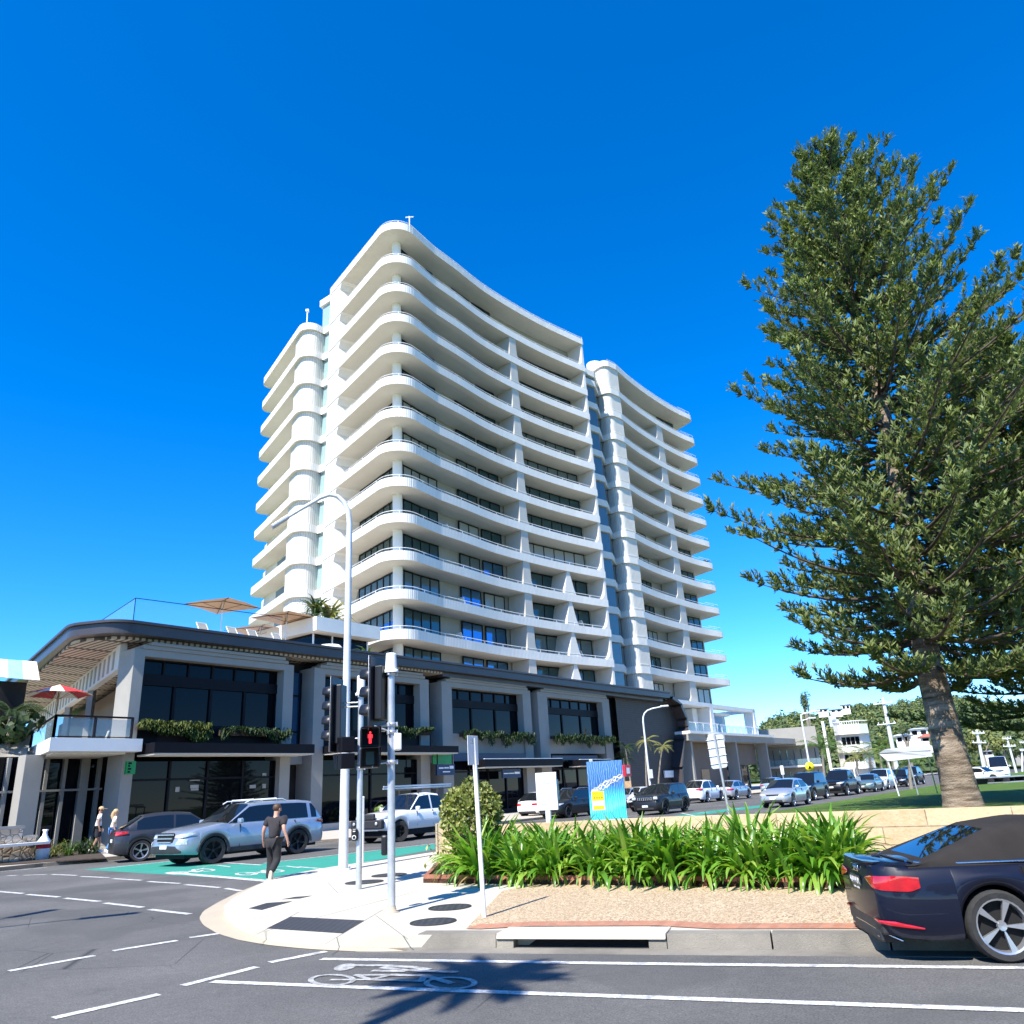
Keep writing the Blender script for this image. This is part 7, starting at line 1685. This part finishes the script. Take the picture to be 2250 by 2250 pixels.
# ------------------------------------------------------------------ right-hand extension of the podium
ext = thing('hotel_annex', 'taupe annex with thin slab roof and open white concrete frames right of the podium', 'building', TS(100,42,0))
mb = MB(); mb.tsbox(86.2, 99.2, 40.6, 52, 0, 5.95); mb.tsbox(99.7, 110.2, 40.6, 52, 3.3, 5.95); mb.build('wall', M['taupe'], ext, True)
mb = MB(); mb.tsbox(84.5, 129, 38.6, 52, 6.0, 6.75); mb.build('slab_roof', M['frame_grey'], ext, True)
mb = MB(); mb.tsbox(84.5, 112, 38.3, 46, 6.755, 7.05); mb.build('terrace_edge', M['wall_white'], ext, True)
for t in (86.0, 99.45, 110.5):
    mb = MB(); mb.tsbox(t-.22, t+.22, 39.0, 40.4, 0, 5.99); mb.build('pillar', M['frame_grey'], ext, True)
w = MB(); w.tsbox(99.7, 110.2, 42.0, 42.05, 0, 3.28); w = w.build('window', M['shop_glass'], ext, True)
f = MB()
for t in (99.8,103.5,105.5,107.5,110.1): f.tsbox(t-.12,t+.12,41.9,41.99,0,3.28)
f.build('frame', M['frame_grey'], w, True)
d = MB(); d.tsbox(87.0, 89.2, 40.5, 40.58, .1, 2.7); d.build('door', M['window_green'], ext, True)
mb = MB(); mb.tsbox(91.2,93.4,40.5,40.58,.1,2.9); mb.build('panel', M['wood_post'], ext, True)
mb = MB(); mb.tsbox(89.4,92.6,37.6,38.5,5.9,6.7); mb.build('roof_box', M['wall_offwhite'], ext, True)
# white frames above the slab
mb = MB(); mb.tsbox(83, 95.6, 40, 47, 10.3, 10.75); mb.tsbox(95.0,110.8,40,41.2,10.25,10.72); mb.tsbox(110.0,110.8,40,46,10.25,10.72); mb.build('frame_beam', M['wall_white'], ext, True)
for nm, (a, b, c, e) in (('frame_post', (95.0,96.0,40.0,44)), ('frame_post', (93.2,94.6,41.6,46)), ('frame_post', (109.9,110.8,40,41.4)), ('frame_post', (109.9,110.8,44.6,46))):
    mb = MB(); mb.tsbox(a,b,c,e,7.06,10.24); mb.build(nm, M['wall_white'], ext, True)
mb = MB(); mb.tsbox(86,95,44.5,46,7.06,10.29); mb.tsbox(96.1,99.0,42.5,46,7.06,10.29); mb.build('back_wall', M['wall_offwhite'], ext, True)
mb = MB(); mb.tsbox(99.6,104.5,41.3,44,9.6,9.95); mb.build('canopy', M['wall_white'], ext, True)
r = MB(); r.tube([TS(86,39.0,8.1), TS(94.8,39.0,8.1)], .04, 5); r.tube([TS(96.2,39.4,8.1), TS(109.6,39.4,8.1)], .04, 5)
for i in range(12): t = 86+i*2.1; r.tube([TS(t,39.1 if t < 95 else 39.4,7.05), TS(t,39.1 if t < 95 else 39.4,8.1)], .035, 5)
r = r.build('railing', M['metal_pale'], ext, True)
g = MB(); g.tsbox(86,94.8,39.15,39.18,7.1,8.05); g.tsbox(96.2,109.6,39.45,39.48,7.1,8.05); g.build('glass_panel', M['balustrade_glass'], r, True)
# ------------------------------------------------------------------ left neighbour: cafe with striped awning and shade sail
cafe = thing('corner_cafe', 'dark cafe with a white and aqua striped awning at the left edge', 'building', TS(12,46,0))
def Lx(x, y, s): t, z = FS(x*.2486, 1440+y*.2486, s); return TS(t, s, z)
SA_ = 45.0
edge_l = [(-120,22),(68,36),(200,45),(325,56)]; edge_b = [(-120,172),(72,196),(205,207),(352,217)]
for i, m in enumerate(('canvas_white','canvas_aqua','canvas_white')):
    a, b = Lx(*edge_l[i], SA_+.8), Lx(*edge_l[i+1], SA_+.8); c, d = Lx(*edge_b[i+1], SA_-.9), Lx(*edge_b[i], SA_-.9)
    mb = MB(); mb.add([d,c,b,a,d-Vector((0,0,.04)),c-Vector((0,0,.04)),b-Vector((0,0,.04)),a-Vector((0,0,.04))], [(0,1,2,3),(7,6,5,4),(0,4,5,1),(1,5,6,2),(2,6,7,3),(3,7,4,0)]); mb.build('awning_stripe', M[m], cafe, True)
b0 = Lx(-200,215,SA_); b1 = Lx(330,225,SA_); tb0, tb1 = toTS(b0)[0], toTS(b1)[0]
mb = MB(); mb.tsbox(tb0-4, tb1-.4, SA_+.2, SA_+8, 0, b1.z-.1); mb.build('wall', M['interior'], cafe, True)
mb = MB(); a, b = Lx(-200,905,SA_-1.5), Lx(245,905,SA_-1.5); mb.prism([a, b, b+BV*3, a+BV*3], a.z-.25, a.z+.0); mb.build('beam', M['trim'], cafe, True)
c = Lx(215,1000,SA_-1.2); mb = MB(); mb.box((c.x,c.y,c.z/2+.2), (.8,.8,c.z+1.2)); mb.build('column', M['frame_grey'], cafe, True)
for x in (60,160): c = Lx(x,1330,SA_-.4); mb = MB(); mb.box((c.x,c.y,c.z), (.25,.12,2.4)); mb.build('lit_post', M['wall_offwhite'], cafe, True)  # slim off-white posts in front of the dark wall
o = thing('shade_sail', 'grey-green sagging shade sail over the cafe at the left edge', 'shade sail', Lx(60,760,SA_-2))
P = [Lx(-160,560,SA_-.4), Lx(290,640,SA_-.4), Lx(235,895,SA_-2.2), Lx(-160,900,SA_-3.0)]; mb = MB(); vs = []; fs = []
for i in range(9):
    for j in range(9):
        u, v = i/8, j/8; q = (P[0]*(1-u)+P[1]*u)*(1-v) + (P[3]*(1-u)+P[2]*u)*v; q = q - Vector((0,0,.5*sin(pi*u)*sin(pi*v))); vs.append(q)
for i in range(8):
    for j in range(8): fs.append((i*9+j,(i+1)*9+j,(i+1)*9+j+1,i*9+j+1))
mb.add(vs, fs, None, True); mb.build('canvas', M['canvas_grey'], o, True)
c = Lx(120,430,SA_-1.2); gz = TS(toTS(c)[0], SA_-1.2, .13); palm('palm_tree', 'dark palm in front of the striped cafe awning at the left edge', gz, c.z-.13-.6, 2.0, 22, 'dark_leaf', 14, (0,0), None, .16)
c = Lx(40,600,SA_-1.0); o = leaf_tree('cafe_shrub', 'dense dark shrub beneath the palm at the cafe awning', Vector((c.x,c.y,c.z-1.4)), 1.9, 1.5, 'dark_leaf', 77, 700, .34, None, False, .6, .7, 'shrub')
o = thing('stone_wall', 'low rubble stone wall with a pale bench top at the far left', 'wall', TS(14.5,37.3,.13)); s_w = 37.0
tw = lambda x, y: FS(x*.2486, 1440+y*.2486, s_w)
t0, t1, t2 = tw(-300,1600)[0], tw(195,1600)[0], tw(320,1600)[0]; z1, z2, z0 = tw(100,1510)[1], tw(250,1592)[1], tw(100,1665)[1]
mb = MB(); mb.tsbox(t0,t1,s_w,s_w+.6,.1,z1-.12); mb.tsbox(t1+.002,t2,s_w+.002,s_w+.6,.1,z2-.1); mb.build('wall', M['fieldstone'], o, True)
mb = MB(); mb.tsbox(t0,t1+.05,s_w-.04,s_w+.65,z1-.118,z1); mb.tsbox(t1+.052,t2+.03,s_w-.04,s_w+.65,z2-.098,z2); mb.build('coping', M['frame_grey'], o, True)
mb = MB(); mb.tsbox(t0,tw(368,1670)[0],s_w-.75,s_w-.06,z0-.10,z0+.0); mb.build('bench_top', M['wall_offwhite'], o, True)
c = tw(360,1650); o = thing('urn', 'white bottle-shaped urn at the end of the stone wall', 'urn', TS(c[0],s_w-.3,.13)); hh = tw(360,1540)[1]-.13
mb = MB(); mb.lathe([(0,0),(.24,0),(.27,hh*.4),(.25,hh*.62),(.10,hh*.8),(.08,hh*.92),(.12,hh),(0,hh)], n=20); mb.build('body', M['sign_white'], o)
mb = MB(); mb.lathe([(.272,hh*.38),(.276,hh*.5),(.268,hh*.58)], n=20); mb.build('band', M['canvas_red'], o)
# ------------------------------------------------------------------ white apartment block and its grey-blue neighbour
class Loc:                         # facing frame at a distance: u to the right, v up, w away
    def __init__(s, px, py, D): 
        s.o = atY(px, py, D); s.o.z = 0; s.w = Vector((s.o.x, s.o.y, 0)).normalized(); s.u = Vector((s.w.y, -s.w.x, 0)); s.D = D
    def uv(s, px, py):
        d = ray(px, py); k = s.o.dot(s.w)/d.dot(s.w); q = d*k; return q.dot(s.u)-s.o.dot(s.u), q.z+EYE
    def P(s, u, v, w=0): return s.o + s.u*u + s.w*w + Vector((0,0,v))
    def box(s, mb, u0, u1, v0, v1, w0, w1): 
        mb.prism([s.P(u0,0,w0), s.P(u1,0,w0), s.P(u1,0,w1), s.P(u0,0,w1)], v0, v1); return mb
def bounds(L, a, b): (u0, v1), (u1, v0) = L.uv(*zr(*a)), L.uv(*zr(*b)); return u0, u1, v0, v1
L = Loc(*zr(580,880), 135); wb_ = thing('apartment_block', 'white three-storey apartment block with an octagonal balcony bay and roof railing', 'building', L.o)
u0,u1,v0,v1 = bounds(L, (365,475), (460,880)); mb = L.box(MB(), u0,u1,0,v1,0,8); mb.build('tower', M['wall_white'], wb_, True)
u2,u3,_,_ = bounds(L, (455,500), (800,880)); bw_ = u3-u2; vv = [L.uv(*zr(600,y))[1] for y in (500,580,660,715,790)]
def octa(g): return [L.P(u2,0,0+g), L.P(u2+.14*bw_,0,-1.8+g), L.P(u3-.25*bw_,0,-1.8+g), L.P(u3,0,0+g), L.P(u3,0,9), L.P(u2,0,9)]
mb = MB(); mb.prism(octa(0), vv[1]+.1, vv[0]); mb.build('parapet', M['wall_white'], wb_, True)
mb = MB(); mb.prism(octa(.9), 0, vv[1]+.09); mb.build('wall', M['wall_offwhite'], wb_, True)
mb = MB(); mb.prism(octa(0), vv[3], vv[2]); mb.build('balcony', M['wall_white'], wb_, True)
mb = MB(); mb.prism(octa(0), vv[4]-1.0, vv[4]); mb.build('balcony', M['wall_white'], wb_, True)
for i in range(4):
    a = u2+.18*bw_+i*bw_*.13; mb = L.box(MB(), a, a+bw_*.115, vv[2]+.1, vv[1]-.3, -1.0, -.93); mb.build('window', M['shop_glass'], wb_, True)
for i in range(4):
    a = u2+.18*bw_+i*bw_*.13; mb = L.box(MB(), a, a+bw_*.115, vv[4]+.1, vv[3]-.3, -1.0, -.93); mb.build('window', M['shop_glass'], wb_, True)
r = MB(); zz = vv[0]+.45; q = [L.P(u2,zz,0), L.P(u2+.14*bw_,zz,-1.7), L.P(u3-.25*bw_,zz,-1.7), L.P(u3,zz,0)]; r.tube(q, .07, 5)
for i in range(10): p = q[0].lerp(q[1], 0) if i == 0 else q[1].lerp(q[2], i/9); r.tube([p, p-Vector((0,0,.45))], .05, 4)
r.build('roof_railing', M['metal_pale'], wb_, True)
mb = MB(); ua, ub = L.uv(*zr(420,440))[0], L.uv(*zr(475,440))[0]; vt = L.uv(*zr(440,425))[1]
for i in range(3): L.box(mb, ua+i*(ub-ua)/3, ua+i*(ub-ua)/3+1.1, vv[0], vt-.6*i, 2, 3)
mb.build('roof_plant', M['galv'], wb_, True)
L2 = Loc(*zr(200,880), 128); gb = thing('apartment_block', 'grey-blue shaded apartment block with stacked balconies behind the annex slab roof', 'building', L2.o)
ua,ub,_,vt = bounds(L2, (-170,545), (385,880)); mb = L2.box(MB(), ua, ub, 0, vt-2.6, 3, 12); mb.build('wall', M['frame_grey'], gb, True)
mb = L2.box(MB(), ua, ub, vt-2.6, vt, 0, 12); mb.build('parapet', M['frame_grey'], gb, True)  # grey colour stands in for the shade on this parapet
for k in range(3):
    z = vt-2.6-3.1*(k+1); mb = L2.box(MB(), ua, ub, z, z+.28, .2, 3); mb.build('balcony', M['wall_offwhite'], gb, True)
    r = L2.box(MB(), ua, ub, z+.35, z+1.15, .3, .34); r.build('balustrade', M['balustrade_glass'], gb, True)
    for i in range(9):
        a = ua + (ub-ua)*i/9; mb = L2.box(MB(), a+.4, a+(ub-ua)/9-.5, z+.3, z+2.6, 2.9, 2.99); mb.build('window', M['tower_glass'], gb, True)
# ------------------------------------------------------------------ hill, woods and hillside houses
sky_px = [(1395,1490),(1425,1395),(1445,1370),(1475,1355),(1500,1352),(1530,1352),(1570,1350),(1620,1330),(1680,1328),(1730,1322),(1800,1318),(1860,1325),(1932,1335),(2050,1350),(2250,1370),(2500,1400)]
hill = MB(); vs = []; fs = []; nr = 14; cols = []
for i, (x, y) in enumerate(sky_px):
    X, Y = x*2250/1932, (y-10)*2250/1932; top = atY(X, Y+6, 520 if x < 1600 else 640); Dt = hypot(top.x, top.y); dirv = Vector((top.x, top.y, 0))/Dt
    col = []
    for j in range(nr):
        f = j/(nr-1); D = 230 + (Dt-230)*f; col.append((dirv*D) + Vector((0,0, (top.z-4.5)*(f**1.15) + 3*noise.noise(dirv*6+Vector((f*4,0,0))) )))
    for e in (60, 260): q = dirv*(Dt+e); col.append(Vector((q.x,q.y,max(0, top.z-4.5-e*.12))))
    cols.append(col); vs += col
nc = len(cols[0])
for i in range(len(cols)-1):
    for j in range(nc-1): a = i*nc+j; fs.append((a, a+nc, a+nc+1, a+1))
hill.add(vs, fs, None, True); ho = struct(hill, 'hill', M['hill_leaf'])
def hillp(u, f):
    i = min(len(cols)-2, int(u)); g = u-i; k = f*(nr-1); j = min(nr-2, int(k)); h = k-j
    a = cols[i][j].lerp(cols[i][j+1], h); b = cols[i+1][j].lerp(cols[i+1][j+1], h); return a.lerp(b, g)
rnd = random.Random(21); wood = MB(); woodl = MB()
for n_ in range(2300):
    u = rnd.uniform(0, len(cols)-1.001); f = rnd.random()**.8; p = hillp(u, f); r = rnd.uniform(2.6,5.2); hgt = r*rnd.uniform(.8,1.5); T_ = woodl if rnd.random() < .26 else wood
    for k in range(34):
        v = Vector((rnd.gauss(0,1), rnd.gauss(0,1), abs(rnd.gauss(0,1))+.1)).normalized(); c = p + Vector((v.x*r, v.y*r, v.z*hgt+1.0))*rnd.uniform(.75,1.05)
        a = v.cross(Vector((rnd.gauss(0,1),rnd.gauss(0,1),rnd.gauss(0,1)))).normalized(); b = (v*.35+a.cross(v)).normalized(); s = rnd.uniform(.5,1.05)
        T_.add([c-a*s, c-b*s*.8, c+a*s, c+b*s*.8], [(0,1,2,3)])
for mb, nm, mt in ((wood,'hillside_wood','hill_leaf'),(woodl,'hillside_wood_light','hill_leaf_light')):
    o = mb.build(nm, M[mt]); o['kind'] = 'stuff'; o['label'] = 'dense dark green woods covering the hill' if mt == 'hill_leaf' else 'lighter yellow-green trees mixed through the hillside woods'; o['category'] = 'woods'
def house(label, px, py, D, wpx, hpx, wallm, roofm, roofh=.5):
    L = Loc(px, py, D); _, vb = L.uv(px, py); u1 = L.uv(px+wpx, py)[0]; vt = L.uv(px, py-hpx)[1]; o = thing('hillside_house', label, 'house', Vector((L.o.x,L.o.y,vb)))
    mb = L.box(MB(), 0, u1, vb-2, vt, 0, 7); mb.build('wall', M[wallm], o, True)
    mb = MB(); e = .6; A = [L.P(-e,vt,-e), L.P(u1+e,vt,-e), L.P(u1+e,vt,7+e), L.P(-e,vt,7+e), L.P(u1*.25,vt+roofh*(vt-vb),3.5), L.P(u1*.75,vt+roofh*(vt-vb),3.5)]
    mb.add(A, [(0,1,5,4),(1,2,5),(2,3,4,5),(3,0,4),(3,2,1,0)]); mb.build('roof', M[roofm], o, True)
    n = max(2, int(u1/3))
    for i in range(n): mb = L.box(MB(), u1*(i+.2)/n, u1*(i+.8)/n, vb+.3*(vt-vb), vb+.8*(vt-vb), -.06, -.01); mb.build('window', M['shop_glass'], o, True)
    return o
house('white flat hillside house on the crest left of the tallest power pole', *zr(440,412), 430, 26, 8, 'wall_white', 'metal_pale', .15)
house('white house tucked in hill trees left of the crest house', *zr(345,412), 410, 22, 9, 'wall_white', 'metal_pale', .2)
house('small white hillside house right of the crest house', *zr(530,392), 440, 18, 13, 'wall_white', 'metal_pale', .15)
house('white villa in trees between the arrow board and the power pole', *zr(1060,600), 200, 40, 18, 'wall_white', 'metal_pale', .2)
house('house with terracotta roof just left of the pine trunk', *zr(1140,640), 185, 46, 12, 'wall_offwhite', 'roof_red', .7)
house('white rounded-front house behind the long arrow board', *zr(950,650), 170, 34, 18, 'wall_white', 'metal_pale', .3)  # house made up in place of white sculptural shapes
house('low pale roofed house right of the pine trunk among trees', *zr(1600,740), 190, 28, 9, 'wall_white', 'metal_pale', .4)
house('grey-walled house at the right edge below the hill', *zr(1860,740), 210, 40, 12, 'frame_grey', 'metal_pale', .5)
# trees in front of the hill
TR = [((245,345),'tall feathery dark tree standing above the left end of the hill',222,95,'hill_leaf',30), ((110,560),'dark round tree at the left foot of the hill',220,110,'hill_leaf',31), ((850,660),'olive tree right of the white apartment block',150,90,'hang_leaf',32), ((880,620),'dark tree behind the tallest power pole',160,120,'hill_leaf',33), ((1010,560),'green tree between power poles left of the pine trunk',170,110,'hill_leaf',34),
      ((1250,640),'yellow-green tree just left of the pine trunk',140,100,'hill_leaf_light',35), ((1600,640),'large pale yellow-green tree right of the pine trunk',190,260,'hill_leaf_light',36), ((1760,660),'second pale yellow-green tree right of the pine trunk',185,220,'hill_leaf_light',37), ((1560,820),'olive tree low beside the pine trunk on its right',120,110,'hang_leaf',38), ((1900,700),'mid-green tree at the right edge below the hill',170,200,'hill_leaf',39), ((1700,820),'low green shrubs behind the white van',125,90,'hang_leaf',40), ((1290,800),'dark green tree touching the left side of the pine trunk',110,100,'hill_leaf',41)]
for (c, lab, D, wz, mt, sd) in TR:
    px, py = zr(*c); L = Loc(px, py, D); u = abs(L.uv(px+wz*.2847, py)[0])*.5; v = L.uv(px, py)[1]
    leaf_tree('tree', lab, Vector((L.o.x,L.o.y,0)), max(2.5, v*1.05/.66), u, mt, sd, 1100, u*.17, 'trees between the park and the hill', True, .66, 1.0 if sd != 30 else 1.9)
PL_ = [((350,690),88,'slim palm left of the white apartment block',1.0), ((620,760),105,'palm in front of the octagonal bay, left of two',1.0), ((720,745),108,'palm in front of the octagonal bay, right of two',1.05), ((800,690),120,'palm right of the white apartment block',1.1), ((1020,790),80,'small palm under the right end of the arrow board',.8), ((900,760),115,'palm behind the long arrow board',.9)]
for i, (c, D, lab, k) in enumerate(PL_):
    q = atY(*zr(*c), D); palm('palm_tree', lab, Vector((q.x,q.y,0)), q.z, 3.0*k, 14, 'palm_leaf' if i != 1 else 'palm_gold', 80+i, (.3,0), 'palms along the street by the white apartments', .13)
# power poles
PP = [((842,292),(955,870),100,((770,345),(920,328),1),((800,503),(945,488),1),'tallest pale power pole with two crossarms by the arrow board',.24), ((1252,525),(1338,880),112,((1238,520),(1300,512),1),((1222,600),(1312,597),1),'power pole just left of the pine trunk',.2),
      ((1565,540),(1630,880),118,((1530,566),(1630,566),1),((1535,640),(1642,640),1),'power pole just right of the pine trunk with a lamp arm',.2), ((1800,600),(1875,875),140,((1765,610),(1835,606),1),((1770,668),(1872,666),1),'slim power pole second right of the pine trunk',.16), ((1915,690),(1920,880),150,((1900,700),(1932,700),1),((1900,640),(1940,640),1),'thin pole at the right edge',.14)]
for (tp_, bt, D, a1_, a2_, lab, r) in PP:
    t_ = atY(*zr(*tp_), D); b = atY(*zr(*bt), D); o = thing('power_pole', lab, 'power pole', Vector((b.x,b.y,0)), 0, 'power poles along the park street'); o_ = Vector((b.x,b.y,0))
    mb = MB(); mb.tube([(0,0,-.2), t_-o_], [r*1.15, r*.75], 9); mb.build('pole', M['pole_paint'], o)
    for a in (a1_, a2_):
        p, q = atY(*zr(*a[0]), D-.3)-o_, atY(*zr(*a[1]), D-.3)-o_; mb = MB(); mb.tube([p, q], .07, 4)
        for f in (.08,.35,.65,.92): c = p.lerp(q, f); mb.box(c+Vector((0,0,.2)), (.09,.09,.18))
        mb.build('crossarm', M['pole_paint'], o)
q0_ = atY(*zr(1600,690), 117.5); q1_ = atY(*zr(1740,640), 117.5)
